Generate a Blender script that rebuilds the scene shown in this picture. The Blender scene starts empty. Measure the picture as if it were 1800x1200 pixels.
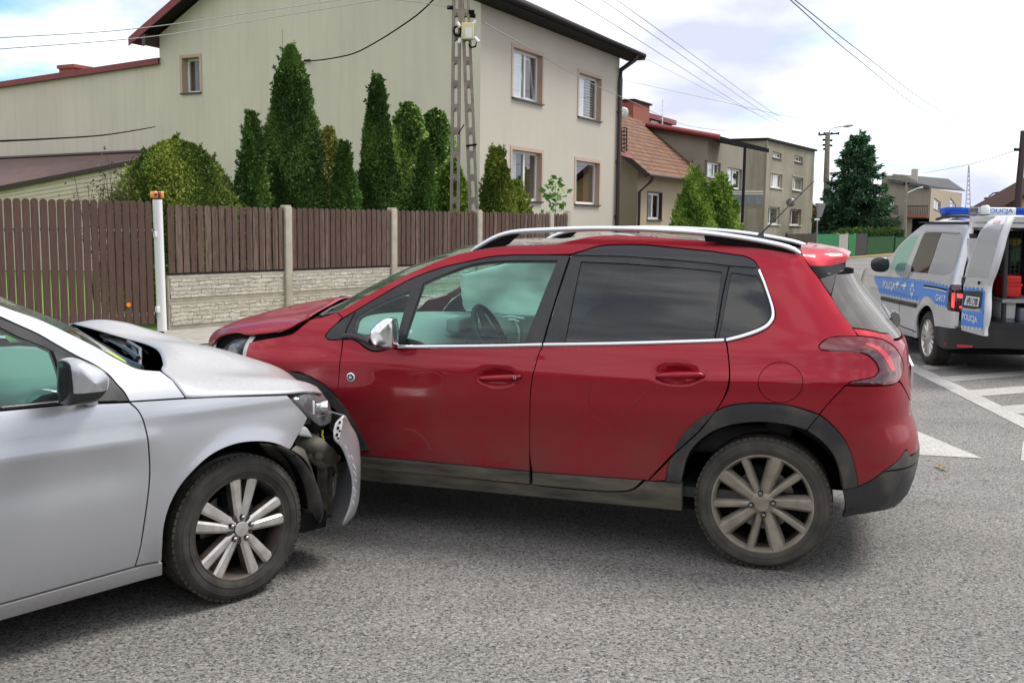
import bpy, bmesh, math, random
import numpy as np
from mathutils import Vector, Matrix
from mathutils.geometry import delaunay_2d_cdt
random.seed(7)
rs = np.random.RandomState(11)
R_ = math.radians
scene = bpy.context.scene
col = scene.collection

# ---------------------------------------------------------------- camera, world, sun
CAMH, FPX, PITCH, ROLL = 1.63, 1800.0, R_(6.72), R_(0.7)
cd = bpy.data.cameras.new("camera"); cam = bpy.data.objects.new("camera", cd); col.objects.link(cam)
cd.sensor_width = 36.0; cd.lens = 36.0; cd.clip_end = 3000; cd.clip_start = 0.05
cam.matrix_world = Matrix.Translation((0, 0, CAMH)) @ Matrix.Rotation(math.pi/2 - PITCH, 4, 'X') @ Matrix.Rotation(ROLL, 4, 'Z')
scene.camera = cam
scene.view_settings.view_transform = 'Standard'; scene.view_settings.look = 'None'
scene.view_settings.exposure = 1.5; scene.view_settings.gamma = 1.0
scene.cycles.max_bounces = 8; scene.cycles.transparent_max_bounces = 24
scene.cycles.caustics_reflective = False; scene.cycles.caustics_refractive = False
try: scene.cycles.use_denoising = True
except Exception: pass

SUN_EL, SUN_AZ = R_(56), R_(72)          # azimuth clockwise from +Y
sun_dir = Vector((math.sin(SUN_AZ)*math.cos(SUN_EL), math.cos(SUN_AZ)*math.cos(SUN_EL), math.sin(SUN_EL)))
w = bpy.data.worlds.new("World"); scene.world = w; w.use_nodes = True
nt = w.node_tree; nt.nodes.clear()
def N(nt, t, **k):
    n = nt.nodes.new(t)
    for a, b in k.items(): setattr(n, a, b)
    return n
def ramp(nt, pts, inp=None, interp='LINEAR'):
    r = nt.nodes.new('ShaderNodeValToRGB'); r.color_ramp.interpolation = interp
    while len(r.color_ramp.elements) < len(pts): r.color_ramp.elements.new(0.5)
    for e, (p, c) in zip(r.color_ramp.elements, pts):
        e.position = p; e.color = (c, c, c, 1) if isinstance(c, (int, float)) else (*c, 1)
    if inp is not None: nt.links.new(inp, r.inputs[0])
    return r
out = N(nt, 'ShaderNodeOutputWorld'); bg = N(nt, 'ShaderNodeBackground'); bg.inputs[1].default_value = 0.1
sky = N(nt, 'ShaderNodeTexSky', sky_type='NISHITA', sun_disc=False, sun_elevation=SUN_EL, sun_rotation=SUN_AZ, air_density=1.0, dust_density=1.5, ozone_density=1.0)
tc = N(nt, 'ShaderNodeTexCoord'); mp = N(nt, 'ShaderNodeMapping'); mp.inputs['Scale'].default_value = (1, 1, 2.6); mp.inputs['Location'].default_value = (0.35, 0.1, 0.3)
nz = N(nt, 'ShaderNodeTexNoise'); nz.inputs['Scale'].default_value = 2.1; nz.inputs['Detail'].default_value = 9; nz.inputs['Roughness'].default_value = 0.55
nz2 = N(nt, 'ShaderNodeTexNoise'); nz2.inputs['Scale'].default_value = 5.0; nz2.inputs['Detail'].default_value = 7
nt.links.new(tc.outputs['Generated'], mp.inputs[0]); nt.links.new(mp.outputs[0], nz.inputs[0]); nt.links.new(mp.outputs[0], nz2.inputs[0])
# cloud cover thins towards the west (left): a real direction in the sky
dp = N(nt, 'ShaderNodeVectorMath', operation='DOT_PRODUCT'); dp.inputs[1].default_value = (-0.62, 0.72, 0.30)
nt.links.new(tc.outputs['Generated'], dp.inputs[0])
thin = ramp(nt, [(0.86, 0.0), (0.97, 0.36)], dp.outputs['Value'])
cov = ramp(nt, [(0.22, 0.0), (0.42, 1.0)], None)
sb = N(nt, 'ShaderNodeMath', operation='SUBTRACT'); nt.links.new(nz.outputs[0], sb.inputs[0]); nt.links.new(thin.outputs[0], sb.inputs[1]); nt.links.new(sb.outputs[0], cov.inputs[0])
cc = ramp(nt, [(0.36, (2.7, 2.85, 3.5)), (0.47, (3.6, 3.7, 4.1)), (0.60, (6.3, 6.3, 6.3))], nz2.outputs[0])
mx = N(nt, 'ShaderNodeMixRGB'); nt.links.new(cov.outputs[0], mx.inputs[0]); nt.links.new(cc.outputs[0], mx.inputs[2])
skb = N(nt, 'ShaderNodeMixRGB', blend_type='MULTIPLY'); skb.inputs[0].default_value = 1; skb.inputs[2].default_value = (0.40, 0.66, 0.78, 1)
nt.links.new(sky.outputs[0], skb.inputs[1]); nt.links.new(skb.outputs[0], mx.inputs[1])
nt.links.new(mx.outputs[0], bg.inputs[0]); nt.links.new(bg.outputs[0], out.inputs[0])
sl = bpy.data.lights.new("sun", 'SUN'); sl.energy = 1.25; sl.angle = R_(22); sl.color = (1.0, 0.96, 0.9)
so = bpy.data.objects.new("sun", sl); col.objects.link(so)
so.rotation_euler = sun_dir.to_track_quat('Z', 'Y').to_euler(); so.location = (20, 20, 40)

# ---------------------------------------------------------------- helpers
def ray(u, v):
    dx, dy = u-900, v-600
    a = dx*math.cos(ROLL)+dy*math.sin(ROLL); b = -dx*math.sin(ROLL)+dy*math.cos(ROLL)
    Y, Z = -b, FPX
    return np.array([a, Z*math.cos(PITCH)+Y*math.sin(PITCH), -Z*math.sin(PITCH)+Y*math.cos(PITCH)])/FPX
CO = np.array([0, 0, CAMH])
def proj(p):
    x, y, z = p[0], p[1], p[2]-CAMH
    Z = y*math.cos(PITCH)-z*math.sin(PITCH); Y = y*math.sin(PITCH)+z*math.cos(PITCH)
    dx, dy = FPX*x/Z, -FPX*Y/Z
    return np.array([900+dx*math.cos(ROLL)-dy*math.sin(ROLL), 600+dx*math.sin(ROLL)+dy*math.cos(ROLL)])
def gpt(u, v, z=0.0):
    d = ray(u, v); return CO + d*((z-CAMH)/d[2])
class Frame:
    """A thing's own axes in the world: origin and heading."""
    def __init__(s, o, ang):
        s.o = np.array(o, float); s.ang = R_(ang); c, n = math.cos(s.ang), math.sin(s.ang)
        s.e = np.array([[c, n, 0], [-n, c, 0], [0, 0, 1.0]])
    def w(s, p): return s.o + np.asarray(p, float) @ s.e
    def l(s, p): return s.e @ (np.asarray(p, float)-s.o)
    def at(s, u, v, **k):            # where the line of sight meets the plane x=, y= or z= const of this frame
        d = s.e @ ray(u, v); c = s.e @ (CO-s.o)
        i = 'xyz'.index(list(k)[0]); t = (list(k.values())[0]-c[i])/d[i]
        return c + d*t
    def pj(s, p): return proj(s.w(p))
def empty(name, fr, label, cat, group=None, kind=None):
    o = bpy.data.objects.new(name, None); col.objects.link(o)
    o.location = fr.o; o.rotation_euler = (0, 0, fr.ang); o.empty_display_size = 0.2
    return tag(o, label, cat, group, kind)
def tag(o, label=None, cat=None, group=None, kind=None):
    if label: o['label'] = label
    if cat: o['category'] = cat
    if group: o['group'] = group
    if kind: o['kind'] = kind
    return o
def copy_tree(o, parent=None):
    c = o.copy(); col.objects.link(c); c.parent = parent
    for ch in o.children: copy_tree(ch, c)
    return c
def link(name, me, mats, parent=None):
    for m in (mats if isinstance(mats, (list, tuple)) else [mats]): me.materials.append(m)
    o = bpy.data.objects.new(name, me); col.objects.link(o)
    if parent is not None: o.parent = parent
    return o
class MB:
    """Collects shapes and links them as one mesh object."""
    def __init__(s): s.v = []; s.f = []; s.m = []; s.s = []
    def add(s, v, f, mi=0, sm=False):
        n = len(s.v); s.v += [tuple(float(q) for q in p) for p in v]
        for q in f: s.f.append([i+n for i in q]); s.m.append(mi); s.s.append(sm)
        return s
    def box(s, x0, x1, y0, y1, z0, z1, mi=0, bev=0.0):
        if bev <= 0:
            v = [(x, y, z) for z in (z0, z1) for y in (y0, y1) for x in (x0, x1)]
            return s.add(v, [(0, 2, 3, 1), (4, 5, 7, 6), (0, 1, 5, 4), (2, 6, 7, 3), (0, 4, 6, 2), (1, 3, 7, 5)], mi)
        bm = bmesh.new(); bmesh.ops.create_cube(bm, size=1)
        bmesh.ops.scale(bm, vec=(x1-x0, y1-y0, z1-z0), verts=bm.verts)
        bmesh.ops.bevel(bm, geom=bm.edges[:], offset=bev, segments=2, affect='EDGES', profile=0.6)
        bmesh.ops.translate(bm, vec=((x0+x1)/2, (y0+y1)/2, (z0+z1)/2), verts=bm.verts)
        s.bm(bm, mi, True); return s
    def bm(s, bm, mi=0, sm=False):
        bm.verts.index_update(); s.add([v.co for v in bm.verts], [[v.index for v in f.verts] for f in bm.faces], mi, sm); bm.free()
    def obox(s, c, ax, h, mi=0):        # oriented box: centre, three unit axes, half sizes
        c = np.array(c, float); ax = [np.array(a, float) for a in ax]
        v = [c+ax[0]*x*h[0]+ax[1]*y*h[1]+ax[2]*z*h[2] for z in (-1, 1) for y in (-1, 1) for x in (-1, 1)]
        return s.add(v, [(0, 2, 3, 1), (4, 5, 7, 6), (0, 1, 5, 4), (2, 6, 7, 3), (0, 4, 6, 2), (1, 3, 7, 5)], mi)
    def tube(s, pts, r, n=10, mi=0, cap=True, sm=True, flat=None):
        pts = [np.array(p, float) for p in pts]; rr = r if hasattr(r, '__len__') else [r]*len(pts)
        rings = []; up = np.array([0.0123, 0.02, 1.0]); k0 = len(s.v); v = []; f = []
        for i, p in enumerate(pts):
            t = pts[min(i+1, len(pts)-1)]-pts[max(i-1, 0)]; t = t/(np.linalg.norm(t)+1e-9)
            u0 = up if abs(t @ up) < 0.95 else np.array([1.0, 0, 0])
            a = np.cross(t, u0); a /= np.linalg.norm(a); b = np.cross(a, t)
            fa, fb = (1, 1) if flat is None else flat
            for j in range(n):
                an = 2*math.pi*j/n
                v.append(p+(a*math.cos(an)*fa+b*math.sin(an)*fb)*rr[i])
        for i in range(len(pts)-1):
            for j in range(n): f.append((i*n+j, i*n+(j+1) % n, (i+1)*n+(j+1) % n, (i+1)*n+j))
        s.add(v, f, mi, sm)
        if cap: s.add([v[j] for j in range(n)], [list(range(n))[::-1]], mi); s.add([v[(len(pts)-1)*n+j] for j in range(n)], [list(range(n))], mi)
        return s
    def lathe(s, prof, c=(0, 0, 0), axis='y', n=48, mi=0, sm=True):   # prof: (offset along axis, radius)
        v = []; f = []; c = np.array(c, float)
        for a, r in prof:
            for j in range(n):
                t = 2*math.pi*j/n; p = {'y': (math.cos(t)*r, a, math.sin(t)*r), 'z': (math.cos(t)*r, math.sin(t)*r, a), 'x': (a, math.cos(t)*r, math.sin(t)*r)}[axis]
                v.append(c+np.array(p))
        for i in range(len(prof)-1):
            for j in range(n): f.append((i*n+j, i*n+(j+1) % n, (i+1)*n+(j+1) % n, (i+1)*n+j))
        return s.add(v, f, mi, sm)
    def prism(s, poly, d0, d1, mi=0, plane='xz'):    # poly extruded along the third axis from d0 to d1
        n = len(poly)
        mk = {'xz': lambda p, d: (p[0], d, p[1]), 'xy': lambda p, d: (p[0], p[1], d), 'yz': lambda p, d: (d, p[0], p[1])}[plane]
        v = [mk(p, d0) for p in poly]+[mk(p, d1) for p in poly]
        return s.add(v, [list(range(n)), list(range(n, 2*n))[::-1]]+[(i, n+i, n+(i+1) % n, (i+1) % n) for i in range(n)], mi)
    def grid(s, g, mi=0, sm=True, closed=False):
        g = np.asarray(g, float); a, b = g.shape[:2]; f = []
        for i in range(a-1):
            for j in range(b-1+(1 if closed else 0)): f.append((i*b+j, i*b+(j+1) % b, (i+1)*b+(j+1) % b, (i+1)*b+j))
        return s.add(g.reshape(-1, 3), f, mi, sm)
    def build(s, name, mats, parent=None, thick=0):
        me = bpy.data.meshes.new(name); me.from_pydata(s.v, [], s.f)
        me.polygons.foreach_set('material_index', s.m); me.polygons.foreach_set('use_smooth', s.s); me.update()
        o = link(name, me, mats, parent)
        if thick: 
            md = o.modifiers.new('thickness', 'SOLIDIFY'); md.thickness = thick; md.offset = 0
        return o
def fixn(o):      # make normals point outwards
    bm = bmesh.new(); bm.from_mesh(o.data); bmesh.ops.recalc_face_normals(bm, faces=bm.faces); bm.to_mesh(o.data); bm.free(); return o
def sharp(o, deg=35):
    try: o.data.set_sharp_from_angle(angle=R_(deg))
    except Exception: pass
    return o
def crv(pts, n=6):
    """Catmull-Rom through points; a point with a trailing 1 (3rd/4th value flag) is a corner. Closed."""
    out = []; m = len(pts)
    P = [np.array(p[:2], float) for p in pts]; K = [len(p) > 2 for p in pts]
    for i in range(m):
        p1, p2 = P[i], P[(i+1) % m]
        p0 = P[i-1] if not K[i] else p1-(p2-p1)*0.5
        p3 = P[(i+2) % m] if not K[(i+1) % m] else p2+(p2-p1)*0.5
        if K[i] and K[(i+1) % m]: out.append(p1); continue
        # centripetal-like tension by segment length
        d = np.linalg.norm(p2-p1); t1 = (p2-p0); t2 = (p3-p1)
        t1 = t1/(np.linalg.norm(t1)+1e-9)*d; t2 = t2/(np.linalg.norm(t2)+1e-9)*d
        for k in range(n):
            t = k/n; h = (2*t**3-3*t*t+1, t**3-2*t*t+t, -2*t**3+3*t*t, t**3-t*t)
            out.append(p1*h[0]+t1*h[1]+p2*h[2]+t2*h[3])
    return np.array(out)
def spl(P, n):
    """Open smooth curve through 3D points sampled n times by arc length."""
    P = np.array(P, float); m = len(P); o = []
    if m == 2: return np.array([P[0]+(P[1]-P[0])*i/(n-1) for i in range(n)])
    for i in range(m-1):
        p0 = P[i-1] if i else 2*P[0]-P[1]; p3 = P[i+2] if i+2 < m else 2*P[-1]-P[-2]
        d = np.linalg.norm(P[i+1]-P[i]); t1 = P[i+1]-p0; t2 = p3-P[i]
        t1 = t1/(np.linalg.norm(t1)+1e-9)*d; t2 = t2/(np.linalg.norm(t2)+1e-9)*d
        for k in range(12):
            t = k/12; o.append(P[i]*(2*t**3-3*t*t+1)+t1*(t**3-2*t*t+t)+P[i+1]*(-2*t**3+3*t*t)+t2*(t**3-t*t))
    o.append(P[-1]); o = np.array(o)
    L = np.concatenate([[0], np.cumsum(np.linalg.norm(np.diff(o, axis=0), axis=1))])
    q = np.linspace(0, L[-1], n); return np.stack([np.interp(q, L, o[:, k]) for k in range(o.shape[1])], 1)
def loft(rows, nu=24, nv=6):
    """rows: curves of 3D points side by side -> smooth grid (len = rows*nv)."""
    G = np.array([spl(r, nu) for r in rows]); cols = [spl(G[:, j], (len(rows)-1)*nv+1) for j in range(nu)]
    return np.transpose(np.array(cols), (1, 0, 2))
def cubic(xs, ys):
    """Natural cubic spline as a vectorised function, clamped outside."""
    xs = np.array(xs, float); ys = np.array(ys, float); n = len(xs); h = np.diff(xs)
    A = np.eye(n); b = np.zeros(n)
    for i in range(1, n-1):
        A[i, i-1] = h[i-1]; A[i, i] = 2*(h[i-1]+h[i]); A[i, i+1] = h[i]
        b[i] = 6*((ys[i+1]-ys[i])/h[i]-(ys[i]-ys[i-1])/h[i-1])
    M = np.linalg.solve(A, b)
    def f(x):
        x = np.clip(np.asarray(x, float), xs[0], xs[-1]); i = np.clip(np.searchsorted(xs, x)-1, 0, n-2)
        a, c = xs[i+1]-x, x-xs[i]; hh = h[i]
        return M[i]*a**3/(6*hh)+M[i+1]*c**3/(6*hh)+(ys[i]/hh-M[i]*hh/6)*a+(ys[i+1]/hh-M[i+1]*hh/6)*c
    return f
class Shell:
    """The outer skin of a vehicle: point for (s, z); s runs along the side (= x in the middle) and round the corners."""
    def __init__(s, xa, xb, rear, front, width, nr=4.0, nf=3.0, extra=None):
        s.xa, s.xb = xa, xb; s.rear = cubic(*zip(*rear)); s.front = cubic(*zip(*front)); s.wid = cubic(*zip(*width)); s.extra = extra
        s.tr = s._corner(nr, xa-min(r[1] for r in rear), max(q[1] for q in width)); s.tf = s._corner(nf, max(r[1] for r in front)-xb, max(q[1] for q in width))
    def _corner(s, n, L, W):
        ph = np.linspace(0, math.pi/2, 400); d = np.sin(ph)**(2/n); w = np.cos(ph)**(2/n)
        a = np.concatenate([[0], np.cumsum(np.hypot(np.diff(d*L), np.diff(w*W)))]); return a, d, w
    def send(s): return s.xa-s.tr[0][-1], s.xb+s.tf[0][-1]
    def pt(s, S, Z, off=0.0, sign=1):
        S = np.asarray(S, float); Z = np.asarray(Z, float)
        X = S.copy(); w = np.ones_like(S)
        k = S < s.xa; t = s.xa-S
        dr = np.interp(t, s.tr[0], s.tr[1]); wr = np.interp(t, s.tr[0], s.tr[2])
        X = np.where(k, s.xa-dr*(s.xa-s.rear(Z)), X); w = np.where(k, wr, w)
        k = S > s.xb; t = S-s.xb
        df = np.interp(t, s.tf[0], s.tf[1]); wf = np.interp(t, s.tf[0], s.tf[2])
        X = np.where(k, s.xb+df*(s.front(Z)-s.xb), X); w = np.where(k, wf, w)
        W = s.wid(Z)
        if s.extra is not None: W = W+s.extra(X, Z)
        Y = w*W
        P = np.stack([X, Y*sign, Z], -1)
        if np.any(off != 0): P = P+s.nrm(S, Z, sign)*np.asarray(off)[..., None]
        return P
    def nrm(s, S, Z, sign=1):
        e = 0.008; a = s.pt(np.asarray(S)+e, Z)-s.pt(np.asarray(S)-e, Z); b = s.pt(S, np.asarray(Z)+e)-s.pt(S, np.asarray(Z)-e)
        n = np.cross(b, a); n = n/(np.linalg.norm(n, axis=-1, keepdims=True)+1e-12)
        n = n*np.array([1, sign, 1]); return n
class Skin:
    """Shell seen from the photograph: turns traced outline points into (s, z) on the skin."""
    def __init__(s, fr, shell, sign): s.fr, s.sh, s.sign = fr, shell, sign
    def sz(s, u, v, off=0.0):
        q = s.fr.at(u, v, y=s.sign*0.85); x = np.array([q[0], q[2]]); tgt = np.array([u, v])
        lo, hi = s.sh.send(); lam = 1.0
        f = lambda x: s.fr.pj(s.sh.pt(np.array([x[0]]), np.array([x[1]]), np.array([off]), s.sign)[0])-tgt
        x[0] = min(max(x[0], lo+0.3), hi-0.3); r = f(x)
        for it in range(40):
            e = 1e-4; J = np.stack([(f(x+np.array([e, 0]))-r)/e, (f(x+np.array([0, e]))-r)/e], 1)
            d = np.linalg.solve(J.T @ J+lam*np.eye(2)*50, -J.T @ r); y = x+np.clip(d, -0.15, 0.15); ry = f(y)
            if ry @ ry < r @ r: x, r = y, ry; lam = max(lam*0.3, 1e-5)
            else: lam *= 4
            if r @ r < 1e-3: break
        return x
    def line(s, pts, closed=True, n=6):
        """traced pixel points and L() local points -> smooth outline in (s, z)."""
        q = []
        for p in pts:
            if p[0] == 'L': q.append(tuple(p[1:3])+((1,) if len(p) > 3 else ()))
            else:
                a = s.sz(p[0], p[1]); q.append((a[0], a[1])+((1,) if len(p) > 2 else ()))
        return crv(q, n) if closed else q
def L(a, b, c=None): return ('L', a, b) if c is None else ('L', a, b, 1)
def C(u, v): return (u, v, 1)
def inset_poly(P, d):
    a = 0.5*np.sum(P[:, 0]*np.roll(P[:, 1], -1)-np.roll(P[:, 0], -1)*P[:, 1])
    if a < 0: P = P[::-1]
    e = np.roll(P, -1, 0)-P; ln = np.linalg.norm(e, axis=1); P = P[ln > 1e-5]; e = np.roll(P, -1, 0)-P
    e /= np.linalg.norm(e, axis=1)[:, None]; nn = np.stack([-e[:, 1], e[:, 0]], 1); m = nn+np.roll(nn, 1, 0)
    l = np.linalg.norm(m, axis=1)[:, None]; m = m/np.maximum(l, 0.5); k = 1/np.maximum((m*nn).sum(1), 0.6)
    return P+m*d*k[:, None]
def inside(Q, P):
    r = np.zeros(len(Q), bool); j = len(P)-1
    for i in range(len(P)):
        a, b = P[i], P[j]; c = (a[1] > Q[:, 1]) != (b[1] > Q[:, 1])
        with np.errstate(divide='ignore', invalid='ignore'): xx = (b[0]-a[0])*(Q[:, 1]-a[1])/(b[1]-a[1])+a[0]
        r ^= c & (Q[:, 0] < xx); j = i
    return r
def resamp(P, d):
    o = []
    for i in range(len(P)):
        a, b = P[i], P[(i+1) % len(P)]; n = max(1, int(np.linalg.norm(b-a)/d))
        for k in range(n): o.append(a+(b-a)*k/n)
    return np.array(o)
def tri2d(P, holes=(), g=0.03):
    loops = [resamp(P, g)]+[resamp(h, g) for h in holes]
    lo, hi = P.min(0), P.max(0)
    nx, ny = int((hi[0]-lo[0])/g)+2, int((hi[1]-lo[1])/g)+2
    G = np.array([(lo[0]+(i+0.5*(j % 2))*g, lo[1]+j*g*0.9) for j in range(int(ny/0.9)+1) for i in range(nx)])
    k = inside(G, loops[0])
    for h in loops[1:]: k &= ~inside(G, h)
    G = G[k]; A = np.concatenate(loops)
    if len(G):
        dm = np.full(len(G), 9.0)
        for c in A: dm = np.minimum(dm, np.hypot(G[:, 0]-c[0], G[:, 1]-c[1]))
        G = G[dm > g*0.45]
    V = np.concatenate([A, G]); E = []; o = 0
    for l in loops: E += [(o+i, o+(i+1) % len(l)) for i in range(len(l))]; o += len(l)
    vo, eo, fo, ov, oe, of = delaunay_2d_cdt([Vector(p) for p in V], E, [], 0, 1e-6)
    vo = np.array([(p.x, p.y) for p in vo]); F = np.array([f for f in fo if len(f) == 3])
    c = vo[F].mean(1); k = inside(c, loops[0])
    for h in loops[1:]: k &= ~inside(c, h)
    F = F[k]; a = vo[F[:, 1]]-vo[F[:, 0]]; b = vo[F[:, 2]]-vo[F[:, 0]]; cr = a[:, 0]*b[:, 1]-a[:, 1]*b[:, 0]
    F = F[np.abs(cr) > 1e-9]; cr = cr[np.abs(cr) > 1e-9]
    F[cr < 0] = F[cr < 0][:, ::-1]
    return vo, F
def panel(name, sh, P, mat, parent, side=1, off=0.0, holes=(), g=0.03, ins=0.0025, thick=0.022, offf=None, both=False):
    """A skin panel: outline P in (s, z) lifted on the shell, with folded-in edges."""
    P = np.array(P); P = inset_poly(P, ins); hs = [inset_poly(np.array(h), 0.0) for h in holes]
    vo, F = tri2d(P, hs, g)
    o = np.full(len(vo), float(off))
    if offf is not None: o = o+offf(vo[:, 0], vo[:, 1])
    V = sh.pt(vo[:, 0], vo[:, 1], o, side); Nn = sh.nrm(vo[:, 0], vo[:, 1], side)
    if offf is not None:
        e = 0.006; A = sh.pt(vo[:, 0]+e, vo[:, 1], off+offf(vo[:, 0]+e, vo[:, 1]), side)-sh.pt(vo[:, 0]-e, vo[:, 1], off+offf(vo[:, 0]-e, vo[:, 1]), side)
        B = sh.pt(vo[:, 0], vo[:, 1]+e, off+offf(vo[:, 0], vo[:, 1]+e), side)-sh.pt(vo[:, 0], vo[:, 1]-e, off+offf(vo[:, 0], vo[:, 1]-e), side)
        Nn = np.cross(B, A)*side; Nn /= np.linalg.norm(Nn, axis=1)[:, None]+1e-12
    ed = {}
    for f in F:
        for a, b in ((f[0], f[1]), (f[1], f[2]), (f[2], f[0])): ed[(a, b)] = 1
    bd = [(a, b) for (a, b) in ed if (b, a) not in ed]
    bi = sorted({i for e in bd for i in e}); mp_ = {v: i for i, v in enumerate(bi)}
    # three rings: rim (own copy), inner
    base = len(V); V2 = V[bi]-Nn[bi]*thick
    verts = np.concatenate([V, V[bi]-Nn[bi]*0.0008, V2]); nb = len(bi)
    faces = [list(map(int, f)) if side < 0 else [int(f[0]), int(f[2]), int(f[1])] for f in F]; nf = len(faces)
    for a, b in bd:
        q = [a, b, base+mp_[b], base+mp_[a]]; q2 = [base+mp_[a], base+mp_[b], base+nb+mp_[b], base+nb+mp_[a]]
        if side < 0: q = q[::-1]; q2 = q2[::-1]
        faces.append([int(x) for x in q]); faces.append([int(x) for x in q2])
    me = bpy.data.meshes.new(name); me.from_pydata([tuple(p) for p in verts], [], faces)
    me.polygons.foreach_set('use_smooth', [True]*len(faces)); me.update()
    # smooth normals straight from the skin on the face, face normals on the folded edge
    ln = np.zeros((len(me.loops), 3)); vi = np.zeros(len(me.loops), int); me.loops.foreach_get('vertex_index', vi)
    pn = np.zeros((len(me.polygons), 3)); me.polygons.foreach_get('normal', pn.ravel())
    ls = np.zeros(len(me.polygons), int); me.polygons.foreach_get('loop_start', ls)
    lt = np.zeros(len(me.polygons), int); me.polygons.foreach_get('loop_total', lt)
    pi = np.repeat(np.arange(len(me.polygons)), lt)
    flip = 1.0
    fr_ = (pn[:nf]*Nn[F[:, 0]]).sum(1).mean()
    Nu = Nn if fr_ > 0 else Nn
    if fr_ < 0: 
        me.flip_normals(); me.update(); pn = -pn
        me.loops.foreach_get('vertex_index', vi)
    ln = pn[pi].copy(); k = pi < nf; ln[k] = Nu[np.minimum(vi[k], len(Nn)-1)]
    me.normals_split_custom_set([tuple(x) for x in ln])
    return link(name, me, mat, parent)
def strip(name, sh, pts, wd, mat, parent, side=1, off=0.004, h=0.006, n=60):
    """A raised bead along an open path of (s, z) points on the skin."""
    q = spl([(p[0], p[1], 0) for p in pts], n)[:, :2]; t = np.gradient(q, axis=0); t /= np.linalg.norm(t, axis=1)[:, None]+1e-9; nn = np.stack([-t[:, 1], t[:, 0]], 1)
    G = []
    for a, o in ((-1, 0), (-1, h*0.6), (-0.6, h), (0, h*1.15), (0.6, h), (1, h*0.6), (1, 0)):
        r = q+nn*a*wd/2; G.append(sh.pt(r[:, 0], r[:, 1], np.full(n, off+o-0.0), side))
    return fixn(MB().grid(np.transpose(np.array(G), (1, 0, 2))).build(name, mat, parent))
# ---------------------------------------------------------------- materials
def mat(name, colr=(0.5, 0.5, 0.5), rough=0.5, metal=0.0, coat=0.0, spec=0.5, emis=None, es=1.0):
    m = bpy.data.materials.new(name); m.use_nodes = True; b = m.node_tree.nodes['Principled BSDF']
    b.inputs['Base Color'].default_value = (*colr, 1); b.inputs['Roughness'].default_value = rough; b.inputs['Metallic'].default_value = metal
    b.inputs['Coat Weight'].default_value = coat; b.inputs['Coat Roughness'].default_value = 0.04; b.inputs['Specular IOR Level'].default_value = spec
    if emis: b.inputs['Emission Color'].default_value = (*emis, 1); b.inputs['Emission Strength'].default_value = es
    return m
def pb(m): return m.node_tree.nodes['Principled BSDF']
def nset(n, **k):
    for a, b in k.items(): n.inputs[a.replace('_', ' ')].default_value = b
def coords(nt, scale=(1, 1, 1), kind='Object', rot=(0, 0, 0)):
    t = N(nt, 'ShaderNodeTexCoord'); mm = N(nt, 'ShaderNodeMapping'); mm.inputs['Scale'].default_value = scale; mm.inputs['Rotation'].default_value = rot
    nt.links.new(t.outputs[kind], mm.inputs[0]); return mm.outputs[0]
def noise(nt, vec, scale, detail=4, rough=0.55):
    n = N(nt, 'ShaderNodeTexNoise'); nset(n, Scale=scale, Detail=detail, Roughness=rough); nt.links.new(vec, n.inputs[0]); return n.outputs[0]
def mixc(nt, fac, a, b, bt='MIX'):
    m = N(nt, 'ShaderNodeMixRGB', blend_type=bt)
    for i, x in ((0, fac), (1, a), (2, b)):
        if isinstance(x, (int, float)): m.inputs[i].default_value = x if i == 0 else (x, x, x, 1)
        elif isinstance(x, tuple): m.inputs[i].default_value = (*x, 1)
        else: nt.links.new(x, m.inputs[i])
    return m.outputs[0]
def mth(nt, op, a, b=0.0, clamp=False):
    m = N(nt, 'ShaderNodeMath', operation=op, use_clamp=clamp)
    for i, x in ((0, a), (1, b)):
        if isinstance(x, (int, float)): m.inputs[i].default_value = x
        else: nt.links.new(x, m.inputs[i])
    return m.outputs[0]
def bump(m, h, strength=0.3, dist=0.01):
    nt = m.node_tree; b = N(nt, 'ShaderNodeBump'); nset(b, Strength=strength, Distance=dist); nt.links.new(h, b.inputs['Height']); nt.links.new(b.outputs[0], pb(m).inputs['Normal'])
def varied(name, c1, c2, scale=3, rough=0.8, lo=0.35, hi=0.65, bscale=None, bs=0.3, bd=0.01, stretch=(1, 1, 1), detail=5, metal=0, coat=0, spec=0.4):
    m = mat(name, c1, rough, metal, coat, spec); nt = m.node_tree; v = coords(nt, stretch)
    f = ramp(nt, [(lo, 0.0), (hi, 1.0)], noise(nt, v, scale, detail)).outputs[0]
    nt.links.new(mixc(nt, f, c1, c2), pb(m).inputs['Base Color'])
    if bscale: bump(m, noise(nt, v, bscale, 3), bs, bd)
    return m
def sepz(nt, kind='Object'):
    t = N(nt, 'ShaderNodeTexCoord'); s = N(nt, 'ShaderNodeSeparateXYZ'); nt.links.new(t.outputs[kind], s.inputs[0]); return s.outputs
M = {}
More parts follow.
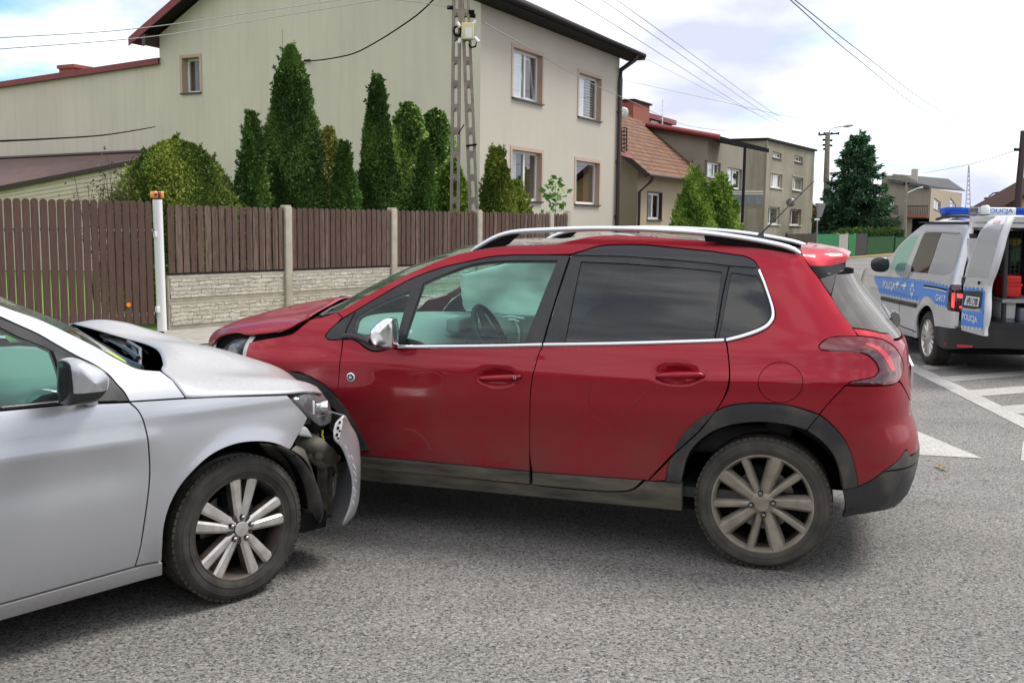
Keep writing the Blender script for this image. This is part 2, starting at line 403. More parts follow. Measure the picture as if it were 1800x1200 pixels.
def paint(name, base, dustc, zlo, zhi, dmax=0.6, metal=0.35, rough=0.3, top_dust_dull=0.25, flake=None, cr=0.02, coat=1.0):
    """Car paint under clear coat, with road dust thicker towards the sills and a dust film on the flat tops that also dulls highlights."""
    m = mat(name, base, rough, metal, 1.0); nt = m.node_tree; o = sepz(nt); b = pb(m)
    v = coords(nt, (1, 1, 1))
    dz = ramp(nt, [(0.0, 1.0), (1.0, 0.0)], mth(nt, 'DIVIDE', mth(nt, 'SUBTRACT', o[2], zlo), zhi-zlo)).outputs[0]
    big = ramp(nt, [(0.3, 0.45), (0.7, 1.15)], noise(nt, v, 3.2, 5)).outputs[0]
    fine = ramp(nt, [(0.3, 0.7), (0.7, 1.1)], noise(nt, v, 60, 3)).outputs[0]
    sm = ramp(nt, [(0.56, 1.0), (0.66, 0.55)], noise(nt, coords(nt, (1.2, 1, 3.5)), 4.5, 4)).outputs[0]
    d = mth(nt, 'MULTIPLY', mth(nt, 'MULTIPLY', mth(nt, 'MULTIPLY', dz, big), fine), mth(nt, 'MULTIPLY', sm, dmax), True)
    g = N(nt, 'ShaderNodeNewGeometry'); s = N(nt, 'ShaderNodeSeparateXYZ'); nt.links.new(g.outputs['Normal'], s.inputs[0])
    up = mth(nt, 'MULTIPLY', mth(nt, 'MULTIPLY', ramp(nt, [(0.55, 0.0), (0.98, 1.0)], s.outputs[2]).outputs[0], fine), top_dust_dull)
    d = mth(nt, 'MAXIMUM', d, up)
    nt.links.new(mixc(nt, d, base, dustc), b.inputs['Base Color'])
    nt.links.new(mth(nt, 'MULTIPLY', mth(nt, 'SUBTRACT', 1.0, d, True), metal), b.inputs['Metallic'])
    nt.links.new(mth(nt, 'SUBTRACT', coat, mth(nt, 'MULTIPLY', d, 1.1*coat), True), b.inputs['Coat Weight'])
    nt.links.new(mth(nt, 'ADD', cr, mth(nt, 'MULTIPLY', d, 0.22)), b.inputs['Coat Roughness'])
    nt.links.new(mth(nt, 'ADD', rough, mth(nt, 'MULTIPLY', d, 0.5)), b.inputs['Roughness'])
    return m
M['red'] = paint('red paint', (0.33, 0.0006, 0.015), (0.12, 0.062, 0.052), 0.22, 0.98, 0.9, metal=0.55, rough=0.38, top_dust_dull=0.26, coat=.62)
pb(M['red']).inputs['Specular IOR Level'].default_value = .25
M['silver'] = paint('silver paint', (0.48, 0.495, 0.525), (0.22, 0.19, 0.16), 0.12, 0.40, 0.9, metal=0.6, rough=0.34, top_dust_dull=0.55, cr=0.05)  # top dust raised to take the sun highlight off the bonnet
M['vansilver'] = paint('van silver paint', (0.62, 0.62, 0.64), (0.30, 0.27, 0.23), 0.15, 0.5, 0.5, metal=0.45, rough=0.35, top_dust_dull=0.0)
def glassm(name, tint, refl=1.0, rough=0.0, film=0.0, filmc=(0.5, 0.5, 0.5), ior=1.5):
    m = bpy.data.materials.new(name); m.use_nodes = True; nt = m.node_tree; nt.nodes.clear()
    o = N(nt, 'ShaderNodeOutputMaterial'); tr = N(nt, 'ShaderNodeBsdfTransparent'); tr.inputs[0].default_value = (*tint, 1)
    gl = N(nt, 'ShaderNodeBsdfGlossy'); gl.inputs['Roughness'].default_value = rough; gl.inputs[0].default_value = (refl, refl, refl, 1)
    fr = N(nt, 'ShaderNodeFresnel'); mx = N(nt, 'ShaderNodeMixShader'); ge = N(nt, 'ShaderNodeNewGeometry'); nt.links.new(mth(nt, 'ADD', mth(nt, 'MULTIPLY', ge.outputs['Backfacing'], 1/ior-ior), ior), fr.inputs[0])
    nt.links.new(fr.outputs[0], mx.inputs[0]); nt.links.new(tr.outputs[0], mx.inputs[1]); nt.links.new(gl.outputs[0], mx.inputs[2])
    last = mx.outputs[0]
    if film > 0:
        df = N(nt, 'ShaderNodeBsdfDiffuse'); df.inputs[0].default_value = (*filmc, 1); m2 = N(nt, 'ShaderNodeMixShader')
        f = mth(nt, 'MULTIPLY', ramp(nt, [(0.3, 0.55), (0.7, 1.0)], noise(nt, coords(nt), 5, 5)).outputs[0], film)
        nt.links.new(f, m2.inputs[0]); nt.links.new(last, m2.inputs[1]); nt.links.new(df.outputs[0], m2.inputs[2]); last = m2.outputs[0]
    nt.links.new(last, o.inputs[0]); return m
M['glass'] = glassm('teal tinted glass', (0.66, 0.95, 0.88), film=0.04, filmc=(0.45, 0.6, 0.55))
M['glass2'] = glassm('green tinted glass', (0.42, 0.72, 0.65), film=0.025, filmc=(0.45, 0.6, 0.55))
M['darkglass'] = glassm('dark privacy glass', (0.05, 0.055, 0.06), film=0.02, filmc=(0.2, 0.2, 0.2), ior=1.65)
M['rearglass'] = glassm('dusty rear glass', (0.05, 0.055, 0.06), film=0.55, filmc=(0.34, 0.33, 0.31))
M['wscreen'] = glassm('windscreen glass', (0.55, 0.80, 0.70), film=0.08, filmc=(0.4, 0.45, 0.38))
M['roofglass'] = glassm('dusty glass roof', (0.04, 0.04, 0.045), film=0.35, filmc=(0.4, 0.38, 0.35))
M['wglass'] = glassm('window pane', (0.93, 0.95, 0.95), ior=1.6)
M['clear'] = glassm('clear lens', (0.8, 0.83, 0.86), film=0.12, filmc=(0.6, 0.6, 0.6))
M['black'] = mat('gloss black trim', (0.014, 0.015, 0.018), 0.22, 0, 0.3)
M['frame'] = varied('dusty black window frame', (0.022, 0.024, 0.027), (0.045, 0.045, 0.045), 6, 0.32)
M['plastic'] = varied('dusty black plastic', (0.030, 0.031, 0.034), (0.115, 0.10, 0.082), 4.5, 0.55, 0.42, 0.72, 220, 0.15, 0.002)
M['sillplastic'] = varied('dirty sill plastic', (0.040, 0.040, 0.038), (0.16, 0.14, 0.105), 3.5, 0.6, 0.3, 0.7, 220, 0.15, 0.002, stretch=(1, 1, 5))
M['dark'] = mat('unlit dark', (0.008, 0.008, 0.008), 0.9, spec=0.1)
M['rubber'] = varied('tyre rubber', (0.022, 0.021, 0.020), (0.060, 0.055, 0.047), 9, 0.75, 0.35, 0.7, 90, 0.2, 0.002)
M['rubberd'] = varied('dusty tyre rubber', (0.036, 0.034, 0.030), (0.092, 0.083, 0.069), 8, 0.8, 0.3, 0.7, 90, 0.2, 0.002)
M['chrome'] = mat('chrome', (0.80, 0.80, 0.82), 0.20, 1.0)
M['alu'] = mat('satin aluminium', (0.75, 0.77, 0.80), 0.28, 0.9)
M['bronze'] = varied('dusty bronze alloy', (0.23, 0.205, 0.165), (0.36, 0.32, 0.26), 10, 0.42, metal=0.35)
M['alloy'] = varied('machined alloy', (0.66, 0.64, 0.61), (0.46, 0.43, 0.40), 14, 0.30, metal=0.6)
M['alloydark'] = varied('brown dusted alloy barrel', (0.022, 0.019, 0.017), (0.085, 0.065, 0.052), 8, 0.55, metal=0.2)
M['disc'] = mat('brake disc', (0.25, 0.25, 0.26), 0.4, 0.8)
M['cloth'] = varied('white airbag fabric', (0.72, 0.74, 0.72), (0.80, 0.82, 0.80), 6, 0.8, bscale=25, bs=0.2)
nt = M['cloth'].node_tree; tl = N(nt, 'ShaderNodeBsdfTranslucent'); tl.inputs[0].default_value = (.85, .87, .85, 1); mx_ = N(nt, 'ShaderNodeMixShader'); mx_.inputs[0].default_value = .55
nt.links.new(pb(M['cloth']).outputs[0], mx_.inputs[1]); nt.links.new(tl.outputs[0], mx_.inputs[2]); nt.links.new(mx_.outputs[0], nt.nodes['Material Output'].inputs[0])
M['inner'] = mat('interior plastic', (0.035, 0.036, 0.038), 0.6)
M['innerg'] = mat('grey interior trim', (0.30, 0.31, 0.31), 0.6)
M['seat'] = mat('seat fabric', (0.05, 0.05, 0.055), 0.85)
M['redlens'] = mat('red lamp lens', (0.16, 0.002, 0.008), 0.12, 0, 1.0)
M['redlit'] = mat('bright red lamp guide', (0.62, 0.02, 0.05), 0.15, 0, 1.0)
M['darklens'] = mat('dark red lens', (0.055, 0.004, 0.008), 0.12, 0, 1.0)
M['whitep'] = mat('white painted steel', (0.72, 0.73, 0.72), 0.5)
M['hose'] = varied('grimy engine plastic', (0.05, 0.047, 0.04), (0.16, 0.145, 0.11), 9, 0.7)
def wobble(M_, sc=1.2, st=0.06): 
    nt = M_.node_tree
# ---------------------------------------------------------------- wheels
def spoke(mb, a0, wd0, wd1, r0, r1, y0, y1, mi, sweep=0.0, th=0.03, bev=0.006, n=9, sgn=1):
    """One spoke: swept bar with bevelled shoulders, in the wheel plane, outer face towards +y*sgn."""
    G = []
    for i in range(n):
        t = i/(n-1); r = r0+(r1-r0)*t; an = a0+sweep*math.sin(t*math.pi/2); c = np.array([math.cos(an), 0, math.sin(an)]); q = np.array([-math.sin(an), 0, math.cos(an)])
        wd = wd0+(wd1-wd0)*t**1.1; y = y0+(y1-y0)*(t**1.5)
        ring = [(-wd/2-0.006, y-th), (-wd/2, y-bev), (-wd/2+bev, y), (0, y+0.0015), (wd/2-bev, y), (wd/2, y-bev), (wd/2+0.006, y-th)]
        G.append([c*r+q*a+np.array([0, b*sgn, 0]) for a, b in ring])
    mb.grid(G, mi)
def make_wheel(parent, c, side, R, rr, wd, kind, steer=0.0, rot=0.0):
    """wheel > tyre (the root mesh is the barrel), rim, hub_cap; outer face looks to +y*side."""
    b = MB(); s = side
    b.lathe([(-s*wd, rr*0.93), (-s*wd, rr), (-s*wd*0.8, rr*0.94), (-s*0.045, rr*0.90), (-s*0.012, rr*0.955), (s*0.0, rr+0.003), (-s*0.004, rr+0.008), (-s*0.014, rr+0.006)], n=72)
    b.lathe([(-s*0.10, 0.0), (-s*0.10, rr*0.62), (-s*0.112, rr*0.62), (-s*0.112, 0)], mi=1, n=48)
    b.lathe([(-s*wd, 0.0), (-s*wd*0.9, rr*0.93)], mi=2, n=32)
    if kind != 'van':      # caliper
        b.box(-0.05, 0.05, min(-s*0.06, -s*0.13), max(-s*0.06, -s*0.13), rr*0.42, rr*0.72, 2)
    w = b.build('wheel', [M['alloydark'], M['disc'], M['dark']], parent); sharp(w, 40)
    t = MB(); prof = []
    for a, r in ((0.0, rr+0.001), (0.006, rr+0.012), (0.010, rr+(R-rr)*0.35), (0.011, rr+(R-rr)*0.55), (0.007, rr+(R-rr)*0.75), (-0.004, R-0.016), (-0.016, R-0.006), (-0.03, R-0.001), (-wd/2, R), (-wd+0.03, R-0.001), (-wd+0.015, R-0.008), (-wd, R-0.05), (-wd-0.003, rr+0.03), (-wd, rr)): prof.append((a*s, r))
    t.lathe(prof, n=96)
    for k in range(3):      # shoulder grooves run round the tread
        y = -wd*(0.28+0.22*k)
        t.lathe([(s*(y+0.006), R+0.0006), (s*(y+0.005), R-0.006), (s*(y-0.005), R-0.006), (s*(y-0.006), R+0.0006)], n=96, mi=1)
    for k in range(64):     # shoulder blocks
        an = 2*math.pi*k/64; c_, s_ = math.cos(an), math.sin(an)
        t.obox((c_*(R-0.0055), s*-0.022, s_*(R-0.0055)), [(c_, 0, s_), (0, 1, 0), (-s_, 0, c_)], (0.0055, 0.012, R*0.036))
    for rad in (rr+(R-rr)*0.30, rr+(R-rr)*0.62):
        t.lathe([(s*0.0095, rad-0.002), (s*0.0125, rad), (s*0.0095, rad+0.002)], n=72)
    ty = t.build('tyre', [M['rubberd'] if kind == 'red' else M['rubber'], M['dark']], w)
    r = MB(); r1 = rr*0.985
    if kind == 'red':
        for k in range(5):
            a = R_(102+72*k)
            spoke(r, a, 0.040, 0.062, 0.028, r1, -0.012, 0.000, 0, sweep=R_(3)*s, sgn=s, th=0.045, bev=.010); spoke(r, a, 0.050, 0.074, 0.028, r1, -0.026, -0.016, 0, sweep=R_(3)*s, sgn=s, th=0.03)
            spoke(r, a+R_(33), 0.028, 0.034, 0.035, r1, -0.014, -0.004, 0, sweep=R_(3), sgn=s, th=0.04, bev=.006)
        r.lathe([(s*-0.045, 0.060), (s*-0.016, 0.058), (s*-0.010, 0.050), (s*-0.004, 0.035), (s*-0.002, 0.0)], n=40)
        nb, br = 4, 0.052
    elif kind == 'silver':
        for k in range(5):
            a = R_(83+72*k)
            for d in (-1, 1): 
                spoke(r, a+R_(13.5)*d, 0.024, 0.042, 0.035, r1, -0.002, -0.002, 0, sweep=R_(-2.0)*d, sgn=s, th=0.008, bev=0.004)
                spoke(r, a+R_(13.5)*d, 0.030, 0.050, 0.03, r1, -0.010, -0.010, 1, sweep=R_(-2.0)*d, sgn=s, th=0.035)
        r.lathe([(s*-0.035, 0.07), (s*-0.008, 0.066), (s*-0.004, 0.05), (s*-0.003, 0.0)], n=40, mi=1)
        nb, br = 5, 0.050
    else:
        for k in range(7):
            for d in (-1, 1): spoke(r, R_(90+360/7*k)+R_(9)*d, 0.030, 0.022, 0.04, r1, 0.0, -0.004, 0, sweep=R_(5)*d, sgn=s, th=0.02)
        r.lathe([(s*-0.03, 0.075), (s*0.0, 0.07), (s*0.004, 0.03), (s*0.004, 0.0)], n=32)
        nb, br = 0, 0
    r.lathe([(s*-0.05, rr*0.90), (s*-0.03, rr*0.925), (s*-0.008, rr*0.955), (s*0.001, rr*0.985), (s*0.001, rr+0.003), (s*-0.004, rr+0.008)], n=72, mi=1 if kind == 'silver' else 0)
    ri = r.build('rim', [M['bronze'] if kind == 'red' else M['alloy'], M['alloydark']], w); sharp(ri, 35)
    bo = MB()
    for k in range(nb):
        an = R_({'red': 80, 'silver': 83-0}[kind]+360/nb*k); c_, s_ = math.cos(an)*br, math.sin(an)*br
        bo.lathe([(s*-0.01, 0.0125), (s*0.004, 0.0125)], (c_, 0, s_), n=16, mi=1)
        bo.lathe([(s*-0.01, 0.0095), (s*0.009, 0.0095), (s*0.012, 0.006), (s*0.013, 0)], (c_, 0, s_), n=6, mi=0, sm=False)
    bo.lathe([(s*0.0, 0.033), (s*0.006, 0.033), (s*0.0075, 0.030), (s*0.0085, 0.0)], n=32, mi=2, sm=False)
    bo.build('hub_cap', [M['disc'], M['dark'], M['bronze'] if kind == 'red' else M['alloy']], w)
    w.location = c; w.rotation_euler = (0, rot, steer)
    return w
def wheel_well(mb, x, z, r, side, y0, y1, mi=0):
    an = np.linspace(R_(0), R_(180), 26); A = [(x+r*math.cos(a), z+r*math.sin(a)) for a in an]
    mb.grid([[(p[0], side*y0, p[1]) for p in A], [(p[0], side*y1, p[1]) for p in A], [(x, side*y1, z) for p in A]], mi)
def circle(x, z, r, n=48, a0=0, a1=360): return np.array([(x+r*math.cos(R_(a0+(a1-a0)*i/(n if a1-a0 >= 360 else n-1))), z+r*math.sin(R_(a0+(a1-a0)*i/(n if a1-a0 >= 360 else n-1)))) for i in range(n)])
def car_core(sh, parent, wheels, zlo, ztop, side_in=0.035, floor=0.45, smax=None):
    """Dark inner body behind the skin: sides with wheel wells, bulkheads and a cabin floor."""
    lo, hi = sh.send()
    if smax: hi = smax
    mb = MB()
    for s in (-1, 1):
        xr_ = min(w_[0] for w_ in wheels)-.355
        P = np.array([(lo, .47), (xr_, .47), (xr_, zlo), (hi, zlo), (hi, ztop(hi)-0.02)]+[(x, ztop(x)-0.02) for x in np.linspace(hi-0.05, lo+0.05, 24)]+[(lo, ztop(lo)-0.02)])
        vo, F = tri2d(P, [circle(x, z, r) for x, z, r in wheels], 0.07)
        V = sh.pt(vo[:, 0], vo[:, 1], np.full(len(vo), -side_in), s); V[:, 1] = np.where(V[:, 1]*s < 0.002, 0.002*s, V[:, 1])
        mb.add(V, F)
        for x, z, r in wheels: wheel_well(mb, x, z, r, s, 0.80, 0.42)
    o = mb.build('inner_body', M['dark'], parent)
    return o
def seat(parent, x, y, z=0.42, m=None, recl=0.28):
    mb = MB(); bm = bmesh.new()
    def cush(cx, cy, cz, sx, sy, sz, rx):
        b = bmesh.new(); bmesh.ops.create_cube(b, size=1); bmesh.ops.subdivide_edges(b, edges=b.edges[:], cuts=3, use_grid_fill=True)
        for v in b.verts:
            p = v.co*2; q = max(abs(p.x), abs(p.y), abs(p.z)); L2 = (abs(p.x)**5+abs(p.y)**5+abs(p.z)**5)**0.2; v.co = v.co*(q/L2)
        bmesh.ops.scale(b, vec=(sx, sy, sz), verts=b.verts); bmesh.ops.rotate(b, matrix=Matrix.Rotation(rx, 3, 'Y'), verts=b.verts); bmesh.ops.translate(b, vec=(cx, cy, cz), verts=b.verts); mb.bm(b, 0, True)
    cush(x, y, z, 0.52, 0.5, 0.18, 0.1); cush(x-0.32, y, z+0.34, 0.16, 0.5, 0.68, -recl); cush(x-0.46, y, z+0.76, 0.10, 0.26, 0.19, -recl)
    bm.free(); return mb.build('seat', m or M['seat'], parent)
def steering_wheel(parent, x, y, z, r=0.18, tilt=0.45):
    mb = MB(); ax = np.array([-math.cos(tilt), 0, math.sin(tilt)]); u = np.array([0, 1.0, 0]); v = np.cross(ax, u)
    c = np.array([x, y, z]); pts = [c+(u*math.cos(a)+v*math.sin(a))*r for a in np.linspace(0, 2*math.pi, 33)]
    mb.tube(pts, 0.016, 8, cap=False)
    for a in (0, math.pi, -math.pi/2): mb.tube([c, c+(u*math.cos(a)+v*math.sin(a))*r], [0.028, 0.016], 6)
    mb.tube([c-ax*0.03, c+ax*0.025], [0.065, 0.055], 16); mb.tube([c, c-ax*0.3], 0.03, 8)
    return mb.build('steering_wheel', M['inner'], parent)
def handle(parent_l, P0, P1, sh, side, m, recess=True):
    """door handle: a bowed bar standing off the skin with a cup behind; P0, P1 in (s, z)."""
    n = 14; G = []
    for i in range(n):
        t = i/(n-1); s_, z_ = P0[0]+(P1[0]-P0[0])*t, P0[1]+(P1[1]-P0[1])*t
        o = 0.008+0.030*math.sin(math.pi*min(max(t*1.02, 0), 1))**0.35; h = 0.013-0.004*abs(2*t-1)**3
        G.append([sh.pt(np.array([s_]), np.array([z_+a*h]), np.array([o+b]), side)[0] for a, b in ((-1, -0.016), (-1.1, -0.006), (-0.6, 0.003), (0, 0.006), (0.6, 0.004), (1.1, -0.006), (1, -0.016), (0, -0.018))])
    mb = MB().grid(G, closed=True); mb.add(G[0], [list(range(8))]); mb.add(G[-1], [list(range(8))[::-1]])
    h_ = fixn(mb.build('door_handle', m, parent_l)); return h_
def mirror_shell(parent, c, size, mats, side, yaw=0.0, split=-0.25):
    """wing mirror: rounded cap over a dark foot and arm; c local centre; size half extents (x, y, z)."""
    mb = MB(); sx, sy, sz = size; nu, nv = 28, 18; G = []
    for i in range(nv):
        ph = -math.pi/2+math.pi*i/(nv-1); row = []
        for j in range(nu):
            th = 2*math.pi*j/nu; cx = math.cos(ph)*math.cos(th); cy = math.cos(ph)*math.sin(th); cz = math.sin(ph)
            e = lambda a, k: math.copysign(abs(a)**k, a)
            x = e(cx, 0.75)*sx*(1.0 if cx > 0 else 0.55); y = e(cy, 0.7)*sy*(1-0.12*max(0, cx)); z = e(cz, 0.75)*sz*(1-0.22*max(0, cx)-0.10*(cy*side > 0)*abs(cy))
            row.append((x, y, z))
        G.append(row)
    G = np.array(G); cy_, sy_ = math.cos(yaw), math.sin(yaw)
    G = np.stack([G[..., 0]*cy_-G[..., 1]*sy_, G[..., 0]*sy_+G[..., 1]*cy_, G[..., 2]], -1)+np.array(c)
    k = int(nv*(0.5+split*0.5)) 
    a = MB().grid(G[:k+1], closed=True); b = MB().grid(G[k:], closed=True)
    o = fixn(a.build('mirror', mats[1], parent)); cap = fixn(b.build('mirror_cap', mats[0], o))
    return o
def text_geo(s, bold=0.0, spacing=1.0):
    cu = bpy.data.curves.new('lettering', 'FONT'); cu.body = s; cu.size = 1.0; cu.offset = bold; cu.space_character = spacing; cu.resolution_u = 3
    o = bpy.data.objects.new('lettering', cu); col.objects.link(o); bpy.context.view_layer.update()
    me = bpy.data.meshes.new_from_object(o.evaluated_get(bpy.context.evaluated_depsgraph_get()))
    V = np.array([v.co[:2] for v in me.vertices]); F = [list(p.vertices) for p in me.polygons]
    bpy.data.objects.remove(o); bpy.data.meshes.remove(me); bpy.data.curves.remove(cu)
    lo, hi = V.min(0), V.max(0); return (V-lo)/(hi-lo), F
def text_on(mb, s, quad, fn, mi=0, bold=0.0, spacing=1.0):
    """lettering stretched into a quad (bottom-left, bottom-right, top-right, top-left), fn maps 2D -> 3D."""
    V, F = text_geo(s, bold, spacing); q = [np.array(p, float) for p in quad]
    P = [(q[0]*(1-a)+q[1]*a)*(1-b)+(q[3]*(1-a)+q[2]*a)*b for a, b in V]
    mb.add([fn(p) for p in P], F, mi); return mb
def skin_fn(sh, side, off): return lambda p: sh.pt(np.array([p[0]]), np.array([p[1]]), off, side)[0]
def checks(mb, sk, top, bot, n, fn, mi=0, duty=0.5):
    """a row of small squares between two traced lines in (s, z)."""
    T, B = spl([(p[0], p[1], 0) for p in top], n*2+1), spl([(p[0], p[1], 0) for p in bot], n*2+1)
    for k in range(0, n*2, 2): mb.add([fn(T[k]), fn(T[k+1]), fn(B[k+1]), fn(B[k])], [(0, 1, 2, 3)], mi)
def pillow(name, fr, trace, y0, dout, din, mats, parent, side, zsplit=None, outer=0.55, dx=0.0, tilt=0.0):
    """a rounded body whose outline was traced at distance y0: domed outwards and towards the car."""
    P = crv([tuple(fr.at(p[0], p[1], y=y0*side)[[0, 2]])+((1,) if len(p) > 2 else ()) for p in trace], 4); c = P.mean(0)
    rings = []
    for t in np.linspace(-1, 1, 15):
        k = (1-abs(t)**2.6)**(1/2.6) if abs(t) < 1 else 0.0; k = max(k, 0.02)
        y = y0+(dout*t if t > 0 else din*t)
        rings.append([(c[0]+(p[0]-c[0])*k+dx*t, y*1.0, c[1]+(p[1]-c[1])*k) for p in P])
    G = np.array(rings); G[..., 1] *= side
    return P, G
def mirror_from(fr, trace, y0, dout, din, mats, parent, side, hand, low, rimx=None):
    """wing mirror built from its traced outline; hand=-1 mirrors it to the other flank."""
    P, G = pillow('', fr, trace, y0, dout, din, mats, None, side)
    if hand < 0: G = G*np.array([1, -1, 1])
    m_ = MB().grid(G, closed=True); o0 = fixn(m_.build('mirror', mats[1], parent)); bm = bmesh.new(); bm.from_mesh(o0.data); bmesh.ops.remove_doubles(bm, verts=bm.verts, dist=1e-5)
    for co, no in low: bmesh.ops.bisect_plane(bm, geom=bm.verts[:]+bm.edges[:]+bm.faces[:], plane_co=co, plane_no=no, dist=1e-5)
    isl = lambda f: any((f.calc_center_median()-Vector(co)).dot(Vector(no)) < 0 for co, no in low)
    b2 = bm.copy(); bmesh.ops.delete(bm, geom=[f for f in bm.faces if not isl(f)], context='FACES'); bmesh.ops.delete(b2, geom=[f for f in b2.faces if isl(f)], context='FACES')
    bm.to_mesh(o0.data); bm.free(); me = bpy.data.meshes.new('mirror_cap'); b2.to_mesh(me); b2.free(); link('mirror_cap', me, mats[0], o0); return o0
# ---------------------------------------------------------------- the red crossover
RF = Frame((1.441, 5.487, 0), 162)
A_crease = cubic([-0.8, -0.2, 0.3, 0.9, 1.5, 2.0, 2.4, 2.9], [0.012, 0.012, 0.010, 0.006, 0.005, 0.008, 0.013, 0.012])
def red_extra(X, Z):
    A = A_crease(X)
    r = A*np.exp(-((Z-0.895-0.02*np.tanh((0.3-X)*3))/0.045)**2)
    dent = np.where(X > 1.8, (np.clip((X-1.8)*2.2, 0, 1)**2)*0.010*np.sin((X*5.2+Z*9.0))*np.exp(-((X-2.35)/0.35)**2-((Z-0.84)/0.10)**2), 0)
    return r-0.010*np.exp(-((Z-0.60)/0.12)**2)+dent
RS = Shell(0.3, 2.3,
  [(0.15, -0.50), (0.215, -0.59), (0.285, -0.63), (0.32, -0.663), (0.373, -0.688), (0.456, -0.707), (0.512, -0.712), (0.58, -0.708), (0.63, -0.698), (0.72, -0.666), (0.807, -0.662), (0.916, -0.649), (1.012, -0.639), (1.066, -0.625), (1.115, -0.59), (1.167, -0.543), (1.22, -0.497), (1.30, -0.428), (1.467, -0.335), (1.56, -0.29)],
  [(0.15, 3.15), (0.4, 3.30), (0.7, 3.36), (0.85, 3.30), (1.0, 3.05), (1.2, 2.85), (1.56, 2.6)],
  [(0.15, 0.80), (0.20, 0.815), (0.26, 0.835), (0.33, 0.853), (0.45, 0.862), (0.60, 0.872), (0.72, 0.876), (0.80, 0.873), (0.90, 0.862), (0.98, 0.848), (1.03, 0.836), (1.09, 0.815), (1.2, 0.768), (1.3, 0.723), (1.4, 0.672), (1.47, 0.630), (1.52, 0.590), (1.57, 0.540), (1.62, 0.5)],
  nr=4.2, nf=3.0, extra=red_extra)
RK = Skin(RF, RS, 1); rl = RK.line
RLO, RHI = RS.send(); RLO -= 0.0025; RHI += 0.0025
red = empty('crossover_car', RF, 'red crossover car with dusty doors and buckled bonnet, struck by the silver car', 'car')
B_TOP, B_BELT, B_RED, B_MOLD, B_LOW = (1003, 449), (954, 606), (948, 619), (931, 828), (932, 850)
seamB = [C(954, 609), (948, 619), (942, 640), (936, 662), (932.5, 690), (931, 795), C(931.5, 828)]
rdoor_rear = [C(1276, 600), (1281, 635), (1281.5, 666), (1274, 695), (1258, 722.5), (1230, 755), (1186, 794.5), C(1139, 844)]
trim_r_out_door = [(1247.6, 725), (1225, 738), (1205, 756.5), (1191, 776), (1182.5, 796)]
tip = [(571, 591), (573, 595), (579, 597), (602, 597), (620, 597), (630, 602), (643, 612), (655, 617), (670, 617), C(684, 613)]
P_fdoor = [C(603, 597), (620, 597), (630, 602), (643, 612), (655, 617), (670, 617), C(684, 613), C(697, 613)]+seamB+[C(633, 800.5), C(622, 799), L(2.13, 0.405), (606, 745), (596, 715), (594, 680), (597, 640)]
P_fmold = [C(633, 800.5), C(931.5, 828), C(932, 849.5), C(632, 820.5)]
P_rdoor = [C(955, 609), C(1100, 606.5), C(1200, 603.5)]+rdoor_rear+[C(935.5, 829)]+seamB[::-1][1:-1]
P_rmold = [C(936, 829), C(1130, 843.5), (1115.5, 856), (1098, 861), (1062, 861), (991, 855.5), C(936.5, 849.8)]
P_dtrim = [C(1258, 722)]+trim_r_out_door+[C(1181, 799), (1200, 783), (1230, 755)]
P_sill = [C(620, 818), C(932, 851), (991, 857.5), (1062, 863), (1098, 863), (1117, 858), C(1133, 845), C(1170, 846), C(1199, 847.5), C(1199, 897), C(632, 843), C(618, 841)]
top_edge = [C(602, 557), (592, 549), C(592, 548), (610, 539.5), (640, 521.5), (677, 501.5), (710, 484.5), (745, 469), (768, 459.5), (792, 450.5), (811, 445), (842.5, 439), (874, 434), (905, 431), (947, 430), (978, 428), (1009, 421.5), (1040, 415), (1072, 413), (1130, 414), (1162, 416.5), (1240, 422.5), (1287, 429), (1350, 438), (1398, 446), C(1411, 448)]
hatch_seam = [(1422.5, 467.5), (1439, 489), (1460, 520), (1477, 547.5), (1497.5, 575), C(1508, 591)]
lamp_in = [(1467.5, 592), (1450, 597.5), (1440, 607), (1440.5, 612.5), (1448, 615.5), (1500, 618), (1515, 620), (1527.5, 626), (1539, 637.5), (1544, 650), (1539, 660), (1525, 665), (1505, 669), (1495, 671), C(1487, 676)]
arch_out = [(1454, 736), (1440, 728), (1423, 722), (1395, 714), (1361, 709), (1337, 708), (1316, 708), (1282, 712.6), C(1259, 721)]
surr_top = [(602, 559), (623, 547), (677, 515), (727, 488), (777, 470), (822, 459.6), (863, 451), (905, 448), (957, 447.5), C(1003, 447), (1030, 439), (1051, 432.5), (1082, 430), (1130, 430), (1162, 433), (1225, 439), (1287.5, 447), (1308, 450), (1325, 458), (1335, 472), (1346, 497), (1358, 530), (1363, 553), (1356, 570), (1340, 582.5), (1308, 594), C(1277, 601.5)]
P_side = [top_edge[2]]+top_edge[3:]+hatch_seam+lamp_in+[C(1483, 680), (1454, 711), C(1440, 728)]+arch_out[2:]+[(1270, 704), (1281, 680), (1283, 655), (1281, 630), C(1277.5, 601.5)]+surr_top[::-1][1:]+[C(602, 557.5)]
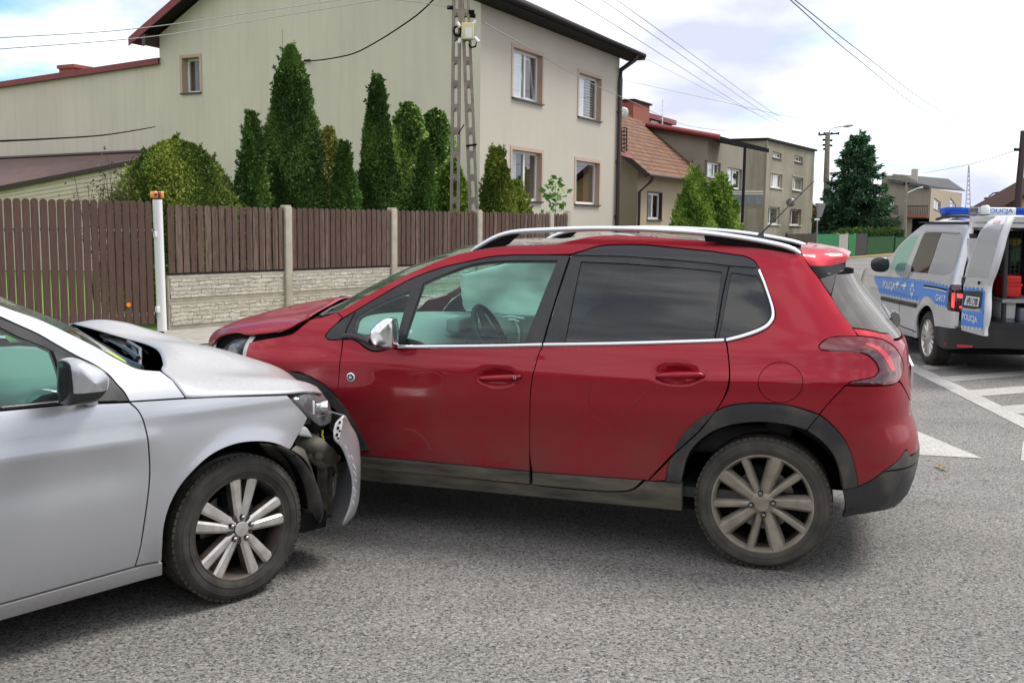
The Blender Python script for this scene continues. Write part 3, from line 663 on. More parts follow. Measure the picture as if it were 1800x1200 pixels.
# fender: visible part traced, the crushed front corner continues in the car's own measures
f_top = [C(602, 557.5), C(592, 549), (568, 556.5), (548, 561), (537, 568.5), (523, 580.5), (510, 588), (460, 597), C(438, 602)]
P_fender = f_top+[(434, 614), C(432, 628), L(2.80, 0.80), L(2.98, 0.72), L(2.98, 0.62, 1), L(2.97, 0.5)]+[L(2.45+0.52*math.cos(R_(a)), 0.318+0.50*math.sin(R_(a))) for a in (35, 60, 90)]+[(545, 662), (575, 680), (596, 702), C(598, 712), (594.5, 680), (597, 640), C(602.5, 597), (579, 597), (572, 593), (574, 586), (593, 567)]
P_dhandle = None
side_hole = np.array([RK.sz(1372+40*math.cos(a), 672+36*math.sin(a)) for a in np.linspace(0, 2*math.pi, 36, endpoint=False)])
trimF = [(500, 654), (520, 655), (545, 662), (575, 680), (605, 713), (628, 750), C(651, 791), C(633, 792), (618, 750), (600, 727), (578, 708), (550, 690), (520, 682), (500, 680)]
trimR_o = [(1257.5, 721), (1282, 712.6), (1316, 708), (1361, 709), (1395, 714), C(1440, 728)]
trimR_i = [C(1418, 755), (1389, 746.6), (1350, 741), (1310, 742), (1273, 749), (1245, 762), (1222, 782), (1208, 805), (1201, 833), C(1198, 847.5)]
P_trimR1 = [C(1257.5, 722)]+trimR_o[1:]+trimR_i+[C(1170, 845), C(1177, 807), C(1187, 795.5), (1230, 756.5)]
P_trimR2 = [C(1440, 728), (1460, 744), (1480, 766), (1494, 793), (1502.6, 822), C(1507, 855), C(1481, 858.5), (1477, 833), (1466, 802), (1446, 776), C(1418, 755)]
P_tri = [C(1140, 844.5), C(1177, 808), C(1170, 844.5)]
lamp_lo = [C(1487, 676.5), (1525, 677.5), (1565, 676), (1577.5, 671), (1585, 657.5), (1587, 642.5), (1580, 622.5), (1567.5, 607.5), (1550, 597), (1530, 593), (1509, 591)]
P_lamp = lamp_lo+lamp_in[:-1]
zq = lambda u, v: RK.sz(u, v)
z_lamp = zq(1577.5, 671)[1]
P_bump = [C(1483, 680.5), C(1487, 677.5), C(1565, 677)]+[L(zq(1577, 672)[0]-0.02, z_lamp, 1), L(-0.9, 0.80), L(RLO, 0.80, 1), L(RLO, 0.56, 1), L(-0.75, 0.56)]+[(1593, 790), (1582, 805), C(1554, 827), (1531, 844), C(1507.5, 855), (1502.6, 822), (1494, 793), (1480, 766), (1460, 744), C(1440.5, 728), (1454, 711)]
zb = zq(1554, 827)[1]
P_bumpU = [C(1554, 827.5), (1582, 805.5), (1593, 790.5), L(-0.75, 0.555), L(RLO, 0.555, 1), L(RLO, zb+0.0, 1), L(-0.8, zb), L(-0.62, zb)]
P_bumpL = [C(1481, 859), C(1507, 855.5), (1531, 844.5), C(1554, 828), L(-0.62, zb-0.004), L(-0.8, zb-0.004), L(RLO, zb-0.004, 1), L(RLO, 0.285, 1), L(-1.0, 0.285), L(-.80, .285)]+[(1582, 885), (1565, 893), (1536, 899.5), (1503, 905), C(1481, 909.5)]
zg = [zq(1497, 575), zq(1525, 579), zq(1550, 584.5)]
P_hglass = [C(1470, 480), C(1485, 474), L(-0.55, 1.40), L(RLO, 1.40, 1), L(RLO, 1.10, 1), L(-0.75, 1.10), (1565, 587.5), (1550, 584.5), (1525, 579), C(1498, 575.5), (1477, 547.5), C(1461, 520)]
P_hdark = [C(1440, 489), C(1470, 480), C(1461, 519)]
P_tail = [C(1498, 576.5), (1525, 580), (1550, 585.5), (1566, 588.5), L(-0.75, 1.094), L(RLO, 1.094, 1), L(RLO, 0.805, 1), L(-0.9, 0.805), L(zq(1577, 672)[0]-0.025, z_lamp+0.005, 1), (1586, 657), (1588.5, 642), (1581.5, 621.5), (1569, 606), (1551, 596), (1530, 592), C(1509, 590)]
for s in (1, -1):
    cupf = lambda c, sg: (lambda S, Z: -.020*np.exp(-(((S-c[0])/.095)**2+((Z-c[1]-.004)/.040)**2)**2))
    d = panel('front_door', RS, rl(P_fdoor), M['red'], red, s, g=.021, offf=cupf(zq(872, 664), 1))
    panel('door_moulding', RS, rl(P_fmold), M['sillplastic'], d, s, off=0.010, thick=0.03, g=0.04)
    a, b = zq(842, 664.5), zq(916, 662); handle(d, a, b, RS, s, M['red'])
    a, b = zq(700, 609.5), zq(953, 606); strip('chrome_strip', RS, [a, zq(780, 609), zq(870, 608), b], 0.017, M['chrome'], d, s, off=0.003)
    d2 = panel('rear_door', RS, rl(P_rdoor), M['red'], red, s, g=.021, offf=cupf(zq(1190, 661), 1))
    panel('door_moulding', RS, rl(P_rmold), M['sillplastic'], d2, s, off=0.010, thick=0.03, g=0.04)
    panel('arch_trim', RS, rl(P_dtrim), M['plastic'], d2, s, off=0.012, thick=0.03, g=0.03)
    a, b = zq(1153, 662), zq(1239, 660); handle(d2, a, b, RS, s, M['red'])
    strip('chrome_strip', RS, [zq(956, 606), zq(1060, 604.5), zq(1160, 602), zq(1273, 598)], 0.017, M['chrome'], d2, s, off=0.003)
    bd = panel('body_side', RS, rl(P_side), M['red'], red, s, g=0.028, holes=[side_hole])
    panel('fuel_flap' if s > 0 else 'panel_disc', RS, side_hole, M['red'], bd, s, g=0.03, ins=0.003)
    strip('chrome_strip', RS, [zq(1277, 598), zq(1308, 590), zq(1340, 578), zq(1353.5, 567.5), zq(1359, 553), zq(1355, 531), zq(1344, 499), zq(1334, 475)], 0.017, M['chrome'], bd, s, off=0.003)
    panel('quarter_corner', RS, rl(P_tri), M['red'], bd, s, g=0.03)
    panel('front_fender', RS, rl(P_fender), M['red'], red, s, g=0.028)
    panel('sill', RS, rl(P_sill), M['sillplastic'], red, s, off=0.004, g=0.04, thick=0.05)
    panel('arch_trim', RS, rl(trimF+[])if 0 else np.array(rl(trimF)), M['plastic'], red, s, off=0.016, thick=0.04, g=0.03)
    panel('arch_trim', RS, rl(P_trimR1), M['plastic'], red, s, off=0.012, thick=0.05, g=0.03)
    panel('arch_trim', RS, rl(P_trimR2), M['plastic'], red, s, off=0.012, thick=0.05, g=0.03)
    lp = panel('tail_light', RS, rl(P_lamp), M['redlens'], red, s, off=0.003, g=0.02, thick=0.03)
    dk = [(1500, 618.5), (1516, 620.5), (1528.5, 626.5), (1540, 638), (1545, 650), (1540, 660.5), (1550, 652), (1559, 648), (1556, 640), (1545, 622), (1530, 615), (1510, 613)]
    panel('lamp_guide', RS, rl([(1519, 604), (1540, 607), (1556, 618), (1567, 633), (1572, 649), (1566, 652), (1560, 643), (1550, 626), (1537, 614)]), M['redlit'], lp, s, off=0.0045, g=0.02, thick=0.003)
    panel('lamp_bezel', RS, rl(dk), M['darklens'], lp, s, off=0.0042, g=0.02, thick=0.003)
    panel('lamp_bezel', RS, rl([(1497, 674), (1510, 669.5), (1526, 667), (1540, 662), (1556, 653), (1572, 652), (1574, 660), (1564, 668), (1545, 674), (1520, 676)]), M['darklens'], lp, s, off=0.0042, g=0.02, thick=0.003)
    panel('rear_bumper', RS, rl(P_bump), M['red'], red, s, g=0.028)
    panel('bumper_upper_trim', RS, rl(P_bumpU), M['plastic'], red, s, off=0.004, g=0.04)
    panel('bumper_lower_trim', RS, rl(P_bumpL), M['plastic'], red, s, off=0.001, g=0.035)
    h = panel('tailgate', RS, rl(P_tail), M['red'], red, s, g=0.03)
    panel('rear_window', RS, rl(P_hglass), M['rearglass'], h, s, g=0.04, off=-0.002, thick=0.004)
    panel('window_corner', RS, rl(P_hdark), M['frame'], h, s, g=0.03)
    # window frames: one black frame in front of the B seam, one behind, with the panes let in
    g1 = rl([C(625, 556.5), (670, 532), C(721, 511.5), (712, 540), C(699, 588), (670, 592), (643, 588), C(622, 583)])
    g2 = rl([C(744, 498), (777, 483), (822, 466.5), (863, 459.5), (905, 457.5), C(980, 457.5), C(922, 602), C(708, 606)])
    g3 = rl([C(1021, 459), C(1100, 462.5), C(1183, 469), C(1269, 477.5), C(1254, 590), C(1249, 596), C(1120, 598.5), C(993, 600.5)])
    g4 = rl([C(1285, 478.5), C(1330, 484.5), (1336, 492), (1345, 515), (1353, 542), (1353.5, 556), (1345, 568), (1308, 584.5), C(1275, 593.5), C(1262, 594.5)])
    ff = panel('window_frame', RS, rl([C(572, 592), (574, 586), (593, 567)]+surr_top[1:9]+[C(1002, 448), C(978, 520), C(953.5, 603), C(830, 606), C(699, 608), C(684, 612), (670, 616), (655, 616), (643, 611), (630, 601.5), (620, 596.5), (602, 596.5), (579, 596.5)]), M['frame'], red, s, holes=[g1, g2], g=0.03, off=-0.002, thick=0.03)
    panel('quarter_window', RS, g1, M['glass'], ff, s, off=-0.008, g=0.05, thick=0.003)
    panel('front_window', RS, g2, M['glass'], ff, s, off=-0.008, g=0.05, thick=0.003)
    fr2 = panel('window_frame', RS, rl([C(1004.5, 447)]+surr_top[10:-1]+[C(1277, 600.5), C(1200, 602.5), C(1100, 605), C(956, 606), C(980, 520)]), M['frame'], red, s, holes=[g3, g4], g=0.03, off=-0.002, thick=0.03)
    panel('rear_window', RS, g3, M['darkglass'], fr2, s, off=-0.008, g=0.05, thick=0.003)
    panel('quarter_window', RS, g4, M['darkglass'], fr2, s, off=-0.006, g=0.05, thick=0.003)
    gl = MB(); 
    panel('roof_moulding', RS, rl([C(1006, 448.5), (1030, 440.5), (1051, 434), (1082, 431.5), (1130, 432), (1162, 434.5), (1225, 440.5), (1287.5, 448.5), (1308, 452), (1323, 459), C(1331, 471), C(1280, 468), C(1183, 457.5), C(1100, 451.5)]), M['black'], fr2, s, off=0.004, g=0.04, thick=0.012)
    strip('window_seal', RS, [zq(1281.5, 468), zq(1270, 520), zq(1257, 594)], 0.008, M['dark'], fr2, s, off=0.0, h=0.002)
    strip('window_seal', RS, [zq(624, 549), zq(612, 572), zq(603, 596)], 0.005, M['dark'], ff, s, off=-0.001, h=0.001)
    # roof rail: satin bar on dark feet
    ra = lambda u, v: RF.at(u, v, y=0.585)
    cen = [ra(829, 441.5), ra(844, 432.5), ra(858, 424), ra(878, 414.5), ra(905, 408), ra(960, 404.5), ra(1030, 402), ra(1100, 402.2), ra(1162, 404.5), ra(1235, 409.5), ra(1308, 419), ra(1371, 431), ra(1393, 438), ra(1407, 446)]
    q = spl(cen, 50); q[:, 1] = 0.585+0.0*q[:, 1]; q[:, 1] *= s
    rr = np.full(50, 0.0135); rr[0] = rr[-1] = 0.007
    rail = MB().tube(q, rr, 12, flat=(1.5, 1.0)).build('roof_rail', M['alu'], red)
    f1 = [ra(*p) for p in ((838, 441), (862, 427), (884, 417), (905, 412), (914, 411.5), (904, 420), (893, 430), (880, 434))]
    f2 = [ra(*p) for p in ((1238, 413.5), (1287, 420), (1350, 430), (1385, 438), (1400, 447), (1350, 440), (1287, 431), (1240, 424.5))]
    for f_ in (f1, f2): mbf = MB(); mbf.prism([(p[0], p[2]) for p in f_], s*0.577, s*0.592); mbf.build('rail_foot', M['dark'], rail)
# roof: one crowned skin between the two cant rails
edge = [RS.pt(*[np.array([k]) for k in zq(u, v)], 0.0, 1)[0] for u, v in ((842.5, 440), (874, 435), (905, 432), (947, 430.5), (978, 429), (1009, 422.5), (1040, 416), (1072, 414), (1130, 415), (1162, 417.5), (1240, 423.5), (1287, 430), (1350, 439), (1411, 449))]
wsed = [RS.pt(*[np.array([k]) for k in zq(u, v)], 0.0, 1)[0] for u, v in ((592, 549), (610, 540.5), (640, 522.5), (677, 502.5), (710, 485.5), (745, 470), (768, 460.5), (792, 451.5), (811, 446), (842.5, 440))]
def span(ed, bx, bz, n=9, nu=30):
    E_ = spl(ed, nu); G = []
    for t in np.linspace(1, -1, 2*n+1):
        k = 1-t*t; p = E_.copy(); p[:, 1] = E_[:, 1]*t; 
        p[:, 0] += (bx(np.linspace(0, 1, nu)) if callable(bx) else bx)*k; p[:, 2] += (bz(np.linspace(0, 1, nu)) if callable(bz) else bz)*k; G.append(p)
    return np.array(G)
roof_g = span(edge, lambda t: 0.14*(1-t), lambda t: -0.012+0.05*np.clip(1-t*1.4, 0, 1), nu=40)
rf = MB().grid(roof_g).build('roof', M['roofglass'], red); fixn(rf)
ws_g = span(wsed, lambda t: 0.30-0.16*t, lambda t: 0.0+0.035*t, nu=26)
wso = MB().grid(ws_g).build('windscreen', M['wscreen'], red); fixn(wso)
hl = MB(); g_ = roof_g.copy(); g_[:, :, 2] -= 0.02; hl.grid(g_); hl.build('headliner', M['innerg'], red)
# spoiler over the rear window
sp_e = [RF.at(1406, 430, y=0.40), RF.at(1450, 437, y=0.42), RF.at(1485, 443, y=0.42), RF.at(1495, 452, y=0.42)]
e0 = [RS.pt(*[np.array([k]) for k in zq(u, v)], 0.0, 1)[0] for u, v in ((1411.5, 449), (1424, 467))]
top_r = [RF.at(1408, 433, y=0.50), RF.at(1450, 439, y=0.50), RF.at(1482, 445, y=0.48), RF.at(1493, 451, y=0.46)]
mid_r = [e0[0]+np.array([0, 0.0, 0]), RF.at(1436, 453, y=0.57), RF.at(1465, 456, y=0.54), RF.at(1489, 457, y=0.49)]
low_r = [e0[1], RF.at(1438, 467.5, y=0.60), RF.at(1462, 466, y=0.56), RF.at(1487, 460, y=0.50)]
bot_r = [RF.at(1440, 489, y=0.60), RF.at(1452, 486.5, y=0.59), RF.at(1468, 480, y=0.56), RF.at(1486, 471, y=0.50)]
cen_r = [np.array([-0.10, 0.0, 1.525]), np.array([-0.2, 0, 1.52]), np.array([-0.31, 0, 1.505]), np.array([-0.345, 0, 1.49])]
half = [cen_r, [p*np.array([1, 0.55, 1]) for p in top_r], top_r, mid_r, low_r]
mir = lambda rows: [[np.array(p)*np.array([1, -1, 1]) for p in r] for r in rows]
spg = MB(); G1 = loft(half, 16, 5); spg.grid(G1, 0); spg.grid(G1*np.array([1, -1, 1]), 0)
G2 = loft([low_r, bot_r], 16, 4); spg.grid(G2, 1); spg.grid(G2*np.array([1, -1, 1]), 1)
fixn(spg.build('spoiler', [M['red'], M['frame']], red))
# bonnet: pushed up and slid back by the crash
A_ = lambda u, v, y: RF.at(u, v, y=y)
lowe = [A_(547, 555, .70), A_(545, 558, .71), A_(527, 567, .715), A_(510, 577, .72), A_(493, 582, .72), A_(460, 587, .70), A_(433, 588, .67), A_(420, 585, .64), A_(402, 587, .59), A_(385, 593, .54), A_(376, 603, .50), A_(373, 612, .48)]
crease = [A_(549, 553.5, .66), A_(527, 562, .65), A_(477, 567, .62), A_(450, 569.5, .60), A_(427, 572, .57), A_(405, 576, .54), A_(393, 580, .50), A_(384, 588, .46), A_(378, 600, .42)]
sil = [A_(610, 523.5, .15), A_(602, 523, .15), A_(560, 528.5, .12), A_(502, 540, .08), A_(460, 552, .05), A_(430, 560, .03), A_(402, 572, .0), A_(386, 581, .0), A_(376, 593, .0), A_(372.5, 607, .0)]
r4 = [A_(577, 538, .45), A_(540, 547, .42), A_(500, 553, .40), A_(460, 561, .37), A_(425, 568, .33), A_(398, 577, .30), A_(382, 587, .26), A_(375, 602, .25)]
far = [np.array(p)*np.array([1, -1, 1])+np.array([0.03, 0, -0.02]) for p in crease]; far2 = [np.array(p)*np.array([1, -1, 1])+np.array([0.03, 0, -0.02]) for p in lowe]
hood = MB().grid(loft([lowe, crease, r4, sil, [np.array(p)*np.array([1, -1, 1])+np.array([0.02, 0, -0.015]) for p in r4], far, far2], 40, 7)).build('hood', M['red'], red, 0.006)
hlg = loft([lowe, crease, r4, sil, [np.array(p)*np.array([1, -1, 1])+np.array([0.02, 0, -0.015]) for p in r4], far, far2], 30, 4); hlg[:, :, 2] -= .02; hm_ = MB(); hm_.grid(hlg[2:-2, 1:-3])
for s in (1, -1):
    e_ = spl(lowe, 24); wl_ = [e_*np.array([1, s, 1])+np.array([-.005, -.025*s, -.002]), e_*np.array([1, s, 1])+np.array([-.03, -.06*s, -.25])]; hm_.grid(wl_)
hm_.build('hood_shade_sheet', M['dark'], hood)  # dark sheet and side walls added to blacken the gap under the bonnet
# jet nozzle on the bonnet, wipers and scuttle behind it
nz_ = MB(); p = A_(516, 542.5, .22); nz_.box(p[0]-.022, p[0]+.022, p[1]-.02, p[1]+.02, p[2]-.012, p[2]+.012, bev=.006); p = A_(604, 522.5, .0); nz_.box(p[0]-.022, p[0]+.022, p[1]-.02, p[1]+.02, p[2]-.012, p[2]+.01, bev=.006); nz_.build('washer_jet', M['black'], hood)
sc = MB(); sc.grid(loft([[A_(549, 560, .66), A_(575, 552, .64), A_(594, 549.5, .67)], [A_(585, 543, .3), A_(610, 537, .3), A_(625, 535, .3)], [A_(622, 527, -.1), A_(640, 524, -.1), A_(650, 521, -.1)], [A_(549, 560, .66)*np.array([1, -1, 1]), A_(575, 552, .64)*np.array([1, -1, 1]), A_(594, 549.5, .67)*np.array([1, -1, 1])]], 8, 6)); sc.build('scuttle', M['inner'], red)
wp = MB(); wp.tube([A_(563, 556, .60), A_(585, 541, .45), A_(612, 530, .25), A_(632, 523, .1)], [.014, .009, .007, .005], 6); wp.tube([A_(575, 556, .55), A_(596, 541, .4), A_(618, 532, .25), A_(640, 523.5, .1)], .006, 6); wp.build('wiper', M['black'], red)
# headlamp, opened up
hm = MB(); hg = [[A_(436, 600, .60), A_(441, 594, .62), A_(444, 588, .60)], [A_(420, 640, .60), A_(424, 606, .64), A_(432, 590, .60)], [A_(395, 640, .50), A_(402, 612, .56), A_(413, 592, .55)], [A_(376, 640, .36), A_(378, 622, .40), A_(386, 604, .42)]]
hlm = MB().grid(loft(hg, 10, 5)).build('headlight', M['clear'], red, .004)
hb = MB(); G = loft(hg, 10, 5); c0 = G.mean((0, 1)); hb.grid(c0+(G-c0)*0.93+np.array([-0.05, -0.03, -0.0])); hb.tube([A_(424, 616, .54)+np.array([.02, .02, 0]), A_(424, 616, .50)], [.05, .02], 16, mi=1); hb.build('lamp_bowl', [M['hose'], M['chrome']], hlm)
fl = MB().grid(loft([[A_(427, 640, .64), A_(429, 612, .66), A_(441, 590, .64)], [A_(433, 640, .66), A_(437, 612, .68), A_(449, 592, .66)]], 8, 3)).build('lamp_frame', M['whitep'], hlm, .006)
eb = MB(); eb.box(2.15, 3.0, -.62, .62, .45, .86, bev=.03); eb.box(2.2, 2.75, -.68, .68, .80, .93, bev=.02); eb.build('engine_bay', M['dark'], red)
car_core(RS, red, [(0, .318, .40), (2.45, .318, .40)], 0.24, lambda x: 0.93 if x < 2.35 else 0.80, smax=2.95)
fb = MB(); fb.grid(loft([[(3.05, .70, .28), (3.08, .70, .5), (3.02, .66, .72)], [(3.28, .40, .26), (3.33, .40, .5), (3.22, .38, .76)], [(3.34, 0, .26), (3.40, 0, .5), (3.28, 0, .78)], [(3.28, -.40, .26), (3.33, -.40, .5), (3.22, -.38, .76)], [(3.05, -.70, .28), (3.08, -.70, .5), (3.02, -.66, .72)]], 10, 5)); fb.build('front_bumper', M['red'], red, .01)
fl_ = MB(); fl_.box(-.28, 2.9, -.74, .74, .24, .30); fl_.box(-.28, 2.0, -.78, .78, .31, .36, 1); fl_.build('floor', [M['dark'], M['inner']], red)
# interior
for y in (.37, -.37): seat(red, 1.28, y, .52)
rb = MB(); rb.box(-.05, .45, -.66, .66, .50, .66, bev=.05); rb.box(-.12, .02, -.66, .66, .6, 1.12, bev=.05); 
for y in (-.42, 0, .42): rb.box(-.12, -.02, y-.11, y+.11, 1.13, 1.28, bev=.03)
rb.build('rear_seat', M['seat'], red)
db = MB(); db.grid(loft([[(1.72, .74, .72), (1.70, .74, .93), (1.80, .74, 1.0), (2.15, .74, 1.02)], [(1.66, .2, .70), (1.64, .2, .97), (1.76, .2, 1.05), (2.35, .2, 1.06)], [(1.68, -.4, .70), (1.66, -.4, .93), (1.78, -.4, 1.0), (2.3, -.4, 1.04)], [(1.72, -.74, .72), (1.70, -.74, .93), (1.80, -.74, 1.0), (2.15, -.74, 1.02)]], 14, 8)); db.box(1.64, 1.72, .22, .54, 1.02, 1.10, bev=.02)
db.tube([(1.60, 0.02, .90), (1.72, 0.02, 1.0)], .09, 12); db.build('dashboard', M['innerg'], red)
steering_wheel(red, 1.52, .37, 1.00, .175)
dp_ = MB(); dp_.box(.95, 1.95, -.80, -.75, .55, 1.02, bev=.02); dp_.box(1.15, 1.5, -.75, -.70, .90, .97, bev=.02); dp_.build('door_card', M['innerg'], red)
dv = MB(); dv.tube([A_(868, 570, -.70), A_(885, 600, -.70)], .02, 8, flat=(.6, 1.6)); dv.tube([A_(884, 562, -.70), A_(905, 562, -.70), A_(912, 566, -.70)], .012, 6); dv.tube([A_(868, 560, -.70), A_(895, 556, -.70), A_(922, 560, -.70)], .01, 6); dv.build('grab_handle', M['alu'], red)
# curtain airbag hanging inside the far windows
cu = []
for i in range(46):
    t = i/45; x = 2.07-t*1.85; row = []
    for j in range(22):
        q = j/21; zt = np.interp(x, [.1, .9, 1.45, 1.7, 2.07], [1.43, 1.43, 1.40, 1.37, 1.27]); zb_ = np.interp(x, [.1, 1.0, 1.3, 1.5, 1.62], [1.0, 1.0, 1.02, 1.03, 1.03])
        zz = zt+(zb_-zt)*q; b_ = math.sin(math.pi*q)**0.6*(0.06+0.028*abs(math.sin(x*9.0))+0.010*math.sin(x*31+q*7)+0.008*math.sin(q*23+x*13))
        row.append((x, -(np.interp(zz, [1.0, 1.2, 1.45], [.74, .68, .58])-b_-.01), zz))
    cu.append(row)
MB().grid(cu).build('curtain_airbag', M['cloth'], red, .01)
# mirrors: chrome cap low-left, dark inner edge
for s in (1, -1):
    mirror_from(RF, [(652.5, 584), (660, 571), (672, 562), (683, 558.5), C(691, 560), (694, 575), C(694.5, 612), (682, 614.5), (664, 611.5), (655, 600)], .98, .05, .10, (M['chrome'], M['black']), red, 1, s, [((0, 0, .955), (0, 0, 1)), ((1.745, 0, 0), (1, 0, 0))])
    ar = MB(); a = RF.at(622, 590, y=.84); b = RF.at(655, 600, y=.93); a[1] *= s; b[1] *= s
    ar.tube([a, (a+b)/2+np.array([0, 0, .004]), b], [.022, .024, .028], 10, flat=(1.0, .8)); a2 = RF.at(600, 591, y=.845); a2[1] *= s; ar.tube([a2, a], [.010, .022], 8); ar.build('mirror_arm', M['frame'], red)
# badge on the door, keyhole, aerial, rear wiper pivot, boot badge
bg_ = MB(); cz = zq(617, 663); n0 = RS.nrm(np.array([cz[0]]), np.array([cz[1]]), 1)[0]; p0 = RS.pt(np.array([cz[0]]), np.array([cz[1]]), 0, 1)[0]
bg_.tube([p0, p0+n0*.004, p0+n0*.006], [.026, .026, .021], 28); bg_.tube([p0+n0*.006, p0+n0*.0065], [.019, .019], 28, mi=1)
u_ = np.array([1, 0, 0]); 
for an in (0, 60, 120): 
    dv_ = np.array([math.cos(R_(an+20)), 0, math.sin(R_(an+20))]); bg_.tube([p0+n0*.007-dv_*.014, p0+n0*.0075, p0+n0*.007+dv_*.014], [.0006, .003, .0006], 6)
bg_.build('badge', [M['chrome'], M['frame']], red)
kh = MB(); k_ = zq(909, 662); n0 = RS.nrm(np.array([k_[0]]), np.array([k_[1]]), 1)[0]; p0 = RS.pt(np.array([k_[0]]), np.array([k_[1]]), .036, 1)[0]; kh.tube([p0, p0+n0*.006], .008, 14); kh.tube([p0+n0*.006, p0+n0*.007], .004, 10, mi=1); kh.build('keyhole', [M['chrome'], M['dark']], red)
an_ = MB(); a, b = RF.at(1336, 412, y=0.0), RF.at(1431, 318, y=0.0); 
an_.tube([a-np.array([0.0, 0, .03]), a+(b-a)*.03], [.028, .012], 10, flat=(.6, 1)); an_.tube([a, a+(b-a)*.3, b], [.0055, .0035, .0025], 8); an_.build('antenna', M['black'], red)
rw = MB(); W_ = [(1565, 548), (1571, 544.5), (1577, 547), (1582, 556), (1582.5, 566), (1579, 574), (1574, 577), (1569, 571), (1566, 560)]
for k in range(1): rw.prism([(q[0], q[2]) for q in (RF.at(u, v, y=.14) for u, v in W_)], .09, .19)
q0 = RF.at(1575, 562, y=.12); rw.tube([q0+np.array([.02, .0, -.0]), q0+np.array([.05, -.45, .04])], [.012, .006], 8, mi=1); rwo = rw.build('rear_wiper', [M['disc'], M['black']], red)
bmx = bmesh.new(); bmx.from_mesh(rwo.data); bmesh.ops.bevel(bmx, geom=[e for e in bmx.edges if e.calc_length() < .11], offset=.008, segments=2, affect='EDGES'); bmx.to_mesh(rwo.data); bmx.free()
mkc = mat('wiped clean red', (.22, .002, .008), .3, .2, 1.0); mks = mat('pale scratch', (.34, .15, .13), .8)
for pts, wd_, m_ in (([(722, 668), (724, 658), (740, 655), (765, 655), (778, 664), (776, 675), (760, 685), (738, 686), (724, 676)], .003, mkc), ([(1036, 665), (1036, 705), (1046, 735), (1066, 745), (1090, 735), (1112, 712), (1138, 685)], .0025, mkc), ([(712, 753), (730, 758), (748, 774), (757, 790)], .0015, mks)):
    strip('scuff', RS, [zq(*q) for q in pts], wd_, m_, red, 1, off=.0008, h=.0006, n=40)
nb_ = MB(); q0 = RF.at(1592, 672, y=.30); 
for k in range(4): nb_.tube([q0+np.array([-.002, -.028*k, .014]), q0+np.array([-.004, -.028*k-.012, .0]), q0+np.array([-.002, -.028*k, -.014])], .003, 6)
nb_.build('boot_badge', M['chrome'], red)
np_ = MB(); np_.box(-.668, -.655, -.26, .26, .83, .94); np_.build('number_plate', M['whitep'], red)
make_wheel(red, (0, .82, .318), 1, .318, .234, .205, 'red')
make_wheel(red, (2.45, .82, .318), 1, .318, .234, .205, 'red', steer=.1, rot=.5)
make_wheel(red, (0, -.82, .318), -1, .318, .234, .205, 'red', rot=.3)
make_wheel(red, (2.45, -.82, .318), -1, .318, .234, .205, 'red', steer=.1)
# ---------------------------------------------------------------- the silver hatchback
SF = Frame((-1.752, 4.819, 0), 46)
def sil_extra(X, Z):
    r = np.hypot(X, Z-0.316); ang = np.arctan2(Z-0.316, X)
    f = 0.016*np.exp(-((r-0.375)/0.045)**2)*np.clip((Z-0.15)*5, 0, 1)
    r2 = np.hypot(X+2.62, Z-0.316); f = f+0.016*np.exp(-((r2-0.375)/0.045)**2)
    a = np.clip((-X-0.35)*5, 0, 1)
    return f-0.012*a*np.exp(-((Z-0.66)/0.075)**2)+0.007*a*np.exp(-((Z-0.775)/0.03)**2)+0.006*np.exp(-((Z-0.86)/0.03)**2)*np.clip((X+.5)*4, 0, 1)
SS = Shell(-2.35, -0.1,
  [(0.15, -3.2), (0.3, -3.32), (0.5, -3.37), (0.8, -3.34), (0.95, -3.28), (1.1, -3.15), (1.3, -2.98), (1.44, -2.85)],
  [(0.15, 0.72), (0.3, 0.82), (0.5, 0.86), (0.65, 0.86), (0.75, 0.83), (0.85, 0.76), (0.95, 0.66), (1.1, 0.5)],
  [(0.12, 0.79), (0.15, 0.80), (0.21, 0.835), (0.26, 0.853), (0.35, 0.872), (0.5, 0.889), (0.65, 0.897), (0.75, 0.896), (0.85, 0.885), (0.92, 0.868), (0.97, 0.845), (1.03, 0.81), (1.1, 0.775), (1.2, 0.728), (1.3, 0.68), (1.4, 0.625), (1.46, 0.58)],
  nr=4.2, nf=3.2, extra=sil_extra)
SK = Skin(SF, SS, -1); sl_ = SK.line
SLO, SHI = SS.send(); SLO -= .0025; SHI += .0025
silc = empty('hatchback_car', SF, 'silver hatchback with crumpled bonnet and torn bumper, run into the red car', 'car')
sz = lambda u, v: SK.sz(u, v)
door_f = [(243, 722), (253, 743), (261, 784), (263, 831), (258.5, 882), (251, 934), (246, 965), C(237, 995)]
P_d1 = [C(0, 722), C(111, 711.5), C(227, 707)]+door_f+[C(0, 1061), L(-1.25, .245), L(-1.42, .25, 1), L(-1.50, .42), L(-1.50, .9), L(-1.52, .965, 1), L(-1.1, .957)]
P_sl = [C(0, 1063), C(237, 997), C(285, 987), C(285, 1009), C(0, 1089), L(-2.24, .19, 1), L(-2.24, .25, 1)]
P_fen = [C(228, 706.5), C(327, 700), (400, 697), C(504, 694), C(541, 734), C(514, 784), C(509, 790), (481, 778.5), (444, 776), (408, 782), (372, 799), (341, 826), (315, 857), (297, 893), (288, 929), (285.5, 965), C(285, 985), C(238, 994.5), (246, 965), (251.5, 934), (259, 882), (263.5, 831), (261.5, 784), (253.5, 743), (243.5, 722)]
ap_top = [(33, 548), (67, 560), (117, 583), (167, 608), (200, 627), (222, 639), (240, 647), (258, 650), C(281, 651.5)]
ap_low = [(218, 688), (208, 677), (192, 659), (167, 641.5), (133, 624.5), (100, 606), (67, 587), (33, 571.5), C(0, 556.5)]
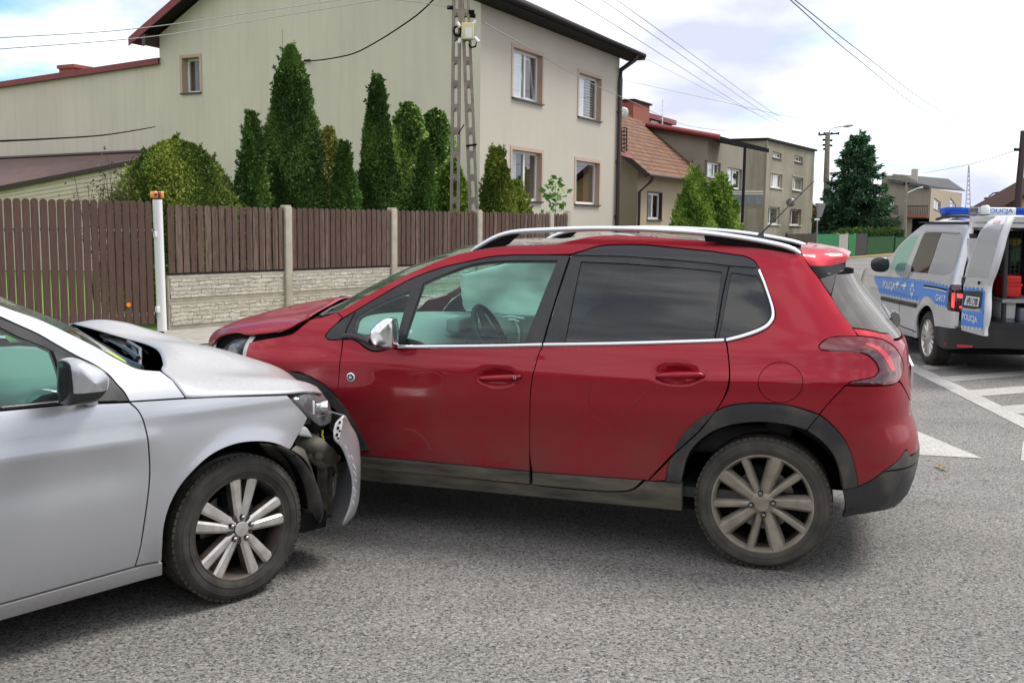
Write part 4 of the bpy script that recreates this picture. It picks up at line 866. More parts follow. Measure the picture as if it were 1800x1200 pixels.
P_ap = [C(0, 536)]+ap_top+[C(303, 668), C(326, 699), C(228, 705.5)]+ap_low+[L(-1.2, 1.365), L(-1.6, 1.39), L(-2.1, 1.37), L(-2.45, 1.30), L(-2.62, 1.18), L(-2.70, 1.06), L(-2.55, 1.0), L(-2.42, .97, 1), L(-2.40, .9), L(-2.40, .75), L(-2.30, .62), L(-2.24, .5, 1), L(-2.245, .42), L(-2.30, .52)]+[L(-2.62+.375*math.cos(R_(a)), .316+.375*math.sin(R_(a))) for a in (150, 120, 90)][::-1][:0]
quart = [L(-2.24, .26, 1), L(-2.24, .40), L(-2.33, .56), L(-2.62, .69), L(-2.91, .56), L(-3.0, .38), L(-3.0, .28, 1), L(-3.3, .28), L(SLO, .28, 1), L(SLO, 1.0, 1), L(-3.3, 1.02), L(-3.0, 1.15), L(-2.85, 1.41, 1), L(-2.2, 1.425), L(-1.6, 1.435), L(-1.2, 1.41)]
P_apf = [C(0, 536)]+ap_top+[C(303, 668), C(326, 699), C(228, 705.5)]+ap_low+[L(-1.25, 1.375), L(-1.6, 1.39), L(-2.1, 1.37), L(-2.45, 1.30), L(-2.70, 1.16), L(-2.78, 1.06), L(-2.66, 1.0), L(-2.42, .972, 1), L(-2.40, .9), L(-2.40, .75), L(-2.30, .60), L(-2.245, .45, 1)]+quart
for s in (-1, 1):
    d = panel('front_door', SS, sl_(P_d1), M['silver'], silc, s, g=.03)
    handle(d, (-1.17, .87), (-1.36, .875), SS, s, M['silver'])
    panel('rear_door', SS, crv([(-1.505, .962, 1), (-2.415, .97, 1), (-2.395, .9), (-2.395, .75), (-2.30, .60), (-2.235, .45), (-2.235, .26, 1), (-1.425, .25, 1), (-1.505, .42), (-1.505, .9)]), M['silver'], silc, s, g=.04)
    panel('sill', SS, sl_(P_sl), M['silver'], silc, s, off=.004, g=.03, thick=.05)
    panel('front_fender', SS, sl_(P_fen), M['silver'], silc, s, g=.02)
    sd = panel('body_side', SS, sl_(P_apf), M['silver'], silc, s, g=.03)
    gf = sl_([C(0, 574), (33, 590.5), (67, 604), C(90, 614), (100, 641), (107, 668), C(110, 701), C(0, 713), L(-1.2, .985), L(-1.44, .99, 1), L(-1.40, 1.33, 1), L(-1.2, 1.33)])
    gr_ = crv([(-1.52, .99, 1), (-2.3, 1.0, 1), (-2.38, 1.2), (-2.2, 1.30), (-1.9, 1.345), (-1.48, 1.345, 1)])
    fr_o = sl_([C(228, 704.5)]+ap_low[:-1]+[C(0, 557.5), L(-1.25, 1.373), L(-1.6, 1.388), L(-2.1, 1.368), L(-2.44, 1.298), L(-2.68, 1.16), L(-2.76, 1.06), L(-2.65, 1.005), L(-2.42, .975), L(-1.5, .967), C(0, 721), C(111, 710.5)])
    ff = panel('window_frame', SS, fr_o, M['frame'], silc, s, holes=[gf, gr_], g=.03, off=-.003, thick=.03)
    panel('front_window', SS, gf, M['glass2'], ff, s, off=-.008, g=.05, thick=.003)
    panel('rear_window', SS, gr_, M['darkglass'], ff, s, off=-.008, g=.05, thick=.003)
    panel('mirror_sail', SS, sl_([C(91, 614), (133, 636), (167, 655), (190, 675), (207, 700), C(207, 705), C(111, 709), (108, 668), (100, 641)]), M['plastic'], ff, s, off=.004, g=.03, thick=.01)
    strip('window_seal', SS, [sz(2, 717), sz(111, 707)], .012, M['black'], ff, s, off=.0, h=.004)
    c = SF.at(148, 664, y=-1.04); c[1] *= -s
    mz = SF.at(150, 684, y=-1.0)[2]; mx_ = SF.at(118, 660, y=-1.0)[0]-.035
    mirror_from(SF, [C(112, 637), C(117, 631.5), (132, 629.5), (150, 636), (170, 645.5), (180, 655), (184, 668), (178, 689), (163, 704), (140, 710), C(113, 712), (110, 690)], 1.0, .09, .12, (M['silver'], M['black']), silc, -1, -s, [((0, 0, mz), (0, 0, 1)), ((mx_+.03, 0, 0), (1, 0, 0))])
    ar = MB(); a = SF.at(160, 705, y=-.86); b = c.copy(); a[1] *= -s; b[2] -= .05; ar.tube([a, b], [.03, .04], 10, flat=(1, .7)); ar.build('mirror_arm', M['black'], silc)
# glasshouse
wn = [SS.pt(*[np.array([k]) for k in q], 0.0, 1)[0] for q in [sz(240, 647), sz(222, 639), sz(200, 627), sz(167, 608), sz(117, 583), sz(67, 560), sz(33, 548), sz(0, 536), (-1.2, 1.41)]]
def sx_(u, v, y): p = SF.at(u, v, y=-y); p[1] = y; return p
w2 = [sx_(202, 616, .45), sx_(168, 598, .45), sx_(117, 573, .45)+np.array([.0, 0, .01]), np.array([-.80, .45, 1.30]), np.array([-1.2, .45, 1.43])]
w3 = [sx_(168, 596, .2), sx_(120, 573, .2), sx_(60, 549, .2), np.array([-.76, .2, 1.325]), np.array([-1.2, .2, 1.445])]
w4 = [sx_(137, 578, .0), sx_(118, 570, .0), sx_(60, 546, .0), sx_(0, 524, .0), np.array([-1.2, 0, 1.45])]
wr = [wn, w2, w3, w4]
G = loft(wr, 24, 6); ws = MB().grid(G); ws.grid(G*np.array([1, -1, 1])); wso = fixn(ws.build('windscreen', M['wscreen'], silc))
vg = MB(); q = sx_(200, 627, .42); vg.add([sx_(192, 617, -.0)*np.array([1, 1, 1])+np.array([-.02, -.52, -.012])]*0, []); 
e2 = [SS.pt(np.array([x]), np.array([z]), 0, 1)[0] for x, z in ((-1.2, 1.41), (-1.6, 1.435), (-2.2, 1.425), (-2.85, 1.41))]
rg = span(e2, 0.0, 0.045, nu=20); rf = fixn(MB().grid(rg).build('roof', M['silver'], silc))
rwd = MB(); rwd.grid(loft([[(-2.9, .56, 1.40), (-3.12, .62, 1.12)], [(-2.95, 0, 1.45), (-3.22, 0, 1.12)], [(-2.9, -.56, 1.40), (-3.12, -.62, 1.12)]], 6, 6)); rwd.build('rear_screen', M['darkglass'], silc)
# the bonnet: popped and buckled upwards at its back edge
a_ = lambda u, v, y: SF.at(u, v, y=y)
R0 = [a_(327, 699.5, -.80), a_(362, 698, -.81), a_(400, 696, -.81), a_(450, 694, -.80), a_(505, 692, -.77), a_(542, 689, -.72), a_(567, 691.5, -.66)]
R05 = [a_(303, 668, -.72), a_(345, 676, -.74), a_(400, 680, -.75), a_(460, 681, -.73), a_(520, 680, -.68), a_(545, 682, -.64), a_(563, 687.5, -.60)]
R1 = [a_(284, 651.5, -.64), a_(300, 656, -.645), a_(330, 660, -.65), a_(400, 665, -.66), a_(460, 666, -.65), a_(508, 667, -.60), a_(538, 673, -.55), a_(556, 681, -.50)]
R2 = [a_(287, 640, -.55), a_(310, 642, -.55), a_(360, 648, -.55), a_(420, 653, -.53), a_(480, 660, -.47), (0.60, -.42, .80), (0.72, -.38, .72)]
R3 = [a_(272, 612, -.33), (-.02, -.32, 1.06), (.15, -.30, 1.03), (.40, -.26, .955), (.62, -.22, .87), (.76, -.20, .77), (.81, -.18, .70)]
R4 = [a_(205, 590, -.02), a_(240, 594, -.0), a_(290, 600, 0.0), (.30, 0, .995), a_(420, 633, .0), (.68, 0, .865), (.80, 0, .78), (.86, 0, .69)]
R5 = [a_(137, 571, .22), a_(175, 563.5, .22), a_(217, 567, .22), a_(260, 579.5, .2), a_(300, 591, .2), a_(340, 604, .18), (.50, .18, .93), (.70, .18, .85), (.80, .18, .77), (.84, .18, .69)]
R6 = [a_(118, 572, .48), (-.02, .5, 1.06), (.25, .5, .985), (.5, .48, .90), (.68, .44, .80), (.74, .42, .72)]
R7 = [(-.30, .74, 1.0), (0, .76, .97), (.3, .74, .90), (.5, .70, .82), (.58, .66, .76)]
hood = MB().grid(loft([R0, R05, R1, R2, R3, R4, R5, R6, R7], 44, 6)).build('hood', M['silver'], silc, .007)
G = loft([R0, R05, R1, R2, R3, R4, R5, R6, R7], 30, 4); G[:, :, 2] -= .016; G[:, -1, :] += np.array([.0, 0, 0]); MB().grid(G[1:-1, 1:-1]).build('hood_shade_sheet', M['dark'], hood)  # dark copy below the bonnet paints its underside as shade
# what shows in the gap behind the bonnet
eb = MB(); eb.box(-.55, .55, -.64, .64, .45, .80, bev=.03); eb.box(.1, .62, -.55, .55, .55, .74, bev=.03); eb.box(-.75, .45, .66, .69, .5, 1.0); eb.box(-.50, .3, -.60, .66, .78, .86)
eb.grid(loft([[(-.62, -.70, .93), (-.35, -.70, .90), (-.2, -.68, .80)], [(-.52, 0, .98), (-.25, 0, .93), (-.12, 0, .82)], [(-.62, .70, .93), (-.35, .70, .90), (-.2, .68, .80)]], 10, 8)); eb.build('engine_bay', M['dark'], silc)
for (p, q, r, m) in (((196, 588, .1), (262, 622, -.2), .009, 'inner'), ((210, 598, .05), (240, 632, -.35), .014, 'inner'), ((225, 600, -.1), (246, 642, -.45), .008, 'disc'), ((186, 596, .15), (222, 618, -.15), .015, 'hose'), ((178, 590, .2), (206, 598, .05), .012, 'hose')):
    a0, a1 = a_(p[0], p[1], p[2]), a_(q[0], q[1], q[2]); mb = MB(); mb.tube([a0+np.array([0, 0, .0]), (a0+a1)/2+np.array([.03, 0, .015]), a1], r, 8); mb.build('engine_pipe', M[m], silc)
wp = MB(); wp.tube([a_(250, 648, -.60), a_(232, 640, -.5), a_(200, 622, -.25), a_(150, 596, -.0)], [.013, .012, .009, .006], 6, flat=(.7, 1.3)); wp.build('wiper', M['black'], silc)
wp = MB(); wp.tube([a_(243, 630, -.4), a_(225, 615, -.25), a_(180, 592, .1)], [.013, .010, .006], 6); wp.build('wiper', M['black'], silc)
# sticker low on the windscreen
G = loft(wr, 24, 6)*np.array([1, -1, 1]); vgm = mat('yellow green sticker', (.45, .62, .04), .5); tg = np.array([205, 627]); best = None
fl_g = [(i, j) for i in range(G.shape[0]) for j in range(G.shape[1])]; best = min(fl_g, key=lambda ij: np.sum((SF.pj(G[ij])-tg)**2)); c = G[best]; t1 = G[best[0], min(best[1]+1, 23)]-G[best[0], best[1]-1]; t1 /= np.linalg.norm(t1); t2 = G[min(best[0]+1, G.shape[0]-1), best[1]]-G[best[0]-1, best[1]]; t2 -= t1*(t1 @ t2); t2 /= np.linalg.norm(t2); nn = np.cross(t1, t2); nn *= np.sign(nn[2])
stk = MB(); stk.add([c+nn*.004+(t1*math.cos(a)+t2*math.sin(a))*.045 for a in np.linspace(0, 2*math.pi, 24, endpoint=False)], [list(range(24))]); stk.build('inspection_sticker', vgm, silc)
# headlamp
hr = [[a_(509, 695, -.73), a_(525, 693, -.73), a_(542, 691, -.71), a_(567, 693, -.62)], [a_(510, 700, -.74), a_(526, 705, -.755), a_(552, 708, -.74), a_(578, 708, -.63)], [a_(511, 703, -.74), a_(528, 717, -.76), a_(553, 727, -.745), a_(582, 725, -.64)], [a_(513, 705, -.74), a_(541, 731, -.755), a_(564, 748, -.73), a_(582, 741, -.65)]]
hl_ = MB().grid(loft(hr, 16, 6)).build('headlight', M['clear'], silc, .004)
G = loft(hr, 16, 6); c0 = G.mean((0, 1)); hb = MB(); hb.grid(c0+(G-c0)*.93+np.array([-.05, .05, -.0])); 
hb.build('lamp_bowl', M['hose'], hl_)
hb = MB(); p = a_(552, 716, -.67); hb.tube([p, p+np.array([.05, -.04, 0])], [.022, .034], 16); hb.build('lamp_reflector', M['chrome'], hl_)
hb = MB(); hb.obox(a_(551, 716, -.745), [(0, 0, 1), (.8, .6, 0), (-.6, .8, 0)], (.030, .009, .003)); hb.build('lamp_strip', M['whitep'], hl_)
# torn bumper end, standing away from the car
bl = [(604, 730), (597, 736), (590, 743), (586, 762), (589, 776), (595, 780), (603, 792), (610, 811), (617.5, 838), (618.5, 862), (613, 892), (602, 921.5)]
brr = [(604.5, 730), (610, 737), (616, 748), (624, 760), (629, 775), (631.5, 793), (632, 815), (631, 845), (628, 880), (621, 902), (611, 914), (602.5, 922)]
mid = [(604.3, 730), (604, 737), (604, 747), (607, 762), (610, 776), (614, 787), (618, 803), (622, 813), (625, 842), (623.5, 870), (618, 896), (602, 921.8)]
B1 = [a_(u, v, -.84) for u, v in bl]; B3 = [a_(u, v, -.74) for u, v in brr]; B2 = [a_(u, v, -.83) for u, v in mid]
bp = MB().grid(loft([B1, B2, B3, [np.array(p)+np.array([.02, .22, 0]) for p in B3]], 30, 5)).build('bumper_corner', None or M['silver'], silc, .006)
bk = MB(); pts = [(590, 745), (600, 734), (603, 740), (599, 758), (594, 776), (588, 770), (587, 758)]; cen = [a_(u, v, -.86) for u, v in pts]; 
bk.add(cen+[p+np.array([0, .006, 0]) for p in cen], [list(range(7)), list(range(7, 14))[::-1]]+[(i, 7+i, 7+(i+1) % 7, (i+1) % 7) for i in range(7)]); bk.build('bumper_bracket', M['whitep'], silc)
for k, (u, v, r) in enumerate(((597, 742, .007), (594, 752, .008), (597, 757, .006), (592, 764, .008), (594, 770, .006))):
    p = a_(u, v, -.863); m_ = MB(); m_.tube([p, p+np.array([-.0, -.002, 0])], r, 7); m_.build('bracket_hole', M['dark'], silc)
# scratches through the paint down its edge
scm = mat('bare scratched plastic', (.8, .8, .8), .7); 
for (u, v, l) in ((617, 800, 6), (620, 815, 10), (622, 828, 8), (624, 842, 5), (621, 856, 9), (622, 868, 4), (620, 880, 6), (606, 783, 7), (612, 800, 5)):
    m_ = MB(); p = a_(u, v, -.85); q = a_(u+l*.6, v+l, -.85); m_.tube([p, q], [.0022, .001], 4); m_.build('scratch', scm, bp)
# front end laid bare: wheel liner, brackets, headlamp carrier, radiator duct
ln_o = [(455, 779), (485, 783), (510, 792), (530, 808), (548, 832), (560, 858), (567, 885), (568, 905), (562, 918)]
ln_i = [(470, 800), (490, 812), (505, 830), (517, 855), (525, 880), (528, 900), (532, 915), (545, 922), (556, 922)]
MB().grid(loft([[a_(u, v, -.80) for u, v in ln_o], [a_(u, v, -.72) for u, v in ln_i]], 24, 5)).build('wheel_liner', M['plastic'], silc, .004)
MB().grid(loft([[a_(u, v, -.80) for u, v in ((511, 790), (530, 802), (545, 822), (556, 850))], [a_(u, v, -.76) for u, v in ((520, 783), (534, 790), (541, 806), (547, 822))]], 14, 3)).build('liner_edge', M['hose'], silc, .004)
cr = MB(); cr.tube([a_(520, 781, -.60), a_(540, 778, -.66), a_(556, 786, -.70), a_(574, 800, -.70), a_(584, 808, -.66)], [.040, .052, .050, .046, .035], 14); cr.tube([a_(561, 801, -.76), a_(561, 801, -.70)], .018, 14); cr.tube([a_(561, 801, -.765), a_(561, 801, -.76)], .009, 6); cr.build('bumper_carrier', M['hose'], silc); 
dc = MB(); 
for (p, q, y, w_) in (((566, 812), (566, 905), -.66, .035), ((578, 815), (577, 902), -.62, .028), ((589, 812), (588, 830), -.62, .014)):
    dc.tube([a_(p[0], p[1], y), a_((p[0]+q[0])/2, (p[1]+q[1])/2, y), a_(q[0], q[1], y)], w_, 4, flat=(1.2, .8), sm=False)
dc.tube([a_(540, 800, -.7), a_(566, 815, -.70), a_(590, 808, -.66), a_(596, 800, -.64)], [.02, .028, .024, .014], 8); dc.tube([a_(586, 806, -.70), a_(592, 830, -.68)], .012, 6); dc.build('radiator_duct', M['hose'], silc)
tb = MB(); tb.tube([a_(572, 790, -.55), a_(600, 795, -.6), a_(612, 800, -.66)], [.012, .014, .012], 6); tb.tube([a_(550, 765, -.6), a_(580, 782, -.58)], .02, 6); tb.build('crash_bracket', M['inner'], silc)
wt = MB().grid(loft([[a_(527, 752, -.70), a_(533, 749, -.70), a_(543, 765, -.68)], [a_(522, 764, -.70), a_(530, 766, -.70), a_(544, 768, -.68)]], 6, 3)).build('washer_tank', M['whitep'], silc, .03)
yc = mat('yellow cable', (.55, .45, .03), .6); MB().tube([a_(567, 756, -.70), a_(566, 764, -.70), a_(569, 774, -.70), a_(567, 779, -.70)], .005, 6).build('cable', yc, silc)
bb = MB(); bb.box(.30, .66, -.60, .60, .30, .72, bev=.05); bb.box(.56, .70, -.66, .66, .46, .60, bev=.02); bb.build('radiator', M['dark'], silc)
gr = MB(); gr.grid(loft([[(.60, .74, .25), (.66, .74, .45), (.60, .72, .66)], [(.80, .40, .23), (.85, .40, .45), (.82, .40, .68)], [(.84, 0, .23), (.88, 0, .45), (.87, 0, .68)]], 10, 6)); gr.build('front_bumper', M['silver'], silc, .01)
car_core(SS, silc, [(0, .316, .372), (-2.62, .316, .372)], .22, lambda x: .90 if x < -.3 else (.78 if x < .2 else .62), side_in=.05, smax=.30)
fl_ = MB(); fl_.box(-3.2, .5, -.76, .76, .20, .28); fl_.box(-2.2, -.5, -.80, .80, .29, .36); fl_.build('floor', [M['dark']], silc)
for y in (.37, -.37): seat(silc, -1.28, y, .48)
rb = MB(); rb.box(-2.6, -2.05, -.66, .66, .42, .58, bev=.05); rb.box(-2.72, -2.56, -.66, .66, .5, 1.05, bev=.05); rb.build('rear_seat', M['seat'], silc)
db = MB(); db.grid(loft([[(-.80, .76, .66), (-.84, .76, .92), (-.62, .76, .98), (-.34, .76, .98)], [(-.86, .0, .66), (-.88, .0, .97), (-.7, .0, 1.03), (-.2, .0, 1.0)], [(-.80, -.76, .66), (-.84, -.76, .92), (-.62, -.76, .98), (-.34, -.76, .98)]], 12, 10)); db.build('dashboard', M['innerg'], silc)
p = a_(66, 697, .36); steering_wheel(silc, p[0], .36, p[2], .18)
make_wheel(silc, (0, -.848, .316), -1, .316, .221, .205, 'silver', steer=R_(2), rot=0)
make_wheel(silc, (0, .848, .316), 1, .316, .221, .205, 'silver')
make_wheel(silc, (-2.62, -.848, .316), -1, .316, .221, .205, 'silver', rot=.4)
make_wheel(silc, (-2.62, .848, .316), 1, .316, .221, .205, 'silver', rot=.9)
M['vplastic'] = varied('van bumper plastic', (0.020, 0.021, 0.024), (0.038, 0.037, 0.036), 3, 0.45)
# ---------------------------------------------------------------- the police van
VF = Frame((5.762, 11.965, 0), 86.2)
VW = [(0.15, .84), (0.3, .87), (0.5, .885), (.7, .893), (.9, .885), (1.0, .872), (1.1, .855), (1.3, .805), (1.5, .75), (1.62, .70), (1.72, .63), (1.78, .55)]
VS = Shell(-.35, 2.5, [(0.15, -.80), (.5, -.84), (.9, -.82), (1.2, -.79), (1.5, -.72), (1.72, -.64), (1.8, -.6)],
           [(0.15, 3.5), (.5, 3.6), (.85, 3.52), (1.0, 3.3), (1.1, 3.05), (1.8, 2.9)], VW, nr=9, nf=3.2, extra=lambda X, Z: 0.02*np.exp(-((np.hypot(X, Z-.32)-.40)/.06)**2)+0.02*np.exp(-((np.hypot(X-2.68, Z-.32)-.40)/.06)**2)+0.006*np.exp(-((Z-.95)/.03)**2))
VK = Skin(VF, VS, 1); vl = VK.line; vz = lambda u, v: VK.sz(u, v)
VLO, VHI = VS.send()
van = empty('police_van', VF, 'silver police van with blue lettered band, roof lightbar and open rear doors', 'van')
blue = mat('blue reflective film', (.003, .20, .70), .35, 0, .5); whi = mat('white reflective film', (.66, .70, .74), .4); gfilm = mat('grey window film', (.33, .34, .34), .35, 0, .4)
arch_r = [C(1612, 580), (1611, 570), (1613, 555), (1618.5, 544.5), (1626, 538), (1632, 538), (1638, 547), (1641.5, 562), C(1642.5, 573)]
roofl = [C(1716, 391), (1690, 387.5), (1660, 386.7), (1633, 390.7), (1620, 397), (1607, 407), (1593, 419), (1580, 432), (1572, 443), (1561, 457), C(1552, 470)]
P_v = roofl+[L(2.55, 1.03), L(3.0, .98), L(3.1, .8, 1), L(3.1, .3, 1), L(3.07, .3, 1), L(3.07, .40), L(2.95, .60), L(2.68, .70), L(2.41, .60), L(2.29, .40), L(2.29, .20, 1), C(1612, 594)]+arch_r+[C(1685, 577.5), C(1686.5, 548), C(1666, 544.5), (1665, 541), (1668.5, 514.5), C(1671, 500.5), C(1691, 501), (1692.5, 490), (1696, 470), (1702.7, 443), (1709, 417), (1714.7, 397)]
for s in (1, -1):
    sd = panel('body_side', VS, vl(P_v), M['vansilver'], van, s, g=.04)
    fw = vl([C(1616, 413), (1605, 413.5), (1596, 420), (1584, 432), (1574.7, 445), (1568, 460), C(1562.5, 471), (1567, 476), C(1590, 477), (1601, 447)])
    sw = vl([C(1656, 409.5), C(1627, 409.5), (1624, 412), (1613, 438.7), (1602.7, 466), C(1601, 478), C(1631, 480.8), (1643, 447)])
    fl = vl([C(1657.5, 409.5), C(1687, 411), (1693, 416), (1686, 450), (1675, 476), C(1660, 484.7), C(1640, 482.7), C(1632, 480.9), (1644, 447)])
    panel('front_window', VS, fw, M['glass'], sd, s, off=.002, g=.06, thick=.006)
    panel('side_window', VS, sw, M['glass'] if 0 else M['darkglass'], sd, s, off=.002, g=.06, thick=.006)
    panel('filmed_window', VS, fl, gfilm, sd, s, off=.002, g=.06, thick=.006)
    strip('window_gutter', VS, [vz(1627, 408), vz(1657, 408), vz(1687, 410)], .02, M['innerg'], sd, s, off=.004)
    strip('door_seam', VS, [vz(1600.5, 478), vz(1594, 490), vz(1587, 505), vz(1583, 522), vz(1581, 548)], .008, M['dark'], sd, s, off=.001, h=.0015)
    bluep = panel('blue_band', VS, vl([C(1536.5, 490.5), (1540, 487.5), C(1551, 487), C(1587, 491), C(1624.5, 496), C(1668.5, 505.5), C(1667.5, 516), C(1664, 540), C(1647, 537), (1641, 529.5), (1635, 523.5), (1627.5, 521), (1621, 525), C(1618.5, 529), C(1582.5, 522), C(1549.5, 516), C(1546, 515), (1543.5, 505.5), (1540, 498)]), blue, sd, s, off=.003, g=.05, thick=.002, ins=0)
    f = skin_fn(VS, s, .0065); cb = MB()
    checks(cb, VK, [vz(1538, 484.5), vz(1587, 488.2), vz(1624.5, 493), vz(1669, 502.6)], [vz(1538, 487.3), vz(1587, 491), vz(1624.5, 495.9), vz(1669, 505.5)], 26, f, 0)
    checks(cb, VK, [vz(1546, 515), vz(1582, 522), vz(1618, 529)], [vz(1546, 518), vz(1582, 525), vz(1618, 532.3)], 14, f, 1)
    checks(cb, VK, [vz(1647, 534.5), vz(1664, 537.7)], [vz(1647, 537.5), vz(1664, 540.8)], 4, f, 1)
    cb.build('checker_band', [blue, whi], sd)
    tx = MB(); q = [vz(1553, 509.5), vz(1573.5, 512.8), vz(1574, 496.5), vz(1553, 493)]
    if s < 0: q = [q[1], q[0], q[3], q[2]]
    text_on(tx, 'POLICJA', q, f, 0, .03, .95); tx.build('police_lettering', whi, sd)
    tx = MB(); q = [vz(1645, 528.5), vz(1662.5, 532.5), vz(1663.5, 519.5), vz(1646, 516)]
    if s < 0: q = [q[1], q[0], q[3], q[2]]
    text_on(tx, 'G417', q, f, 0, .02, 1.0); tx.build('unit_number', whi, sd)
    st = MB(); c = vz(1604.3, 509); P = []
    for k in range(16):
        r_ = (.115, .062)[k % 2]; a = k*math.pi/8; P.append((c[0]+r_*math.cos(a)*.8, c[1]+r_*math.sin(a)))
    st.add([f(p) for p in P]+[f(c)], [(i, (i+1) % 16, 16) for i in range(16)]); f2 = skin_fn(VS, s, .009); st.add([f2((c[0]+.04*math.cos(a), c[1]+.042*math.sin(a))) for a in np.linspace(0, 6.283, 13)[:-1]], [list(range(12))], 1); st.build('police_star', [whi, blue], sd)
    for (u, v) in ((1578, 500.5), (1590.5, 503)):
        a, b = vz(u-3.2, v-.5), vz(u+3.2, v+.6); cp = MB(); c = (a+b)/2; nrm_ = VS.nrm(np.array([c[0]]), np.array([c[1]]), s)[0]; p0 = VS.pt(np.array([c[0]]), np.array([c[1]]), 0, s)[0]; cp.tube([p0, p0+nrm_*.006], .05, 20); cp.build('handle_cup', M['alu'], sd); handle(sd, a, b, VS, s, M['alu'])
    strip('slide_rail', VS, [vz(1624.5, 503), vz(1645, 506), vz(1665.5, 510.8)], .03, M['dark'], sd, s, off=.005, h=.002)
    strip('slide_rail_edge', VS, [vz(1624.5, 504.8), vz(1645, 507.8), vz(1665.5, 512.6)], .014, whi, sd, s, off=.005, h=.004)
    strip('side_moulding', VS, [vz(1550, 523.8), vz(1580, 530.5), vz(1611, 537)], .055, M['vplastic'], sd, s, off=.004, h=.012)
    strip('sill_seam', VS, [vz(1611, 583), vz(1590, 575.5), vz(1570, 566)], .012, M['dark'], sd, s, off=.001, h=.001)
    lp = panel('tail_light', VS, vl([C(1671, 500.8), C(1691.5, 501.3), C(1691, 547.3), C(1666, 544), (1665.5, 541), (1669, 514.5)]), M['darklens'], van, s, off=.008, g=.04, thick=.03)
    lm = MB(); f3 = skin_fn(VS, s, .012)
    for q in (((1674.5, 515), (1679.5, 515.6), (1678, 541), (1673.5, 540)), ((1683, 515.8), (1692, 517), (1692, 524.5), (1683, 523)), ((1676, 535.5), (1691, 538), (1691, 542), (1675, 539.8))): lm.add([f3(vz(*p)) for p in q], [(0, 1, 2, 3)])
    lm.build('lamp_guide', mat('red lamp strip', (.9, .03, .03), .2, 0, 1.0, emis=(1, .05, .04), es=.45), lp)
    panel('rear_bumper', VS, vl([C(1643, 573.5), C(1685, 578), L(-.80, .535), L(VLO, .535, 1), L(VLO, .30, 1), L(-1.0, .30), (1662.5, 612.7), (1651, 607.5), (1647.5, 600)]), M['vplastic'], van, s, off=.012, g=.05, thick=.05)
    rr_ = MB(); 
    # mirror
    c = VF.at(1547, 465, y=1.02); c[1] *= s
    mirror_shell(van, c, (.09, .12, .10), (M['black'], M['black']), s, split=-.5)
    rfm = MB(); a, b, c_, d_ = [VF.at(u, v, y=.62) for u, v in ((1647, 385.5), (1665, 380), (1700, 380.5), (1724, 386))]
    Q = spl([a, b, (b+c_)/2, c_, d_], 20); Q[:, 1] *= s; rfm.tube(Q, .022, 8, flat=(1, .8)); rfm.build('roof_rail', M['vplastic'], van)
refl = MB(); pp = [vz(1662.5, 603.5), vz(1708, 608)]; f3 = skin_fn(VS, 1, .018); mid = [vz(1684, 607)]
refl.add([f3((pp[0][0], pp[0][1]+.012)), f3((pp[0][0], pp[0][1]-.012)), f3((mid[0][0], mid[0][1]-.015)), f3((pp[1][0], pp[1][1]-.012)), f3((pp[1][0], pp[1][1]+.012)), f3((mid[0][0], mid[0][1]+.015))], [(0, 1, 2, 5), (5, 2, 3, 4)]); refl.build('reflector', M['redlit'], van)
# roof, windscreen, bonnet, front
re = [VS.pt(*[np.array([k]) for k in vz(*p[:2])], 0, 1)[0] for p in roofl[:6]]
G = span(re, 0.0, .07, nu=24); fixn(MB().grid(G).build('roof', M['vansilver'], van))
we = [VS.pt(*[np.array([k]) for k in vz(*p[:2])], 0, 1)[0] for p in roofl[5:]]
G = span(we, lambda t: .05+.15*t, lambda t: .06*(1-t), nu=16); fixn(MB().grid(G).build('windscreen', M['wscreen'], van))
he = [we[-1], (2.75, .80, 1.02), (3.05, .74, .98)]
fixn(MB().grid(span(he, lambda t: .15+.25*t, lambda t: .03*(1-t)-.03*t, nu=12)).build('hood', M['vansilver'], van))
fb = MB(); fb.grid(loft([[(3.02, .82, .25), (3.1, .84, .5), (3.05, .76, .97)], [(3.4, .5, .25), (3.5, .5, .5), (3.32, .5, .96)], [(3.5, 0, .25), (3.6, 0, .5), (3.45, 0, .94)], [(3.4, -.5, .25), (3.5, -.5, .5), (3.32, -.5, .96)], [(3.02, -.82, .25), (3.1, -.84, .5), (3.05, -.76, .97)]], 10, 5)); fb.build('front_bumper', M['vplastic'], van)
# the left rear door, swung right back along the flank's line
DS = Shell(-2.6, 2.5, [(0, -3.2), (2, -3.2)], [(0, 3.2), (2, 3.2)], VW); DK = Skin(VF, DS, 1); dl = DK.line; dz = lambda u, v: DK.sz(u, v)
P_o = [C(1690, 580.5), (1689.5, 555), (1692, 540), (1694.7, 491), (1698.7, 470), (1706.7, 448.7), (1714.7, 427), (1724, 404.7), (1733, 394), (1741, 386.5), (1754.7, 381), C(1772, 379), C(1766, 391), (1757, 417), (1750.7, 443), (1740, 478), C(1731, 502), C(1728.5, 591)]
rd = panel('rear_door', DS, dl(P_o), M['vansilver'], van, 1, g=.05, thick=.05)
panel('filmed_window', DS, dl([C(1727, 404.5), (1740, 397), C(1764, 393.5), (1756, 417), (1749, 443), C(1737, 488), C(1700, 486.8), (1707, 455), (1716, 428)]), gfilm, rd, 1, off=.003, g=.06, thick=.003)
